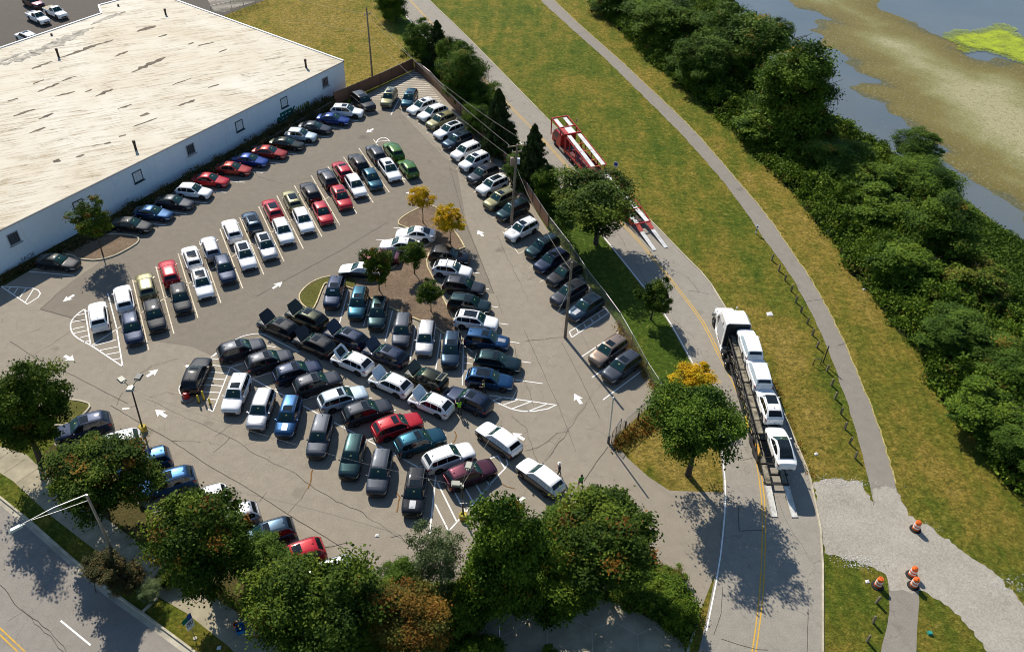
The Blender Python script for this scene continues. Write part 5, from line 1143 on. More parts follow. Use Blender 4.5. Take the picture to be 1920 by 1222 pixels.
CARS = [
 # double row, noses toward the warehouse
 ('T', 'plainroof', 'white', 184.5, 591, Hup, g1, 'white SUV standing alone inside the rounded hatch of the double row'),
 ('T', 'plainroof', 'white', 232, 559, Hup, g1, 'white SUV of the warehouse-facing line, tail to tail with the dark blue SUV'),
 ('T', 'plainroof', 'olive', 274, 535, Hup, g1, 'tan green SUV of the warehouse-facing line, beside the pink-red SUV'),
 ('T', 'plainroof', 'red', 317, 510, Hup, g1, 'red SUV of the warehouse-facing line, between tan green and grey SUVs'),
 ('T', 'pano', 'pearl', 360, 483, Hup, g1, 'pale SUV of the warehouse-facing line, right beside the red SUV', ),
 ('T', 'plainroof', 'silver', 395, 464, Hup, g1, 'silver SUV tail to tail with the navy SUV of the double row'),
 ('T', 'plainroof', 'white', 435, 431, Hup, g1, 'white SUV of the warehouse-facing line, fourth along from the red SUV'),
 ('T', 'pano', 'slate', 473, 416, Hup, g1, 'slate grey SUV tail to tail with the silver SUV of the double row'),
 ('T', 'pano', 'red', 511, 392, Hup, g1, 'red SUV of the warehouse-facing line with dark roof glass, beside the tan one'),
 ('T', 'pano', 'olive', 548, 375, Hup, g1, 'tan SUV with dark roof glass, between red and black in the double row'),
 ('T', 'plainroof', 'black', 582, 359, Hup, g1, 'black SUV tail to tail with the red hatchback of the double row'),
 ('T', 'plainroof', 'charcoal', 614, 333, Hup, g1, 'charcoal SUV tail to tail with the red SUV of the double row'),
 ('T', None, 'red', 642, 319, Hup, g1, 'red SUV of the warehouse-facing line, tail to tail with the white coupe-like SUV'),
 ('T', 'plainroof', 'black', 672, 304, Hup, g1, 'black SUV tail to tail with the teal hatchback of the double row'),
 ('T', 'plainroof', 'charcoal', 705, 287, Hup, g1, 'black SUV with long dark roof, beside the upper green SUV'),
 ('T', 'plainroof', 'green', 738, 282, Hup, g1, 'lime green SUV nearest the white painted arc'),
 # double row, noses toward the island
 ('T', 'plainroof', 'navy', 248, 615, Hdown, g1, 'dark blue SUV at the hatch end of the double row, nose out'),
 ('T', 'plainroof', 'black', 290, 591, Hdown, g1, 'black SUV between the dark blue SUV and another black one, nose out'),
 ('T', 'plainroof', 'black', 338.5, 559, Hdown, g1, 'black SUV with white plate bar between black and white cars, nose out'),
 ('T', 'pano', 'white', 379.5, 531, Hdown, g1, 'white SUV with dark roof glass between black and navy cars, nose out'),
 ('T', 'plainroof', 'navy', 422, 504, Hdown, g1, 'navy SUV between two white SUVs, nose out'),
 ('T', 'pano', 'white', 460, 478.5, Hdown, g1, 'white SUV with dark roof glass between navy and silver cars, nose out'),
 ('T', 'pano', 'silver', 499, 461, Hdown, g1, 'silver SUV with dark roof glass, nose out, between two white SUVs'),
 ('T', 'plainroof', 'white', 531, 433, Hdown, g1, 'white SUV with plain white roof beside the silver one, nose out'),
 ('T', 'plainroof', 'white', 569, 413, Hdown, g1, 'white SUV with plain white roof beside the red hatchback, nose out'),
 ('H', None, 'red', 605, 399, Hdown, g1, 'small bright red hatchback between white and red SUVs, nose out'),
 ('T', None, 'red', 640, 370, Hdown, g1, 'red SUV with dark roof glass, nose out, beside the small red hatchback'),
 ('T', 'openhood_nosun0', 'white', 667, 348, Hdown, g1, 'white sloping SUV between the red SUV and the teal hatchback'),
 ('H', None, 'teal', 698, 335, Hdown, g1, 'teal blue hatchback between two white SUVs, nose out'),
 ('W', None, 'white', 730.5, 318, Hdown, g1, 'white wagon with dark roof glass beside the lower green SUV'),
 ('H', None, 'green', 765, 314, Hdown + PI, g1, 'lime green hatchback at the far end of the double row'),
 # wall row
 ('S', None, 'black', 108, 491, Hwall, g2, 'black sedan parked alone beyond the small wall island'),
 ('S', None, 'black', 247, 421, Hwall, g2, 'black sedan nearest the small tree island, in the wall row'),
 ('S', None, 'blue', 287, 399, Hwall, g2, 'deep blue sedan between two black sedans of the wall row'),
 ('S', None, 'charcoal', 327, 379, Hwall, g2, 'dark grey sedan between deep blue and white in the wall row'),
 ('H', None, 'white', 363, 358, Hwall, g2, 'white hatchback beside a red sedan in the wall row'),
 ('S', None, 'red', 394, 337, Hwall, g2, 'crimson sedan beside the white hatchback of the wall row'),
 ('S', None, 'orange', 437, 316, Hwall, g2, 'brick red sedan between the crimson and bright blue sedans'),
 ('S', None, 'bright', 469, 300, Hwall, g2, 'bright blue sedan between two brick red sedans of the wall row'),
 ('S', None, 'orange', 505, 285, Hwall, g2, 'brick red sedan beside the dark green sedan of the wall row'),
 ('S', None, 'darkolive', 537.5, 269, Hwall, g2, 'dark green sedan under the graffiti end of the wall row'),
 ('H', None, 'ice', 564, 253, Hwall, g2, 'pale ice blue hatchback of the wall row'),
 ('S', None, 'charcoal', 590.5, 239, Hwall, g2, 'charcoal sedan between the ice blue and cobalt blue cars'),
 ('S', None, 'bright', 625, 223, Hwall, g2, 'cobalt blue sedan below the yellow-green graffiti'),
 ('W', None, 'white', 650.5, 208, Hwall, g2, 'white wagon with roof rails nearest the warehouse corner'),
 ('L', None, 'black', 681, 190, HR0, g2, 'big black SUV at the warehouse corner, angled away from the wall'),
 # fence row
 ('F', None, 'olive', 729.5, 183, HR1, g3, 'tan green SUV parked on the corner stripes'),
 ('F', None, 'teal', 768, 185, HR1 - .05, g3, 'blue SUV parked on the corner stripes beside the tan green one'),
 ('W', None, 'white', 791, 199, Hf, g3, 'white wagon first in the fence row after the corner stripes'),
 ('W', 'plainroof', 'white', 811, 211, Hf, g3, 'white wagon between another white wagon and a tan SUV by the fence'),
 ('F', None, 'olive', 826, 226, Hf, g3, 'tan SUV between two white wagons in the fence row'),
 ('W', 'pano', 'white', 842, 244, Hf, g3, 'white wagon with dark roof glass beside the grey-blue SUV by the fence'),
 ('F', None, 'slate', 857, 263, Hf, g3, 'grey-blue SUV among the white cars of the fence row'),
 ('F', 'plainroof', 'white', 873, 283, Hf, g3, 'white SUV just after the grey-blue SUV in the fence row'),
 ('F', None, 'white', 889, 302, Hf, g3, 'white SUV beside the black SUV of the fence row'),
 ('F', None, 'charcoal', 905, 326, Hf, g3, 'black SUV between two pale SUVs in the fence row'),
 ('F', 'pano', 'pearl', 923, 347, Hf, g3, 'white SUV with large dark roof glass beside the olive SUV by the fence'),
 ('F', None, 'olive', 937, 373, Hf, g3, 'olive SUV by the transformer pole'),
 ('F', None, 'forest', 961, 394, Hf, g3, 'dark green SUV right behind the transformer pole'),
 ('F', 'hoodstripe', 'white', 978, 430, Hf, g3, 'white SUV with a grey hood panel beyond the transformer pole'),
 ('F', None, 'forest', 1017, 462, Hf, g3, 'dark teal SUV beside the last white SUV of the fence row'),
 ('T', None, 'navy', 1034, 488, Hf, g3, 'dark blue SUV between teal and black SUVs by the chain-link fence'),
 ('T', None, 'black', 1058, 513, Hf, g3, 'black SUV between the dark blue and navy SUVs by the chain-link fence'),
 ('T', None, 'charcoal', 1067, 549, Hf, g3, 'charcoal SUV behind the armless pole'),
 ('T', 'hoodstripe', 'slate', 1098, 576, Hf, g3, 'slate SUV with a silver hood panel beside the small hatched bay'),
 ('F', None, 'bronze', 1141, 657, Hf, g3, 'bronze SUV of the last pair by the chain-link fence'),
 ('F', None, 'grey', 1166, 687, Hf, g3, 'dark grey SUV of the last pair by the chain-link fence'),
 # around the island
 ('S', None, 'white', 779, 438, HL, g4, 'white sedan parked between the two yellow trees'),
 ('S', None, 'white', 750, 459, HL, g4, 'white sedan partly behind an island tree'),
 ('S', None, 'maroon', 712, 480, HL, g4, 'very dark red sedan partly behind an island tree'),
 ('S', 'film', 'navy', 675, 506, HL, g4, 'navy sedan with white hood and roof at the island kerb'),
 ('T', 'plainroof', 'black', 843, 480, HI, g4, 'black SUV first along the cream kerb of the island'),
 ('H', None, 'white', 848, 505, HI, g4, 'white hatchback with bright roof bars beside the island'),
 ('T', None, 'charcoal', 870, 536, HI, g4, 'charcoal SUV between the white hatchback and a dark green SUV'),
 ('F', None, 'forest', 880, 570, HI, g4, 'dark green SUV beside the white SUV along the island'),
 ('T', 'pano', 'white', 893, 601, HI, g4, 'white SUV with dark roof glass along the island'),
 ('F', 'hoodstripe', 'blue', 913, 637, HI, g4, 'blue SUV with a pale hood panel beside the island tip'),
 ('T', None, 'forest', 933, 678, HI, g4, 'dark green-grey SUV between two blue SUVs'),
 ('T', 'pano', 'blue', 918, 711, HI, g4, 'blue SUV with dark roof glass nearest the pointed hatch'),
 ('F', None, 'navy', 627, 548, HB, g4, 'navy SUV with white papers in its windshield beside the grass end of the island'),
 ('F', None, 'teal', 672, 568, HB, g4, 'blue SUV between the navy and teal SUVs below the island'),
 ('F', None, 'forest', 709, 587, HB, g4, 'dark teal SUV below the island'),
 ('F', 'plainroof', 'grey', 754, 619, HB, g4, 'grey SUV below the island beside the silver one'),
 ('F', 'plainroof', 'silver', 798, 634, HB, g4, 'silver SUV below the island'),
 ('F', None, 'slate', 846, 655, HB, g4, 'slate blue SUV at the tip of the island'),
 # aisle with raised hoods
 ('W', 'openhood', 'black', 522, 612, HC, g6, 'black SUV with raised hood farthest along the aisle'),
 ('W', 'openhood', 'darkolive', 574, 594, HC, g6, 'dark olive SUV with raised hood beside the grass island'),
 ('W', 'openhood', 'black', 590, 644, HC, g6, 'black SUV with raised hood beside the navy one with raised hood'),
 ('W', 'openhood', 'navy', 648, 631, HC, g6, 'navy SUV with raised hood behind the blue SUV below the island'),
 ('H', 'openhood_dark', 'white', 660, 677, HC, g6, 'white hatchback with raised hood that has a dark centre'),
 ('W', 'openhood', 'navy', 722, 664, HC, g6, 'navy SUV with raised hood beside the grey SUV'),
 ('H', 'openhood', 'white', 732, 717, HC, g6, 'white hatchback with raised hood and dark roof glass, nearer the navy SUV'),
 ('H', 'openhood', 'darkolive', 798, 707, HC, g6, 'dark green hatchback with raised hood and open tailgate'),
 ('H', 'openhood', 'white', 808, 755, HC, g6, 'white hatchback with raised hood nearest the person in the green vest'),
 ('W', None, 'navy', 878, 749, HC, g6, 'navy SUV with closed hood between the two people in vests'),
 # noses up row
 ('T', None, 'charcoal', 453, 654, HD, g5, 'charcoal SUV at the rounded painted end of its row'),
 ('T', None, 'charcoal', 505, 675, HD, g5, 'charcoal SUV second from the rounded painted end'),
 ('T', None, 'navy', 558, 696, HD, g5, 'dark blue SUV between two charcoal SUVs of the same row'),
 ('T', None, 'charcoal', 595, 717, HD, g5, 'charcoal SUV beside the silver SUV in the same row'),
 ('T', None, 'ice', 643, 745, HD, g5, 'silver white SUV between two charcoal SUVs'),
 ('T', None, 'charcoal', 689, 770, HD, g5, 'charcoal SUV touching shadows with the crimson SUV'),
 ('T', None, 'red', 745, 797, HD, g5, 'crimson SUV in the middle of the dark row'),
 ('T', None, 'teal', 788, 826, HD, g5, 'petrol blue SUV between the crimson and white SUVs'),
 ('T', 'plainroof', 'white', 842, 855, HD, g5, 'white SUV between the petrol blue and maroon SUVs'),
 ('T', None, 'maroon', 882, 887, HD, g5, 'maroon SUV beneath the two-headed lamp'),
 # noses down row
 ('F', None, 'white', 443, 737, HE, g7, 'white SUV beside the hatched strip and yellow bollards'),
 ('F', 'plainroof', 'silver', 489, 767, HE, g7, 'silver grey SUV between the white and blue SUVs of the front row'),
 ('F', 'hoodstripe', 'blue', 541, 780, HE, g7, 'blue SUV with a pale hood panel in the front row'),
 ('F', 'plainroof', 'grey', 600, 817, HE, g7, 'grey SUV in the front row beside the blue one'),
 ('F', 'plainroof', 'forest', 661, 855, HE, g7, 'dark green SUV in the front row'),
 ('F', 'plainroof', 'grey', 712, 884, HE, g7, 'dark grey SUV second from the lamp hatch in the front row'),
 ('F', 'hoodstripe', 'black', 778, 921, HE, g7, 'black SUV with a silver hood panel beside the lamp hatch'),
 ('W', None, 'black', 368, 701, HF1, None, 'lone black SUV parked in the hatched strip by the red stump'),
 ('T', 'film', 'charcoal', 935, 822, HG, None, 'dark SUV wrapped in white film, farther from the two walkers'),
 ('T', 'film', 'charcoal', 1013, 893, HG, None, 'dark SUV wrapped in white film, beside the walker with the white hat'),
 # under the bottom trees
 ('W', None, 'navy', 155, 800, HK, g8, 'navy SUV by the dry grass island and the big green tree'),
 ('W', None, 'white', 212, 834, HK, g8, 'white car mostly hidden by the orange-tinged tree'),
 ('F', None, 'blue', 268, 868, HK, g8, 'blue SUV half hidden behind the orange-tinged tree, nearer the lamp'),
 ('W', None, 'blue', 311, 905, HK, g8, 'blue wagon with roof rails beside the orange-tinged tree'),
 ('T', None, 'pearl', 376, 940, HK, g8, 'pale car hidden behind the third bottom tree'),
 ('T', None, 'silver', 432, 973, HK, g8, 'silver car whose tail peeks out beside the third bottom tree'),
 ('T', None, 'slate', 498, 1003, HK, g8, 'slate SUV with roof rails beside the red car'),
 ('W', None, 'red', 552, 1044, HK, g8, 'red car half under the big bottom tree'),
 ('T', None, 'silver', 610, 1078, HK, g8, 'silver car with only its tail visible behind the big bottom tree'),
 # lot behind the warehouse
 ('P', None, 'white', 71, 32, HP, None, 'white pickup truck nearer the roof edge behind the warehouse'),
 ('P', None, 'white', 104, 22, HP, None, 'white pickup truck with a tan bed cover behind the warehouse'),
 ('L', None, 'maroon', 62, 4, HP, None, 'dark maroon SUV behind the white pickups'),
 ('L', None, 'white', 50, 70, HP + PI, None, 'white van-like SUV half hidden by the warehouse roof edge'),
]
def place_by_center(px, py, z): return G(px, py, z)
for kind, var, pc, px, py, hdg, grp, label in CARS:
    zc = SPEC[kind]['H'] * .48; p = G(px, py, zc)
    if var == 'openhood_nosun0': var = 'plainroof'
    if var == 'plainroof': var = 'openhood_nosun' if False else 'plainroof'
    hy = hdg + rnd.uniform(-.018, .018)
    if var and var.startswith('openhood'):
        f = Vector((math.cos(hy), math.sin(hy), 0)); 
    up = None
    o = place_car(kind, var, pc, p, hy, label, 'pickup' if kind == 'P' else ('sedan' if kind == 'S' else 'car'), grp, up)
    S_ = SPEC[kind]; h_ = S_['L'] / 2
    if 'open tailgate' in label:
        R_ = Matrix.Rotation(math.radians(12), 3, 'Y'); c_ = Vector((-h_ + .35, 0, S_['H'] + .12)); mb = MB(); mb.box(c_, (.85, 1.25, .09), R=R_, taper=.94); tg = mb.build('open_tailgate', PAINT[pc], o, 40)
        mb = MB(); mb.box(c_ + Vector((.06, 0, .05)), (.42, .95, .03), R=R_); mb.build('glass_pane', MAT['glass'], tg)
    if 'bright roof bars' in label:
        for x_ in (.35, -.65): mb = MB(); mb.bar((x_, -.62, S_['H'] + .09), (x_, .62, S_['H'] + .09), .07, .04); mb.build('roof_bar', MAT['whitedeck'], o)
    if 'tan bed cover' in label: mb = MB(); mb.box((-h_ + .95, 0, 1.19), (1.75, 1.6, .05)); mb.build('bed_cover', plain('tan_bed_cover', (.33, .28, .18), .8), o)
    if 'white papers' in label:
        xa_ = h_ - S_['g'][0]; xb_ = h_ - S_['g'][1]; mb = MB(); q_ = [(xa_ - .38, -.3, S_['hc'] + .40), (xa_ - .38, .2, S_['hc'] + .40), (xa_ - .52, .2, S_['hc'] + .535), (xa_ - .52, -.3, S_['hc'] + .535)]; mb.add(q_, [(0, 1, 2, 3)]); mb.build('paper_sheet', MAT['refl'], o)
# ------------------------------------------------------------------ trees and undergrowth
def leaf_mat(name, stops, orange=None, trans=.2):
    t = NT(name); lum = t.attr('lum').outputs['Fac']; hue = t.attr('hue').outputs['Fac']
    c = t.ramp(lum, stops)
    if orange: c = t.mix(hue, c, t.ramp(lum, orange))
    t.set(c, .7, 0, .12)
    tl_2 = t.n('ShaderNodeBsdfTranslucent'); t.l(t.mix(1.0, c, (.95, 1.0, .55), 'MULTIPLY'), tl_2.inputs[0]); ms = t.n('ShaderNodeMixShader'); ms.inputs[0].default_value = trans
    t.l(t.b.outputs[0], ms.inputs[1]); t.l(tl_2.outputs[0], ms.inputs[2]); t.l(ms.outputs[0], t.out.inputs[0]); return t.mat
GR = [(0, (.012, .034, .003)), (.5, (.052, .092, .007)), (1, (.14, .19, .016))]
ORA = [(0, (.16, .05, .01)), (.5, (.30, .10, .014)), (1, (.40, .18, .02))]
LM = dict(maple=leaf_mat('maple_leaves', GR, ORA), dark=leaf_mat('dark_leaves', [(0, (.017, .048, .004)), (.5, (.07, .13, .010)), (1, (.16, .24, .022))], ORA),
          bright=leaf_mat('bright_leaves', [(0, (.03, .065, .008)), (.5, (.065, .125, .012)), (1, (.13, .2, .025))], ORA), willow=leaf_mat('pale_leaves', [(0, (.05, .08, .025)), (.5, (.10, .14, .05)), (1, (.18, .23, .10))]),
          yellow=leaf_mat('yellow_leaves', [(0, (.45, .27, .01)), (.5, (.72, .46, .012)), (1, (.8, .6, .04))], [(0, (.16, .18, .01)), (1, (.35, .34, .02))], .4), cedar=leaf_mat('cedar_needles', [(0, (.018, .035, .01)), (.5, (.04, .065, .018)), (1, (.08, .11, .03))], None, .1),
          autumn=leaf_mat('autumn_leaves', [(0, (.05, .06, .01)), (.5, (.11, .105, .016)), (1, (.2, .16, .025))], ORA), thicket=leaf_mat('thicket_leaves', [(0, (.02, .052, .004)), (.5, (.085, .15, .011)), (1, (.19, .26, .024))], [(0, (.10, .07, .015)), (1, (.26, .18, .04))]),
          weeds=leaf_mat('dry_weeds', [(0, (.03, .035, .012)), (.5, (.06, .065, .02)), (1, (.13, .11, .04))], [(0, (.09, .05, .02)), (1, (.2, .12, .04))], .1))
BARK = plain('tree_bark', (.07, .055, .042), .95, 0, .1, .35, 4)
def leaf_mesh(name, C, size, rg, up=.35, hue=None, lum=None, mat=None, out=None):
    """C: Nx3 leaf centres -> one mesh of N small leaf-clump faces"""
    n = len(C); nr = rg.normal(size=(n, 3)); nr /= np.linalg.norm(nr, axis=1)[:, None]
    nr[:, 2] = np.abs(nr[:, 2]) + up
    if out is not None: nr += out * .5
    nr /= np.linalg.norm(nr, axis=1)[:, None]
    a = np.cross(nr, rg.normal(size=(n, 3))); a /= np.linalg.norm(a, axis=1)[:, None]; b = np.cross(nr, a)
    s = size * rg.uniform(.6, 1.35, (n, 1)); el = rg.uniform(.45, .8, (n, 1)); dr = nr * s * -.22
    V = np.stack([C - a * s, C - b * s * el + dr * 0, C + a * s, C + b * s * el], 1); V[:, 0] += dr; V[:, 2] += dr
    V = V.reshape(-1, 3)
    me = bpy.data.meshes.new(name); me.vertices.add(4 * n); me.vertices.foreach_set('co', V.astype(np.float32).ravel())
    me.loops.add(4 * n); me.loops.foreach_set('vertex_index', np.arange(4 * n, dtype=np.int32)); me.polygons.add(n)
    me.polygons.foreach_set('loop_start', np.arange(0, 4 * n, 4, dtype=np.int32)); me.polygons.foreach_set('loop_total', np.full(n, 4, np.int32))
    me.update(calc_edges=True)
    me.attributes.new('lum', 'FLOAT', 'FACE').data.foreach_set('value', np.clip(lum if lum is not None else rg.uniform(0, 1, n), 0, 1).astype(np.float32))
    me.attributes.new('hue', 'FLOAT', 'FACE').data.foreach_set('value', np.clip(hue if hue is not None else np.zeros(n), 0, 1).astype(np.float32))
    me.materials.append(mat); return me
def crown_mesh(name, seed, mat, clumps=62, per=80, leaf=.031, huef=0.0, topo=0.0, lump=.2, flat=1.0, csize=.27, sub_=7):
    """cushions of foliage set around an uneven ellipsoid, with gaps between them"""
    rg = np.random.default_rng(seed); K = clumps; k = np.arange(K) + .5
    zz = 1 - 2 * k / K; an = k * 2.39996 + rg.normal(0, .25, K); q = np.sqrt(1 - zz * zz); d = np.stack([q * np.cos(an), q * np.sin(an), zz], 1) + rg.normal(0, .13, (K, 3)); d /= np.linalg.norm(d, axis=1)[:, None]
    ph = rg.uniform(0, 6.28, 9)
    lob = 1 + lump * (np.sin(d[:, 0] * 3.1 + ph[0]) * np.cos(d[:, 1] * 3.3 + ph[1]) + .6 * np.sin(d[:, 2] * 4.2 + ph[2] + d[:, 0] * 2))
    r = lob * rg.uniform(.60, .92, K); inner = rg.uniform(size=K) < .2; r[inner] *= .55
    c = d * r[:, None]; c[:, 2] *= flat; c[:, 2] = np.where(c[:, 2] < -.55, -.55 + (c[:, 2] + .55) * .4, c[:, 2])
    rb = csize * rg.uniform(.6, 1.35, K)
    e = rg.normal(size=(K * sub_, 3)); e /= np.linalg.norm(e, axis=1)[:, None]; ci = np.repeat(np.arange(K), sub_)
    e = e + d[ci] * .45 + np.array([0, 0, .45]); e /= np.linalg.norm(e, axis=1)[:, None]
    sc_ = c[ci] + e * rb[ci][:, None] * np.array([1, 1, .75])
    hc = np.where(rg.uniform(size=K) < huef * (.5 if huef > .25 else .0), rg.uniform(.5, .9, K), 0); lc = rg.normal(.5, .2, K); ls = rg.normal(0, .12, K * sub_); hs = (rg.uniform(size=K * sub_) < huef * (1 + 1.2 * topo * c[ci][:, 2])) * rg.uniform(.4, .9, K * sub_)
    nper = rg.poisson(per, K * sub_) + 6; idx = np.repeat(np.arange(K * sub_), nper); n = len(idx)
    off = rg.normal(size=(n, 3)) * (rb[ci] * .36)[idx][:, None]; off[:, 2] *= .55
    C = (sc_[idx] + off) * .93
    return leaf_mesh(name, C, leaf, rg, .35, np.maximum(hc[ci], hs)[idx] * rg.uniform(.5, 1, n), (lc[ci] + ls)[idx] + rg.normal(0, .13, n), mat, e[idx])
def cedar_mesh(name, seed, mat, n=15000):
    rg = np.random.default_rng(seed); z = rg.uniform(0, 1, n) ** 1.35; ang = rg.uniform(0, 6.283, n)
    br = .55 + .45 * np.sin(z * 34 + np.sin(ang * 3 + seed) * 1.7) * .6 + .25 * np.sin(ang * 7 + z * 20)
    r = (1 - z) ** .62 * 1.25 * np.clip(br, .4, 1.05) * rg.uniform(.45, 1.0, n) ** .5
    C = np.stack([r * np.cos(ang), r * np.sin(ang), z * 2 - 1 - r * .12], 1)
    return leaf_mesh(name, C, .05, rg, .1, None, rg.normal(.5, .22, n), mat, C * [1, 1, 0])
CM = dict(mapleA=crown_mesh('crown', 1, LM['maple'], huef=.02, topo=.5, lump=.15), mapleB=crown_mesh('crown', 2, LM['maple'], huef=.12, topo=.6), mapleC=crown_mesh('crown', 3, LM['maple'], huef=.05, topo=.3, lump=.24),
          autumn=crown_mesh('crown', 4, LM['autumn'], huef=.3, topo=.4, lump=.26), darkA=crown_mesh('crown', 5, LM['dark'], lump=.28), darkB=crown_mesh('crown', 6, LM['dark'], huef=.03, lump=.24, clumps=80), brightA=crown_mesh('crown', 7, LM['bright'], huef=.05, lump=.3), brightB=crown_mesh('crown', 8, LM['bright'], lump=.34, clumps=46),
          willow=crown_mesh('crown', 9, LM['willow'], clumps=60, per=30, leaf=.028, lump=.34), yellowA=crown_mesh('crown', 10, LM['yellow'], clumps=34, per=30, leaf=.05, huef=.2, lump=.3), yellowB=crown_mesh('crown', 11, LM['yellow'], clumps=38, per=30, leaf=.05, huef=.3, lump=.34),
          smallA=crown_mesh('crown', 12, LM['maple'], clumps=36, per=34, leaf=.05, lump=.34), smallB=crown_mesh('crown', 13, LM['maple'], clumps=38, per=30, leaf=.05, lump=.3, huef=.1), dry=crown_mesh('crown', 14, LM['weeds'], clumps=50, per=40, leaf=.045, huef=.3, lump=.34), cedarA=cedar_mesh('crown', 15, LM['cedar']), cedarB=cedar_mesh('crown', 16, LM['cedar']), shrub=crown_mesh('crown', 17, LM['thicket'], clumps=50, per=60, leaf=.045, lump=.36, flat=.8), shrubdry=crown_mesh('crown', 18, LM['thicket'], clumps=50, per=60, leaf=.045, lump=.36, flat=.8, huef=.35))
def tree(name, label, cat, base, cpx, a, b, crown, group=None, trunk_r=.16, bz=0.0, cone=False, hmin=None):
    bw = G(base[0], base[1], bz); zc = height_at(bw, cpx[1])
    if hmin: zc = max(zc, hmin)
    cw = Vector((bw.x, bw.y, zc)); x_, y_, dep = PX(cw); sc = F / dep
    dx = (cpx[0] - x_) / sc; cw = cw + right * dx
    R = a / sc; th = math.asin(min(1, (CAMH - zc) / (cw - CAMP).length))
    q = (b / sc) ** 2 - (R * math.sin(th)) ** 2; Rz = math.sqrt(max(q, (R * .45) ** 2)) / math.cos(th); Rz = min(Rz, max(zc - bz + .6, .5) if not cone else 99)
    if cone: Rz = max(R * 1.3, (b / sc) / math.cos(th) * .95)
    root = empty(name, bw); tag(root, label, cat, group)
    m = CM[crown]; o = bpy.data.objects.new('crown', m); COL.objects.link(o); o.parent = root; o.location = cw - bw; o.scale = (R, R, Rz); o.rotation_euler = (0, 0, rnd.uniform(0, 6.28))
    mb = MB(); c = cw - bw; top = c.z + Rz * (.55 if not cone else .9); k = [0, .25, .5, .75, 1]
    mb.tube([(c.x * t * t + math.sin(t * 5) * .05, c.y * t * t, top * t - .05) for t in k], [trunk_r * (1.35 if t == 0 else 1 - .72 * t) for t in k], 8)
    if not cone:
        for i in range(7):
            t = rnd.uniform(.35, .75); an = i * 2.4 + rnd.uniform(-.4, .4); s = Vector((c.x * t * t, c.y * t * t, top * t)); L_ = R * rnd.uniform(.5, .8)
            mb.tube([tuple(s), tuple(s + Vector((math.cos(an) * L_ * .5, math.sin(an) * L_ * .5, L_ * .3))), tuple(s + Vector((math.cos(an) * L_, math.sin(an) * L_, L_ * .55 + .1)))], [trunk_r * .42, trunk_r * .28, trunk_r * .1], 5)
    mb.build('trunk', BARK, root, 60); return root
gt = 'trees along the planting bed'; gi_ = 'young trees on the mulch islands'; gl = 'trees between fence and levee road'
tree('maple_tree', 'large round green tree at the sidewalk corner, few orange leaves', 'tree', (76, 862), (45, 764), 74, 90, 'mapleA', gt, .24)
tree('maple_tree', 'round tree with many orange tufts beside the blue wagon', 'tree', (200, 965), (183, 888), 87, 78, 'mapleB', gt, .22)
tree('maple_tree', 'large tree with scattered orange tufts beside the street light', 'tree', (398, 1112), (380, 1014), 98, 104, 'mapleC', gt, .24)
tree('maple_tree', 'big dark green tree in front of the red car', 'tree', (600, 1240), (594, 1138), 110, 106, 'mapleA', gt, .26)
tree('maple_tree', 'tree with the most red and orange leaves, by the plaza', 'tree', (766, 1235), (762, 1158), 76, 74, 'autumn', gt, .2)
tree('willow_tree', 'pale feathery green tree standing before the lamp hatch', 'tree', (828, 1110), (817, 1046), 52, 62, 'willow', gt, .12)
tree('maple_tree', 'tall dark green tree between the lamp hatch and the plaza', 'tree', (955, 1145), (950, 1060), 84, 108, 'darkB', gt, .24)
tree('maple_tree', 'wide green tree with an orange tuft beside the driveway', 'tree', (1128, 1110), (1132, 1016), 108, 94, 'mapleC', gt, .25)
tree('young_tree', 'bright green bushy tree beside the two walkers', 'tree', (1080, 1010), (1075, 978), 54, 40, 'brightB', gt, .1)
tree('young_tree', 'yellow-green brushy tree poking up behind the red-orange tree', 'tree', (745, 1135), (748, 1088), 42, 22, 'brightA', gt, .08)
tree('young_tree', 'green brushy tree wedged between the dark big tree and the red-orange tree', 'tree', (680, 1190), (668, 1110), 48, 46, 'brightA', gt, .1)
tree('young_tree', 'green brushy tree between the slate SUV and the red car', 'tree', (510, 1085), (500, 1045), 46, 34, 'brightB', gt, .1)
tree('maple_tree', 'dense round green tree in the dry grass at the entrance', 'tree', (1290, 890), (1307, 787), 76, 76, 'darkA', gl, .24)
tree('autumn_tree', 'yellow and orange topped tree behind the dense round tree', 'tree', (1300, 752), (1300, 706), 38, 28, 'yellowB', gl, .12)
tree('maple_tree', 'broad dark green tree whose crown overhangs the red carrier', 'tree', (1117, 457), (1113, 374), 80, 60, 'mapleA', gl, .26)
tree('young_tree', 'small dark green tree on the shaded grass by the road', 'tree', (1220, 599), (1229, 556), 31, 36, 'smallA', gl, .09)
tree('cedar_tree', 'pointed dark cedar behind the transformer pole', 'tree', (1003, 352), (1000, 300), 40, 66, 'cedarA', gl, .14, cone=True)
tree('cedar_tree', 'broad dark cedar just beyond the slatted fence middle', 'tree', (943, 285), (934, 234), 42, 66, 'cedarB', gl, .14, cone=True)
tree('cedar_tree', 'short dark cedar leaning over the slatted fence near the pointed one', 'tree', (962, 300), (958, 268), 24, 36, 'cedarA', gl, .12, cone=True)
tree('broadleaf_tree', 'bright leafy green tree beyond the fence, next to the roadside cedars', 'tree', (868, 190), (868, 136), 46, 52, 'brightA', gl, .18)
tree('cedar_tree', 'slim dark cedar between two leafy trees at the lot corner', 'tree', (822, 128), (820, 84), 30, 44, 'cedarB', gl, .12, cone=True)
tree('broadleaf_tree', 'green leafy tree right behind the fence corner', 'tree', (795, 118), (788, 78), 33, 38, 'brightB', gl, .16)
tree('broadleaf_tree', 'dark tree by the road on the edge of the golden lawn', 'tree', (742, 36), (734, 8), 30, 28, 'darkB', gl, .16)
tree('broadleaf_tree', 'bushy green tree hugging the fence below the broad cedar', 'tree', (905, 250), (897, 226), 26, 32, 'darkA', gl, .12)
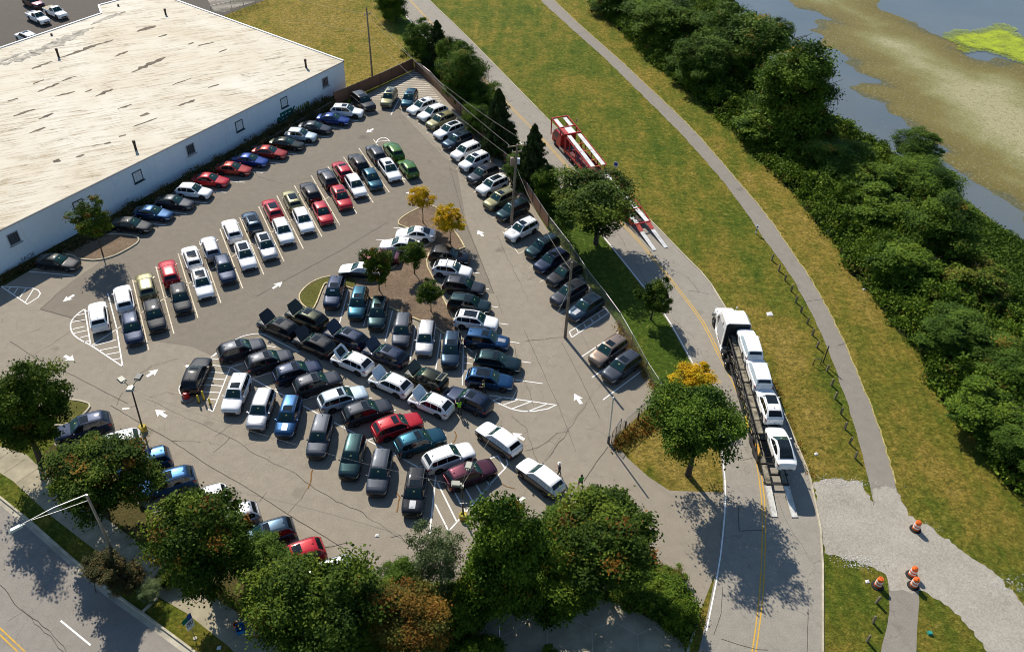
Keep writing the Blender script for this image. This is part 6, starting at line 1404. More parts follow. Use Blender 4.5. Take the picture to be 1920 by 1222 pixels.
tree('broadleaf_tree', 'leafy green tree squeezed between the bright tree and the broad cedar', 'tree', (914, 212), (908, 186), 30, 32, 'darkA', gl, .12)
tree('broadleaf_tree', 'leafy green tree right of the pointed cedar above the white road edge line', 'tree', (1028, 378), (1026, 344), 28, 30, 'darkB', gl, .12)
tree('broadleaf_tree', 'low leafy tree between the broad and pointed cedars', 'tree', (978, 335), (972, 312), 28, 28, 'brightB', gl, .1)
tree('broadleaf_tree', 'dark leafy tree behind the bright tree on the road side', 'tree', (850, 150), (845, 112), 28, 34, 'darkB', gl, .12)
tree('shrub', 'bright green shrub at the slatted fence by the transformer', 'shrub', (945, 292), (941, 276), 18, 16, 'brightA', gl, .05)
tree('shrub', 'green shrub at the foot of the chain-link fence corner', 'shrub', (1252, 742), (1256, 720), 20, 18, 'brightB', gl, .05)
tree('young_tree', 'yellow-leaved tree at the top of the mulch island, nearer the fence row', 'tree', (844, 459), (842, 412), 27, 27, 'yellowB', gi_, .06)
tree('young_tree', 'yellow-leaved tree at the top of the mulch island, nearer the green cars', 'tree', (793, 418), (790, 371), 23, 23, 'yellowA', gi_, .06)
tree('young_tree', 'green tree in the middle of the mulch island', 'tree', (777, 514), (776, 474), 25, 25, 'smallA', gi_, .06)
tree('young_tree', 'green tree hiding the tail of the navy sedan', 'tree', (711, 545), (706, 496), 28, 36, 'smallB', gi_, .06)
tree('young_tree', 'dark green tree near the island tip', 'tree', (808, 585), (803, 549), 24, 24, 'smallA', gi_, .06)
tree('young_tree', 'green tree on the small mulch island by the warehouse wall', 'tree', (193, 478), (172, 411), 34, 38, 'smallB', gi_, .07)
for (bx, by), (cx, cy), a, b, cr_, l in (((180, 1110), (196, 1062), 34, 26, 'dry', 'grey-green ornamental grass clump at the foot of the street light'), ((240, 1108), (236, 1082), 34, 28, 'dry', 'rusty brown ornamental grass clump beside the street light'), ((282, 1125), (278, 1106), 24, 22, 'willow', 'silvery grass clump at the concrete edge by the street')):
    tree('ornamental_grass', l, 'plant', (bx, by), (cx, cy), a, b, cr_, 'ornamental grasses by the street', .03)
for (bx, by), (cx, cy), a, b, cr_, l in (((1258, 1120), (1240, 1112), 44, 34, 'shrub', 'dark green shrub inside the kerb curve by the driveway'), ((1200, 1090), (1185, 1090), 60, 44, 'shrub', 'dark shrub in the shade under the wide driveway tree'), ((1285, 1165), (1275, 1150), 30, 34, 'shrub', 'low green shrub at the kerb end by the plaza'), ((1250, 1090), (1258, 1085), 26, 14, 'shrubdry', 'reddish low shrub along the driveway kerb'), ((1055, 1110), (1050, 1090), 70, 40, 'shrub', 'dark shrub between the two plaza trees'), ((870, 1160), (866, 1140), 50, 44, 'shrub', 'dark shrub beside the tall dark tree trunk'), ((720, 1235), (715, 1215), 60, 40, 'shrub', 'dark shrub below the green brushy tree'), ((900, 1236), (905, 1228), 40, 20, 'shrub', 'low shrub at the plaza corner'), ((505, 1150), (500, 1120), 44, 40, 'brightA', 'bright low shrub beside the sidewalk'), ((330, 1085), (326, 1075), 26, 20, 'shrubdry', 'rusty low shrub at the bed edge by the sidewalk'), ((1012, 1240), (1030, 1232), 20, 16, 'shrub', 'small shrub at the bottom of the plaza')):
    tree('shrub', l, 'shrub', (bx, by), (cx, cy), a, b, cr_, 'shrubs in the planting beds', .04)
# riverside trees rising out of the thicket
gv_ = 'trees in the riverside thicket'
for (bx, by), (cx, cy), a, b, cr_, l in (((1497, 262), (1494, 175), 78, 80, 'darkB', 'big round dark tree standing over the narrow water arm'), ((1385, 132), (1388, 72), 76, 60, 'brightA', 'tall leafy tree in the thicket beside the lily specks'), ((1262, 78), (1250, 36), 66, 46, 'darkA', 'wide tree at the far end of the thicket'), ((1172, 26), (1165, -6), 56, 40, 'darkB', 'tree at the top edge of the thicket by the trail'), ((1325, 165), (1318, 118), 58, 48, 'brightB', 'leafy lump of trees on the trail side below the tall leafy tree'), ((1368, 50), (1366, 14), 17, 22, 'brightA', 'slim bright tree sticking out over the open water'), ((1722, 310), (1724, 276), 42, 34, 'brightB', 'bright yellow-green bush standing over the mudflat edge'), ((1735, 362), (1738, 332), 58, 36, 'darkA', 'leafy tree just below the bright bush'), ((1768, 478), (1765, 432), 66, 58, 'darkB', 'dark shaded tree in the wide part of the thicket'), ((1585, 330), (1580, 300), 62, 40, 'brightA', 'broad leafy mound near the narrow water arm'), ((1450, 262), (1440, 236), 56, 34, 'shrub', 'leafy mound below the big round dark tree'), ((1660, 420), (1655, 392), 60, 38, 'shrub', 'leafy mound in the middle of the thicket'), ((1840, 560), (1835, 528), 50, 40, 'shrubdry', 'mound with tan dead branches in the thicket'), ((1700, 520), (1695, 492), 62, 40, 'shrub', 'leafy mound beside the dark shaded tree'), ((1800, 660), (1800, 625), 64, 46, 'brightB', 'leafy mound toward the near end of the thicket'), ((1890, 720), (1890, 690), 66, 46, 'brightA', 'leafy mound at the photo edge in the near thicket'), ((1850, 800), (1850, 765), 62, 46, 'shrub', 'mound at the near trailside edge of the thicket'), ((1920, 870), (1918, 835), 58, 46, 'brightB', 'last leafy mound where the thicket meets the grass'), ((1505, 75 + 20), (1452, 108), 34, 30, 'darkB', 'tree at the waterline beside the lily specks'), ((1600, 360), (1625, 350), 50, 34, 'shrub', 'leafy mound behind the broad one near the water arm')):
    tree('riverside_tree' if cr_ not in ('shrub', 'shrubdry') else 'riverside_shrub', l, 'tree' if cr_ not in ('shrub', 'shrubdry') else 'shrub', (bx, by), (cx, cy), a, b, cr_, gv_, .2, hmin=2.2)
def scatter(poly_px, n, seed, z=0.0):
    rg = np.random.default_rng(seed); P = gp(*poly_px) if not hasattr(poly_px[0], 'x') else poly_px
    V = np.array([(p.x, p.y) for p in P]); lo, hi = V.min(0), V.max(0); out = []; cnt = 0
    while cnt < n:
        Q = rg.uniform(lo, hi, (n * 2, 2)); s = sdist(Q, [tuple(v) for v in V]); Q = Q[s > 0]; out.append(np.c_[Q, s[s > 0]]); cnt += len(Q)
    return np.concatenate(out)[:n], V, rg
def bush_field(name, poly_px, n, per, hfun, leaf, csz, mat, seed, huef=.0, up=.3, dens=None):
    Q, V, rg = scatter(poly_px, n, seed)
    h = hfun(Q); z = h * rg.uniform(.55, 1.05, n)
    lc = rg.normal(.5, .2, n); hc = np.where(rg.uniform(size=n) < huef, rg.uniform(.4, 1, n), 0)
    idx = np.repeat(np.arange(n), per); N = len(idx); off = rg.normal(size=(N, 3)) * (csz * rg.uniform(.5, 1.25, n))[idx][:, None]; off[:, 2] *= .6
    C = np.c_[Q[:, 0], Q[:, 1], z][idx] + off; C[:, 2] = np.maximum(C[:, 2], .05)
    me = leaf_mesh(name, C, leaf, rg, up, hc[idx], lc[idx] + rg.normal(0, .18, N), mat)
    o = bpy.data.objects.new(name, me); COL.objects.link(o); tag(o, kind='stuff'); return o
th = [(1085, -40), (1108, 0), (1133, 28), (1178, 73), (1210, 108), (1248, 138), (1285, 167), (1330, 207), (1373, 247), (1440, 314), (1493, 366), (1518, 401), (1565, 456), (1590, 504), (1635, 551), (1680, 612), (1733, 675), (1743, 720), (1773, 760), (1815, 802), (1850, 842), (1863, 882), (1888, 912), (1925, 938), (2040, 1010), (2040, 760), (1960, 640), (1880, 560), (1850, 510), (1800, 430), (1760, 372), (1700, 320), (1650, 285), (1590, 250), (1520, 225), (1440, 130), (1380, 60), (1330, -40)]
def th_h(Q):
    x, y, s = Q.T; b = 1.9 + 1.0 * np.sin(x * .55 + 1) * np.cos(y * .43) + .8 * np.sin(x * 1.15 + y * .9) + .5 * np.sin(x * 2.3 - y * 1.7)
    return np.clip(b, .8, 4.2) * np.clip(.25 + s / 3.0, .25, 1)
bush_field('thicket', th, 11000, 46, th_h, .15, .42, LM['thicket'], 21, .035)
# leafy floor of the thicket so that no bare ground shows between the clumps
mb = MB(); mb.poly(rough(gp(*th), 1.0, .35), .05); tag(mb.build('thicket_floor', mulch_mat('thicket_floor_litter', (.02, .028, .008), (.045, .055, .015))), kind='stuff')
bush_field('reed_bank', [(1790, 420), (1830, 410), (1900, 455), (1960, 500), (1960, 640), (1900, 590), (1850, 510)], 1500, 40, lambda Q: .5 + .4 * np.sin(Q[:, 0] * .8) ** 2, .14, .4, LM['bright'], 22, 0)
bush_field('weeds', [(215, 432), (300, 388), (420, 322), (560, 245), (628, 200), (618, 188), (550, 226), (410, 306), (290, 372), (212, 412)], 900, 34, lambda Q: .65 + .6 * np.sin(Q[:, 0] * 1.3) ** 2, .085, .28, LM['weeds'], 23, .25)
bush_field('weeds', [(0, 530), (60, 500), (130, 475), (200, 440), (196, 432), (120, 462), (0, 520)], 260, 14, lambda Q: .25 + 0 * Q[:, 0], .10, .22, LM['weeds'], 24, .3)
bush_field('undergrowth', [(785, 128), (850, 190), (900, 245), (950, 300), (1000, 360), (1036, 425), (1060, 425), (1032, 352), (1000, 318), (960, 262), (900, 205), (850, 150), (800, 100)], 1100, 40, lambda Q: .4 + .7 * np.sin(Q[:, 0] * .9 + Q[:, 1]) ** 2, .1, .35, LM['bright'], 25, .0)
bush_field('undergrowth', [(1040, 430), (1085, 490), (1080, 470), (1050, 420)], 90, 16, lambda Q: .3 + 0 * Q[:, 0], .14, .3, LM['bright'], 26, .0)
bush_field('ground_cover', bed[7:33] + [(600, 1240)], 2600, 34, lambda Q: .25 + .55 * np.sin(Q[:, 0] * .8 + Q[:, 1] * .6) ** 2, .09, .3, LM['thicket'], 27, .12)
bush_field('leaf_litter', [(1143, 832), (1200, 795), (1240, 760), (1262, 770), (1225, 805), (1160, 845)], 150, 14, lambda Q: .12 + 0 * Q[:, 0], .1, .3, LM['autumn'], 28, .6)
bush_field('verge_weeds', [(1160, 600), (1185, 640), (1212, 695), (1238, 742), (1232, 745), (1203, 700), (1176, 652), (1152, 612)], 130, 12, lambda Q: .15 + 0 * Q[:, 0], .09, .2, leaf_mat('golden_weeds', [(0, (.2, .13, .03)), (1, (.4, .27, .07))]), 29, 0)
bush_field('kerb_weeds', [(1385, 606), (1400, 615), (1470, 750), (1515, 870), (1530, 902), (1520, 900), (1500, 850), (1462, 745)], 90, 10, lambda Q: .05 + 0 * Q[:, 0], .06, .2, LM['autumn'], 30, .5)
# ------------------------------------------------------------------ car carriers
def to_local(mb, mats, name, par, smooth=None): return mb.build(name, mats, par, smooth)
def wheel_pair(root, x, yy, r=.5, w=.28, name='wheel', rim='alloy'):
    for sg in (1, -1):
        mb = MB(); mb.lathe([(r * .6, -w / 2), (r * .92, -w / 2), (r, -w * .35), (r, w * .35), (r * .92, w / 2), (r * .6, w / 2)], 20, axis='y'); o = mb.build(name, MAT['rubber'], root, 40); o.location = (x, sg * yy, r)
        m2 = MB(); m2.lathe([(r * .6, -.03), (r * .56, w / 2 - .02), (r * .3, w / 2 - .1), (r * .2, w / 2 + .02), (0, w / 2 + .03)], 18, axis='y'); q = m2.build('rim', MAT[rim], o, 40)
        if sg < 0: o.rotation_euler = (0, 0, PI)
# white tractor with a black steel trailer
wa, wb_ = G(1335, 610), G(1444, 968); ramp2 = G(1482, 971); HTW = 1.28
axd = ((wa + (G(1482, 971) - wb_) * .0) - (wb_)).normalized()
mid_end = (wb_ + ramp2) / 2; fr = wa + Vector((axd.y, -axd.x, 0)) * HTW
axd = (fr - mid_end).normalized(); HT = hd(axd); LT = (fr - mid_end).length        # front axle to ramp ends
trk = empty('car_carrier_tractor', (fr.x, fr.y, .012), HT); tag(trk, 'white sleeper-cab truck tractor pulling the black car carrier', 'truck')
wt2 = paint('white_truck_paint', (.78, .78, .78), 0, .35); gy = plain('light_grey_fairing', (.42, .43, .44), .5)
def loft(mb, secs, m=0):
    n = len(secs[0]); base = len(mb.v); mb.v += [p for s_ in secs for p in s_]
    for i in range(len(secs) - 1):
        for k in range(n): k2 = (k + 1) % n; mb.f.append((base + i * n + k, base + i * n + k2, base + (i + 1) * n + k2, base + (i + 1) * n + k)); mb.m.append(m)
    mb.f.append(tuple(range(base, base + n))); mb.m.append(m); mb.f.append(tuple(range(base + len(secs) * n - 1, base + (len(secs) - 1) * n - 1, -1))); mb.m.append(m)
def sec(x, w, z0, z1, r): return [(x, w, z0), (x, w, z1 - r), (x, w - r, z1), (x, -w + r, z1), (x, -w, z1 - r), (x, -w, z0)]
mb = MB(); loft(mb, [sec(1.25, .75, .55, 1.35, .15), sec(1.1, 1.0, .5, 1.55, .2), sec(.6, 1.08, .5, 1.72, .22), sec(-.65, 1.08, .6, 1.95, .22)]); mb.build('hood', wt2, trk, 40)
mb = MB(); loft(mb, [sec(-.6, 1.15, .6, 2.0, .12), sec(-.75, 1.2, .55, 2.15, .15), sec(-1.35, 1.22, .55, 3.05, .25), sec(-2.0, 1.24, .55, 3.72, .3), sec(-2.6, 1.26, .55, 3.9, .3), sec(-4.4, 1.26, .55, 3.92, .22)]); mb.build('cab', wt2, trk, 30)
mb = MB(); mb.add([(-4.425, 1.2, .9), (-4.425, -1.2, .9), (-4.425, -1.2, 3.72), (-4.425, -1.0, 3.86), (-4.425, 1.0, 3.86), (-4.425, 1.2, 3.72)], [(0, 1, 2, 3, 4, 5)]); mb.build('rear_panel', plain('dark_rear_panel', (.015, .02, .025), .35), trk)
mb = MB(); mb.add([(-.8, .95, 2.18), (-.8, -.95, 2.18), (-1.32, -.98, 2.95), (-1.32, .98, 2.95)], [(0, 1, 2, 3)]); o = mb.build('windshield', MAT['wind'], trk); o.location = (.06, 0, .05)
for sg in (1, -1):
    mb = MB(); q = [(-.95, sg * 1.232, 1.85), (-1.95, sg * 1.262, 1.85), (-1.95, sg * 1.262, 2.6), (-1.35, sg * 1.25, 2.6)]; mb.add(q, [(0, 1, 2, 3)]); mb.build('side_window', MAT['glass'], trk)
    mb = MB(); q = [(-3.1, sg * 1.272, 2.5), (-3.45, sg * 1.272, 2.5), (-3.45, sg * 1.272, 3.15), (-3.1, sg * 1.272, 3.15)]; mb.add(q, [(0, 1, 2, 3)]); mb.build('sleeper_window', MAT['glass'], trk)
    mb = MB(); mb.box((-2.9, sg * 1.2, .5), (3.4, .16, .55)); mb.build('side_skirt', wt2, trk)
    mb = MB(); mb.box((-2.9, sg * 1.3, .62), (3.2, .06, .05)); mb.box((-2.9, sg * 1.3, .42), (3.2, .06, .05)); mb.build('step_rail', MAT['galv'], trk)
    mb = MB(); mb.box((-2.9, sg * 1.268, 1.7), (2.0, .012, 2.2)); mb.build('grey_side_panel', gy, trk)
    mb = MB(); mb.box((-.75, sg * 1.5, 2.0), (.12, .22, .5), taper=.8); mb.tube([(-.8, sg * 1.2, 2.2), (-.75, sg * 1.5, 2.2)], .025, 5); mb.build('mirror', MAT['galv'], trk)
    mb = MB(); mb.tube([(.55, sg * 1.0, 1.65), (.6, sg * 1.12, 1.95)], .02, 5); mb.box((.62, sg * 1.14, 2.0), (.06, .16, .16)); mb.build('hood_mirror', wt2, trk)
    mb = MB(); mb.box((1.16, sg * .82, .98), (.16, .3, .22), taper=.8); mb.build('headlight', MAT['lens'], trk)
    mb = MB(); mb.lathe([(.3, -.75), (.32, -.7), (.32, .7), (.3, .75)], 14); R_ = Matrix.Rotation(PI / 2, 4, 'Y'); mb.v = [tuple(R_ @ Vector(p)) for p in mb.v]; o = mb.build('fuel_tank', MAT['chrome'], trk, 40); o.location = (-3.2, sg * 1.0, .72)
mb = MB(); mb.box((1.28, 0, 1.0), (.06, 1.0, .6)); mb.build('grille', MAT['darkrim'], trk); mb = MB(); mb.box((1.3, 0, .5), (.22, 2.3, .32), taper=.95); mb.build('bumper', MAT['galv'], trk)
mb = MB(); mb.box((-5.4, .42, .85), (3.4, .12, .25)); mb.box((-5.4, -.42, .85), (3.4, .12, .25)); mb.build('chassis_rail', MAT['carrier'], trk)
wheel_pair(trk, 0, 1.12, .52); 
for x in (-5.25, -6.65): wheel_pair(trk, x, .98, .52, .5)
# trailer in its own frame: x = 0 at the front of the deck, running backwards
t0_ = -4.75; TL = LT + t0_ - 3.0          # deck length before the ramps
trl = empty('car_carrier_trailer', (fr.x + axd.y * .35, fr.y - axd.x * .35, .012), HT); tag(trl, 'black steel car carrier trailer loaded with four white cars, ramps down', 'trailer')
cs, dk = MAT['carrier'], MAT['deck']
xe = -LT
def bars(name, L, mat=None, w=.1): mb = MB(); [mb.bar(a, b, w, h) for a, b, h in L]; return mb.build(name, mat or cs, trl)
for sg in (1, -1):
    bars('side_beam', [((t0_, sg * 1.22, .75), (xe + 5.4, sg * 1.22, .62), .26)], w=.12)
    bars('side_rail', [((t0_ + .2, sg * 1.24, 2.5), (xe + 7.6, sg * 1.24, 2.0), .14), ((xe + 7.6, sg * 1.24, 2.0), (xe + 5.4, sg * 1.24, .8), .12)], w=.09)
    for k in range(7):
        x = t0_ - .3 - k * 1.65
        if x > xe + 6.4: bars('stanchion', [((x, sg * 1.24, .8), (x, sg * 1.24, 2.42 - .03 * k), .1)], w=.1); 
        if x > xe + 8.4: bars('brace', [((x, sg * 1.24, .85), (x - 1.6, sg * 1.24, 2.35 - .03 * k), .07)], w=.07)
    # wheel tracks of the decks, with ramp pairs at the tail
    for a, b, nm in (((t0_ + .3, .74, 2.45), (xe + 14.0, .74, 2.25), 'upper_track'), ((xe + 13.9, .74, 2.25), (xe + 7.6, .74, 1.98), 'upper_track'), ((t0_ - .2, .74, .98), (xe + 8.6, .74, .92), 'deck_track'), ((xe + 8.5, .74, .95), (xe + 5.2, .74, .72), 'deck_track'), ((xe + 5.15, .74, .70), (xe + 3.05, .74, .45), 'tail_track')):
        p, q = Vector((a[0], sg * a[1], a[2])), Vector((b[0], sg * b[1], b[2])); ns = max(1, round((q - p).length / 1.5))
        for k in range(ns):
            mb = MB(); pa, pb = p.lerp(q, k / ns), p.lerp(q, (k + .9) / ns); mb.bar(pa, pb, .5, .05, m=0)
            for s2 in (.27, -.27): mb.bar(pa + Vector((0, s2, .03)), pb + Vector((0, s2, .03)), .06, .1, m=1)
            mb.bar(pb + Vector((-.04, -.3, -.02)), pb + Vector((-.04, .3, -.02)), .1, .1, m=1)
            mb.build(nm, [dk, cs], trl)
    mb = MB(); mb.bar((xe + 3.0, sg * .8, .42), (xe, sg * .86, .05), .5, .05)
    for s2 in (.24, -.24): mb.bar((xe + 3.0, sg * .8 + s2, .46), (xe, sg * .86 + s2, .09), .04, .06)
    mb.build('loading_ramp', plain('worn_ramp_plate', (.62, .6, .54), .5, .2, .4, .3, 2), trl)
for k in range(9):
    x = t0_ - .6 - k * 1.95; z = .7 - .02 * k
    if x > xe + 3.6: bars('cross_member', [((x, -1.2, z), (x, 1.2, z), .12)], w=.14)
for x, z in ((t0_ - .3, 2.6), (t0_ - 4.0, 2.5), (xe + 9.0, 2.2)): bars('cross_beam', [((x, -1.24, z - .25), (x, 1.24, z - .25), .1)], w=.12)
bars('tail_frame', [((xe + 5.3, -1.2, .62), (xe + 5.3, 1.2, .62), .14), ((xe + 3.2, -1.1, .45), (xe + 3.2, 1.1, .45), .12), ((xe + 4.2, -1.1, .5), (xe + 4.2, 1.1, .5), .1)], w=.14)
bars('hazard_plate', [((xe + 7.4, .95, 1.02), (xe + 6.0, .95, .92), .02)], plain('faded_orange_plate', (.55, .3, .05), .6, 0, .3, .5, 3), .34)
bars('ratchet_box', [((xe + 10.6, 1.34, 1.2), (xe + 9.3, 1.36, 1.1), .14)], MAT['yellowp'], .14)
for x in (xe + 8.2, xe + 7.0): wheel_pair(trl, x, 1.0, .45, .45)
# the four cars it carries
def on_trailer(x, y, z): return trl.matrix_world @ Vector((x, y, z))
bpy.context.view_layer.update()
for (px, py, zz), kind, var, pit, l in (((1407, 645, 3.35), 'F', 'film', 0, 'white car wrapped in film on the black carrier, right behind the cab'), ((1423, 696, 3.2), 'F', 'film', 0, 'white car wrapped in film, second behind the cab on the black carrier'), ((1444, 757, 3.0), 'H', None, 0, 'white car with dark roof glass on the black carrier'), ((1466, 836, 2.75), 'S', 'glassroof', 0, 'white sedan with an all-glass roof at the tail of the black carrier')):
    p = G(px, py, zz); loc = trl.matrix_world.inverted() @ p; loc.y *= .85; q = trl.matrix_world @ loc
    o = place_car(kind, var, 'white', q, HT, l, 'car', 'white cars on the black carrier', None, zz - SPEC[kind]['H'] * .5)
    if kind == 'H':
        s = SPEC['H']; mb = MB(); mb.add([(.35, .48, 1.637), (.35, -.48, 1.637), (-.75, -.5, 1.637), (-.75, .5, 1.637)], [(3, 2, 1, 0)]); mb.build('sunroof', MAT['sunroof'], o)
    if var == 'glassroof':
        tabs = car_tables(SPEC['S']); xb_, xc_ = tabs[4], tabs[5]; mb = MB(); vs = []; 
        for i in range(9):
            x = lerp(xb_ - .05, tabs[6] + .25, i / 8); zt = 1.49 if x > xc_ else lerp(1.47, 1.06, ((xc_ - x) / (xc_ - tabs[6])) ** 1.1)
            for y in (-.52, 0, .52): vs.append((x, y, zt + (.02 if y == 0 else .0)))
        mb.add(vs, [(3 * i + j, 3 * i + j + 1, 3 * i + j + 4, 3 * i + j + 3) for i in range(8) for j in (0, 1)]); mb.build('roof_glass', MAT['sunroof'], o, 60)
# red carrier: rig body with empty decks
ra = G(1040, 274); re1, re2 = G(1227, 470), G(1249, 465); rm = (re1 + re2) / 2
ax2 = (ra - re1).normalized(); fr2 = ra + Vector((ax2.y, -ax2.x, 0)) * 1.2; ax2 = (fr2 - rm).normalized(); fr2 = fr2; HR = hd(ax2); LR = (fr2 - rm).length
red = MAT['redsteel']; wd_ = MAT['whitedeck']
rt = empty('car_carrier_truck', (fr2.x, fr2.y, .012), HR); tag(rt, 'red car carrier truck with empty white decks above its cab', 'truck')
mb = MB(); loft(mb, [sec(1.3, .95, .5, 1.3, .15), sec(1.15, 1.12, .45, 1.7, .2), sec(.5, 1.16, .45, 2.3, .22), sec(.2, 1.18, .45, 2.5, .2), sec(-1.7, 1.18, .5, 2.5, .2)]); mb.build('cab', red, rt, 35)
mb = MB(); mb.add([(1.13, .95, 1.62), (1.13, -.95, 1.62), (.55, -1.0, 2.26), (.55, 1.0, 2.26)], [(0, 1, 2, 3)]); o = mb.build('windshield', MAT['wind'], rt); o.location = (.05, 0, .04)
for sg in (1, -1):
    mb = MB(); mb.add([(.4, sg * 1.19, 1.55), (-.7, sg * 1.19, 1.55), (-.7, sg * 1.19, 2.2), (.2, sg * 1.19, 2.2)], [(0, 1, 2, 3)]); mb.build('side_window', MAT['glass'], rt)
    mb = MB(); mb.box((1.24, sg * .8, .85), (.14, .3, .2)); mb.build('headlight', MAT['lens'], rt)
    mb = MB(); mb.box((-2.3, sg * 1.05, .55), (1.6, .3, .4)); mb.build('fuel_tank', MAT['chrome'], rt)
def rbar(name, L, mat=None, w=.1, par=rt): mb = MB(); [mb.bar(a, b, w, h) for a, b, h in L]; return mb.build(name, mat or red, par)
for sg in (1, -1):
    rbar('head_rail', [((1.5, sg * 1.22, 3.55), (-3.0, sg * 1.22, 3.2), .16)], w=.12); rbar('head_track', [((1.4, sg * .72, 3.45), (-1.1, sg * .72, 3.25), .06)], wd_, .55)
    rbar('ladder', [((-3.1, sg * 1.24, .6), (-3.1, sg * 1.24, 3.1), .1), ((-3.5, sg * 1.24, .6), (-3.5, sg * 1.24, 3.1), .1)] + [((-3.1, sg * 1.24, .8 + .3 * k), (-3.5, sg * 1.24, .8 + .3 * k), .06) for k in range(8)], w=.08)
    rbar('stanchion', [((1.35, sg * 1.22, 1.2), (1.45, sg * 1.22, 3.5), .12), ((-1.6, sg * 1.22, 2.4), (-1.6, sg * 1.22, 3.3), .12)], w=.12)
    rbar('upper_track', [((-3.3, sg * .76, 3.15), (-7.2, sg * .76, 2.75), .06)], wd_, .58); rbar('upper_track', [((-7.3, sg * .76, 2.74), (-10.8, sg * .76, 2.35), .06)], wd_, .58)
    rbar('side_beam', [((-3.2, sg * 1.22, 1.0), (-10.8, sg * 1.22, .85), .3), ((-3.6, sg * 1.22, 3.05), (-10.8, sg * 1.22, 2.3), .1)], w=.12)
    for k in range(4): rbar('post', [((-4.6 - 1.9 * k, sg * 1.22, .95), (-4.6 - 1.9 * k, sg * 1.22, 2.9 - .2 * k), .1)], w=.1)
rbar('head_plate', [((-1.15, 0, 3.28), (-2.95, 0, 3.18), .05)], wd_, 1.1); rbar('head_frame', [((-1.1, -1.2, 3.3), (-1.1, 1.2, 3.3), .14), ((-3.0, -1.2, 3.2), (-3.0, 1.2, 3.2), .2), ((1.5, -1.2, 3.55), (1.5, 1.2, 3.55), .1)], w=.16)
rbar('cross_beam', [((-5.4, -1.2, 2.85), (-5.4, 1.2, 2.85), .1), ((-7.2, -1.2, 2.68), (-7.2, 1.2, 2.68), .1), ((-9.4, -1.2, 2.45), (-9.4, 1.2, 2.45), .1), ((-10.8, -1.2, 2.3), (-10.8, 1.2, 2.3), .1)], plain('orange_beam', (.6, .12, .02), .5), .1)
rbar('lower_deck', [((-3.4, 0, .95), (-10.6, 0, .85), .08)], plain('dark_red_deck', (.14, .02, .02), .6, 0, .3, .5, 1.5), 2.0)
wheel_pair(rt, 0, 1.05, .5); [wheel_pair(rt, x, 1.0, .5, .45) for x in (-5.2, -6.5)]
rr_ = empty('car_carrier_trailer', (fr2.x, fr2.y, .012), HR); tag(rr_, 'red car carrier trailer with empty white tracks and ramps down on the road', 'trailer')
xr = -LR
for sg in (1, -1):
    rbar('side_beam', [((-11.4, sg * 1.2, .85), (xr + 5.0, sg * 1.2, .75), .3)], w=.14, par=rr_); rbar('side_rail', [((-11.6, sg * 1.2, 2.0), (xr + 7.2, sg * 1.2, 1.45), .12), ((xr + 7.2, sg * 1.2, 1.45), (xr + 5.0, sg * 1.2, .9), .1)], w=.1, par=rr_)
    for k in range(6):
        x = -11.8 - k * 1.7
        if x > xr + 6.5: rbar('stanchion', [((x, sg * 1.2, .9), (x, sg * 1.2, 1.95 - .1 * k), .1)], w=.1, par=rr_)
    n_ = 4; xs0, xs1 = -11.5, xr + 4.6
    for k in range(n_):
        a_, b_ = lerp(xs0, xs1, k / n_), lerp(xs0, xs1, (k + 1) / n_); za, zb_ = lerp(1.55, .95, k / n_), lerp(1.55, .95, (k + 1) / n_)
        rbar('deck_track', [((a_, sg * .74, za), (b_ + .1, sg * .74, zb_), .06)], wd_, .58, rr_)
    rbar('tail_plate', [((xr + 4.5, sg * .74, .92), (xr + 3.4, sg * .76, .62), .06)], plain('red_tail_plate', (.45, .06, .04), .6), .56, rr_)
    rbar('loading_ramp', [((xr + 3.3, sg * .76, .58), (xr, sg * .8, .05), .05)], wd_, .5, rr_)
for k in range(5): x = lerp(-11.5, xr + 4.6, k / 4); rbar('cross_beam', [((x, -1.2, lerp(1.58, .95, k / 4)), (x, 1.2, lerp(1.58, .95, k / 4)), .12)], w=.14, par=rr_)
rbar('under_deck', [((-12, 0, .7), (xr + 5.4, 0, .6), .08)], plain('black_under_deck', (.03, .012, .012), .7), 1.0, rr_)
mb = MB(); mb.lathe([(.25, -.12), (.48, -.13), (.52, -.06), (.52, .06), (.48, .13), (.25, .12)], 20); o = mb.build('spare_tyre', MAT['rubber'], rr_, 40); o.location = (lerp(-11.5, xr + 4.6, .36), 0, 1.35)
m2 = MB(); m2.lathe([(.3, .0), (.28, .1), (.1, .11), (.08, .04)], 16); m2.build('rim', MAT['alloy'], o, 40)
for x in (xr + 8.4, xr + 7.0): wheel_pair(rr_, x, 1.0, .42, .4)

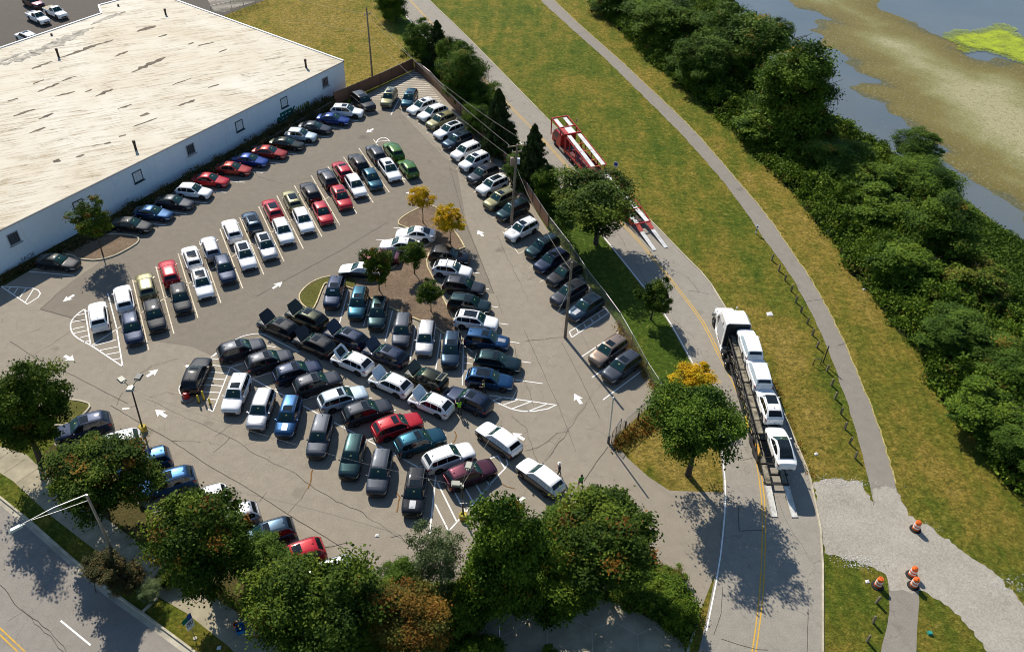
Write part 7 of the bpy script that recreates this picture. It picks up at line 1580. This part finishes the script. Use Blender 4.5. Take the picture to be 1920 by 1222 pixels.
# ------------------------------------------------------------------ people
SKIN = plain('skin', (.36, .2, .14), .6); HAIRB = plain('dark_hair', (.018, .013, .01), .7)
def person(label, pos, heading, top, legs, hatmat=None, vest=None, bare_legs=False, arms='down', stride=.12, lean=.0, stretch=None):
    J = {'pelvis': (0, 0, .95), 'belly': (lean * .3, 0, 1.12), 'chest': (lean * .7, 0, 1.35), 'neck': (lean, 0, 1.50), 'head0': (lean + .01, 0, 1.60), 'head1': (lean + .02, 0, 1.72)}
    E_ = [('pelvis', 'belly'), ('belly', 'chest'), ('chest', 'neck'), ('neck', 'head0'), ('head0', 'head1')]
    Rr = {'pelvis': .14, 'belly': .135, 'chest': .15, 'neck': .06, 'head0': .095, 'head1': .085}
    for sg, n in ((1, 'l'), (-1, 'r')):
        st = stride * sg
        J.update({n + 'hip': (0, sg * .09, .9), n + 'knee': (st * .8 + .03, sg * .1, .5), n + 'ankle': (st * 1.2 - (.05 if st < 0 else 0), sg * .1, .09), n + 'toe': (st * 1.2 + .17, sg * .11, .05), n + 'sh': (lean * .85, sg * .19, 1.42)})
        Rr.update({n + 'hip': .09, n + 'knee': .06, n + 'ankle': .042, n + 'toe': .035, n + 'sh': .065})
        if arms == 'reach' and sg > 0: el, ha = (lean + .22, sg * .26, 1.28), (lean + .48, sg * .2, 1.3)
        elif arms == 'bent': el, ha = (lean + .02, sg * .27, 1.13), (lean + .25, sg * .2, 1.08)
        else: el, ha = (lean - st * .5, sg * .26, 1.14), (lean - st * .9 + .08, sg * .27, .9)
        el, ha = Vector(el), Vector(ha); d = (ha - el).normalized(); s = Vector((0, 0, 1)).cross(d); s = s.normalized() if s.length > .1 else Vector((0, 1, 0)); u = d.cross(s)
        J.update({n + 'el': tuple(el), n + 'wr': tuple(ha), n + 'palm': tuple(ha + d * .07)}); Rr.update({n + 'el': .042, n + 'wr': .03, n + 'palm': .034})
        E_ += [('pelvis', n + 'hip'), (n + 'hip', n + 'knee'), (n + 'knee', n + 'ankle'), (n + 'ankle', n + 'toe'), ('chest', n + 'sh'), (n + 'sh', n + 'el'), (n + 'el', n + 'wr'), (n + 'wr', n + 'palm')]
        for k, (off, ln) in enumerate(((-.027, .075), (-.009, .085), (.009, .08), (.027, .062))):
            a = ha + d * .075 + s * off; J[n + 'f%d' % k] = tuple(a + d * .02); J[n + 'g%d' % k] = tuple(a + d * (ln * .6) - u * .01); J[n + 'h%d' % k] = tuple(a + d * ln - u * .03)
            for q in 'fgh': Rr[n + q + str(k)] = .009
            E_ += [(n + 'palm', n + 'f%d' % k), (n + 'f%d' % k, n + 'g%d' % k), (n + 'g%d' % k, n + 'h%d' % k)]
        J[n + 't0'] = tuple(ha + d * .05 - s * .045); J[n + 't1'] = tuple(ha + d * .09 - s * .055 - u * .015); Rr[n + 't0'] = .011; Rr[n + 't1'] = .009; E_ += [(n + 'wr', n + 't0'), (n + 't0', n + 't1')]
    names = list(J); me_ = bpy.data.meshes.new('person'); me_.from_pydata([J[k] for k in names], [(names.index(a), names.index(b)) for a, b in E_], [])
    o = bpy.data.objects.new('person', me_); COL.objects.link(o)
    sk = o.modifiers.new('skin', 'SKIN'); sk.use_smooth_shade = True
    if not me_.skin_vertices: me_.skin_vertices.new()
    for k, v in zip(names, me_.skin_vertices[0].data): v.radius = (Rr[k] * (1 if k not in ('chest', 'belly', 'pelvis') else .85), Rr[k] * (1 if k not in ('chest', 'belly', 'pelvis') else 1.25)); v.use_root = (k == 'pelvis')
    ss = o.modifiers.new('sub', 'SUBSURF'); ss.levels = ss.render_levels = 1
    dg = bpy.context.evaluated_depsgraph_get(); m = bpy.data.meshes.new_from_object(o.evaluated_get(dg)); o.modifiers.clear(); o.data = m
    m.materials.clear(); [m.materials.append(q) for q in (SKIN, top, legs, MAT['black'])]
    P3 = [Vector(J[k]) for k in names]
    def part(c):
        k = names[min(range(len(P3)), key=lambda i: (P3[i] - c).length)]
        if c.z > 1.47 and abs(c.y) < .14 and k in ('neck', 'head0', 'head1', 'chest'): return 0
        if k[1:] in ('ankle', 'toe'): return 3 if k[1:] == 'toe' or not bare_legs else 0
        if k[1:] == 'knee': return 0 if bare_legs else 2
        if k[1:] in ('hip',) or k == 'pelvis': return 2
        if k in ('belly', 'chest') or k[1:] == 'sh': return 1
        if k[1:] == 'el': return 1 if c.z > J[k][2] + .05 else 0
        return 0
    tor = []
    for p in m.polygons:
        q = part(p.center); p.material_index = q; p.use_smooth = True
        if q == 1 and abs(p.center.y) < .22: tor.append(p)
    o.location = Vector(pos); o.rotation_euler = (0, 0, heading); tag(o, label, 'person', 'people on the asphalt')
    if vest:
        idx = {}; vs = []; fs = []
        for p in tor:
            f = []
            for vi in p.vertices:
                if vi not in idx: idx[vi] = len(vs); vv = m.vertices[vi]; vs.append(tuple(vv.co + vv.normal * .018))
                f.append(idx[vi])
            fs.append(tuple(f))
        mb = MB(); mb.add(vs, fs); mb.build('safety_vest', vest, o, 60)
    hx = lean + .02
    if hatmat: mb = MB(); mb.lathe([(.17, 1.735), (.17, 1.745), (.105, 1.76), (.095, 1.83), (.05, 1.86), (0, 1.865)], 14, (hx, 0, 0)); mb.build('hat', hatmat, o, 50)
    mb = MB(); vs = []
    mb.lathe([(.098, 1.62), (.105, 1.68), (.098, 1.75), (.06, 1.79), (0, 1.8)], 14, (hx - .018, 0, 0)); mb.build('hair', HAIRB, o, 60)
    mb = MB(); mb.box((hx + .098, 0, 1.665), (.03, .03, .045), taper=.6)
    for sg in (1, -1): mb.box((hx + .088, sg * .035, 1.69), (.012, .024, .012)); mb.box((hx, sg * .1, 1.665), (.03, .016, .05))
    mb.box((hx + .09, 0, 1.62), (.01, .05, .01)); mb.build('face_features', plain('face_tone', (.28, .14, .1), .6), o)
    return o
hv = plain('lime_safety_vest', (.25, .6, .03), .6, 0, .3, .2, 8); pv = plain('pale_yellow_vest', (.6, .6, .22), .6, 0, .3, .2, 8)
dkc = plain('dark_clothes', (.02, .02, .025), .8); grn = plain('green_shirt', (.06, .32, .03), .8); wsh = plain('dark_shirt', (.025, .022, .04), .8)
person('person in a lime green safety vest reaching toward the navy SUV', G(862, 777), hd(G(852, 745) - G(864, 770)), dkc, dkc, None, hv, arms='reach', lean=.14)
person('person in a pale yellow vest standing behind the navy SUV', G(906.5, 738), hd(G(880, 735) - G(906, 738)), dkc, dkc, None, pv, arms='bent')
person('person in a dark top and white hat beside the film-wrapped SUV', G(1048, 893), hd(G(1020, 886) - G(1046, 888)), wsh, dkc, plain('white_hat', (.75, .72, .64), .8), None, arms='bent', lean=.05)
person('person in a green shirt and shorts walking beside the bright green tree', G(1088, 915), hd(G(1082, 890) - G(1090, 912)), grn, dkc, None, None, bare_legs=True, stride=.2)
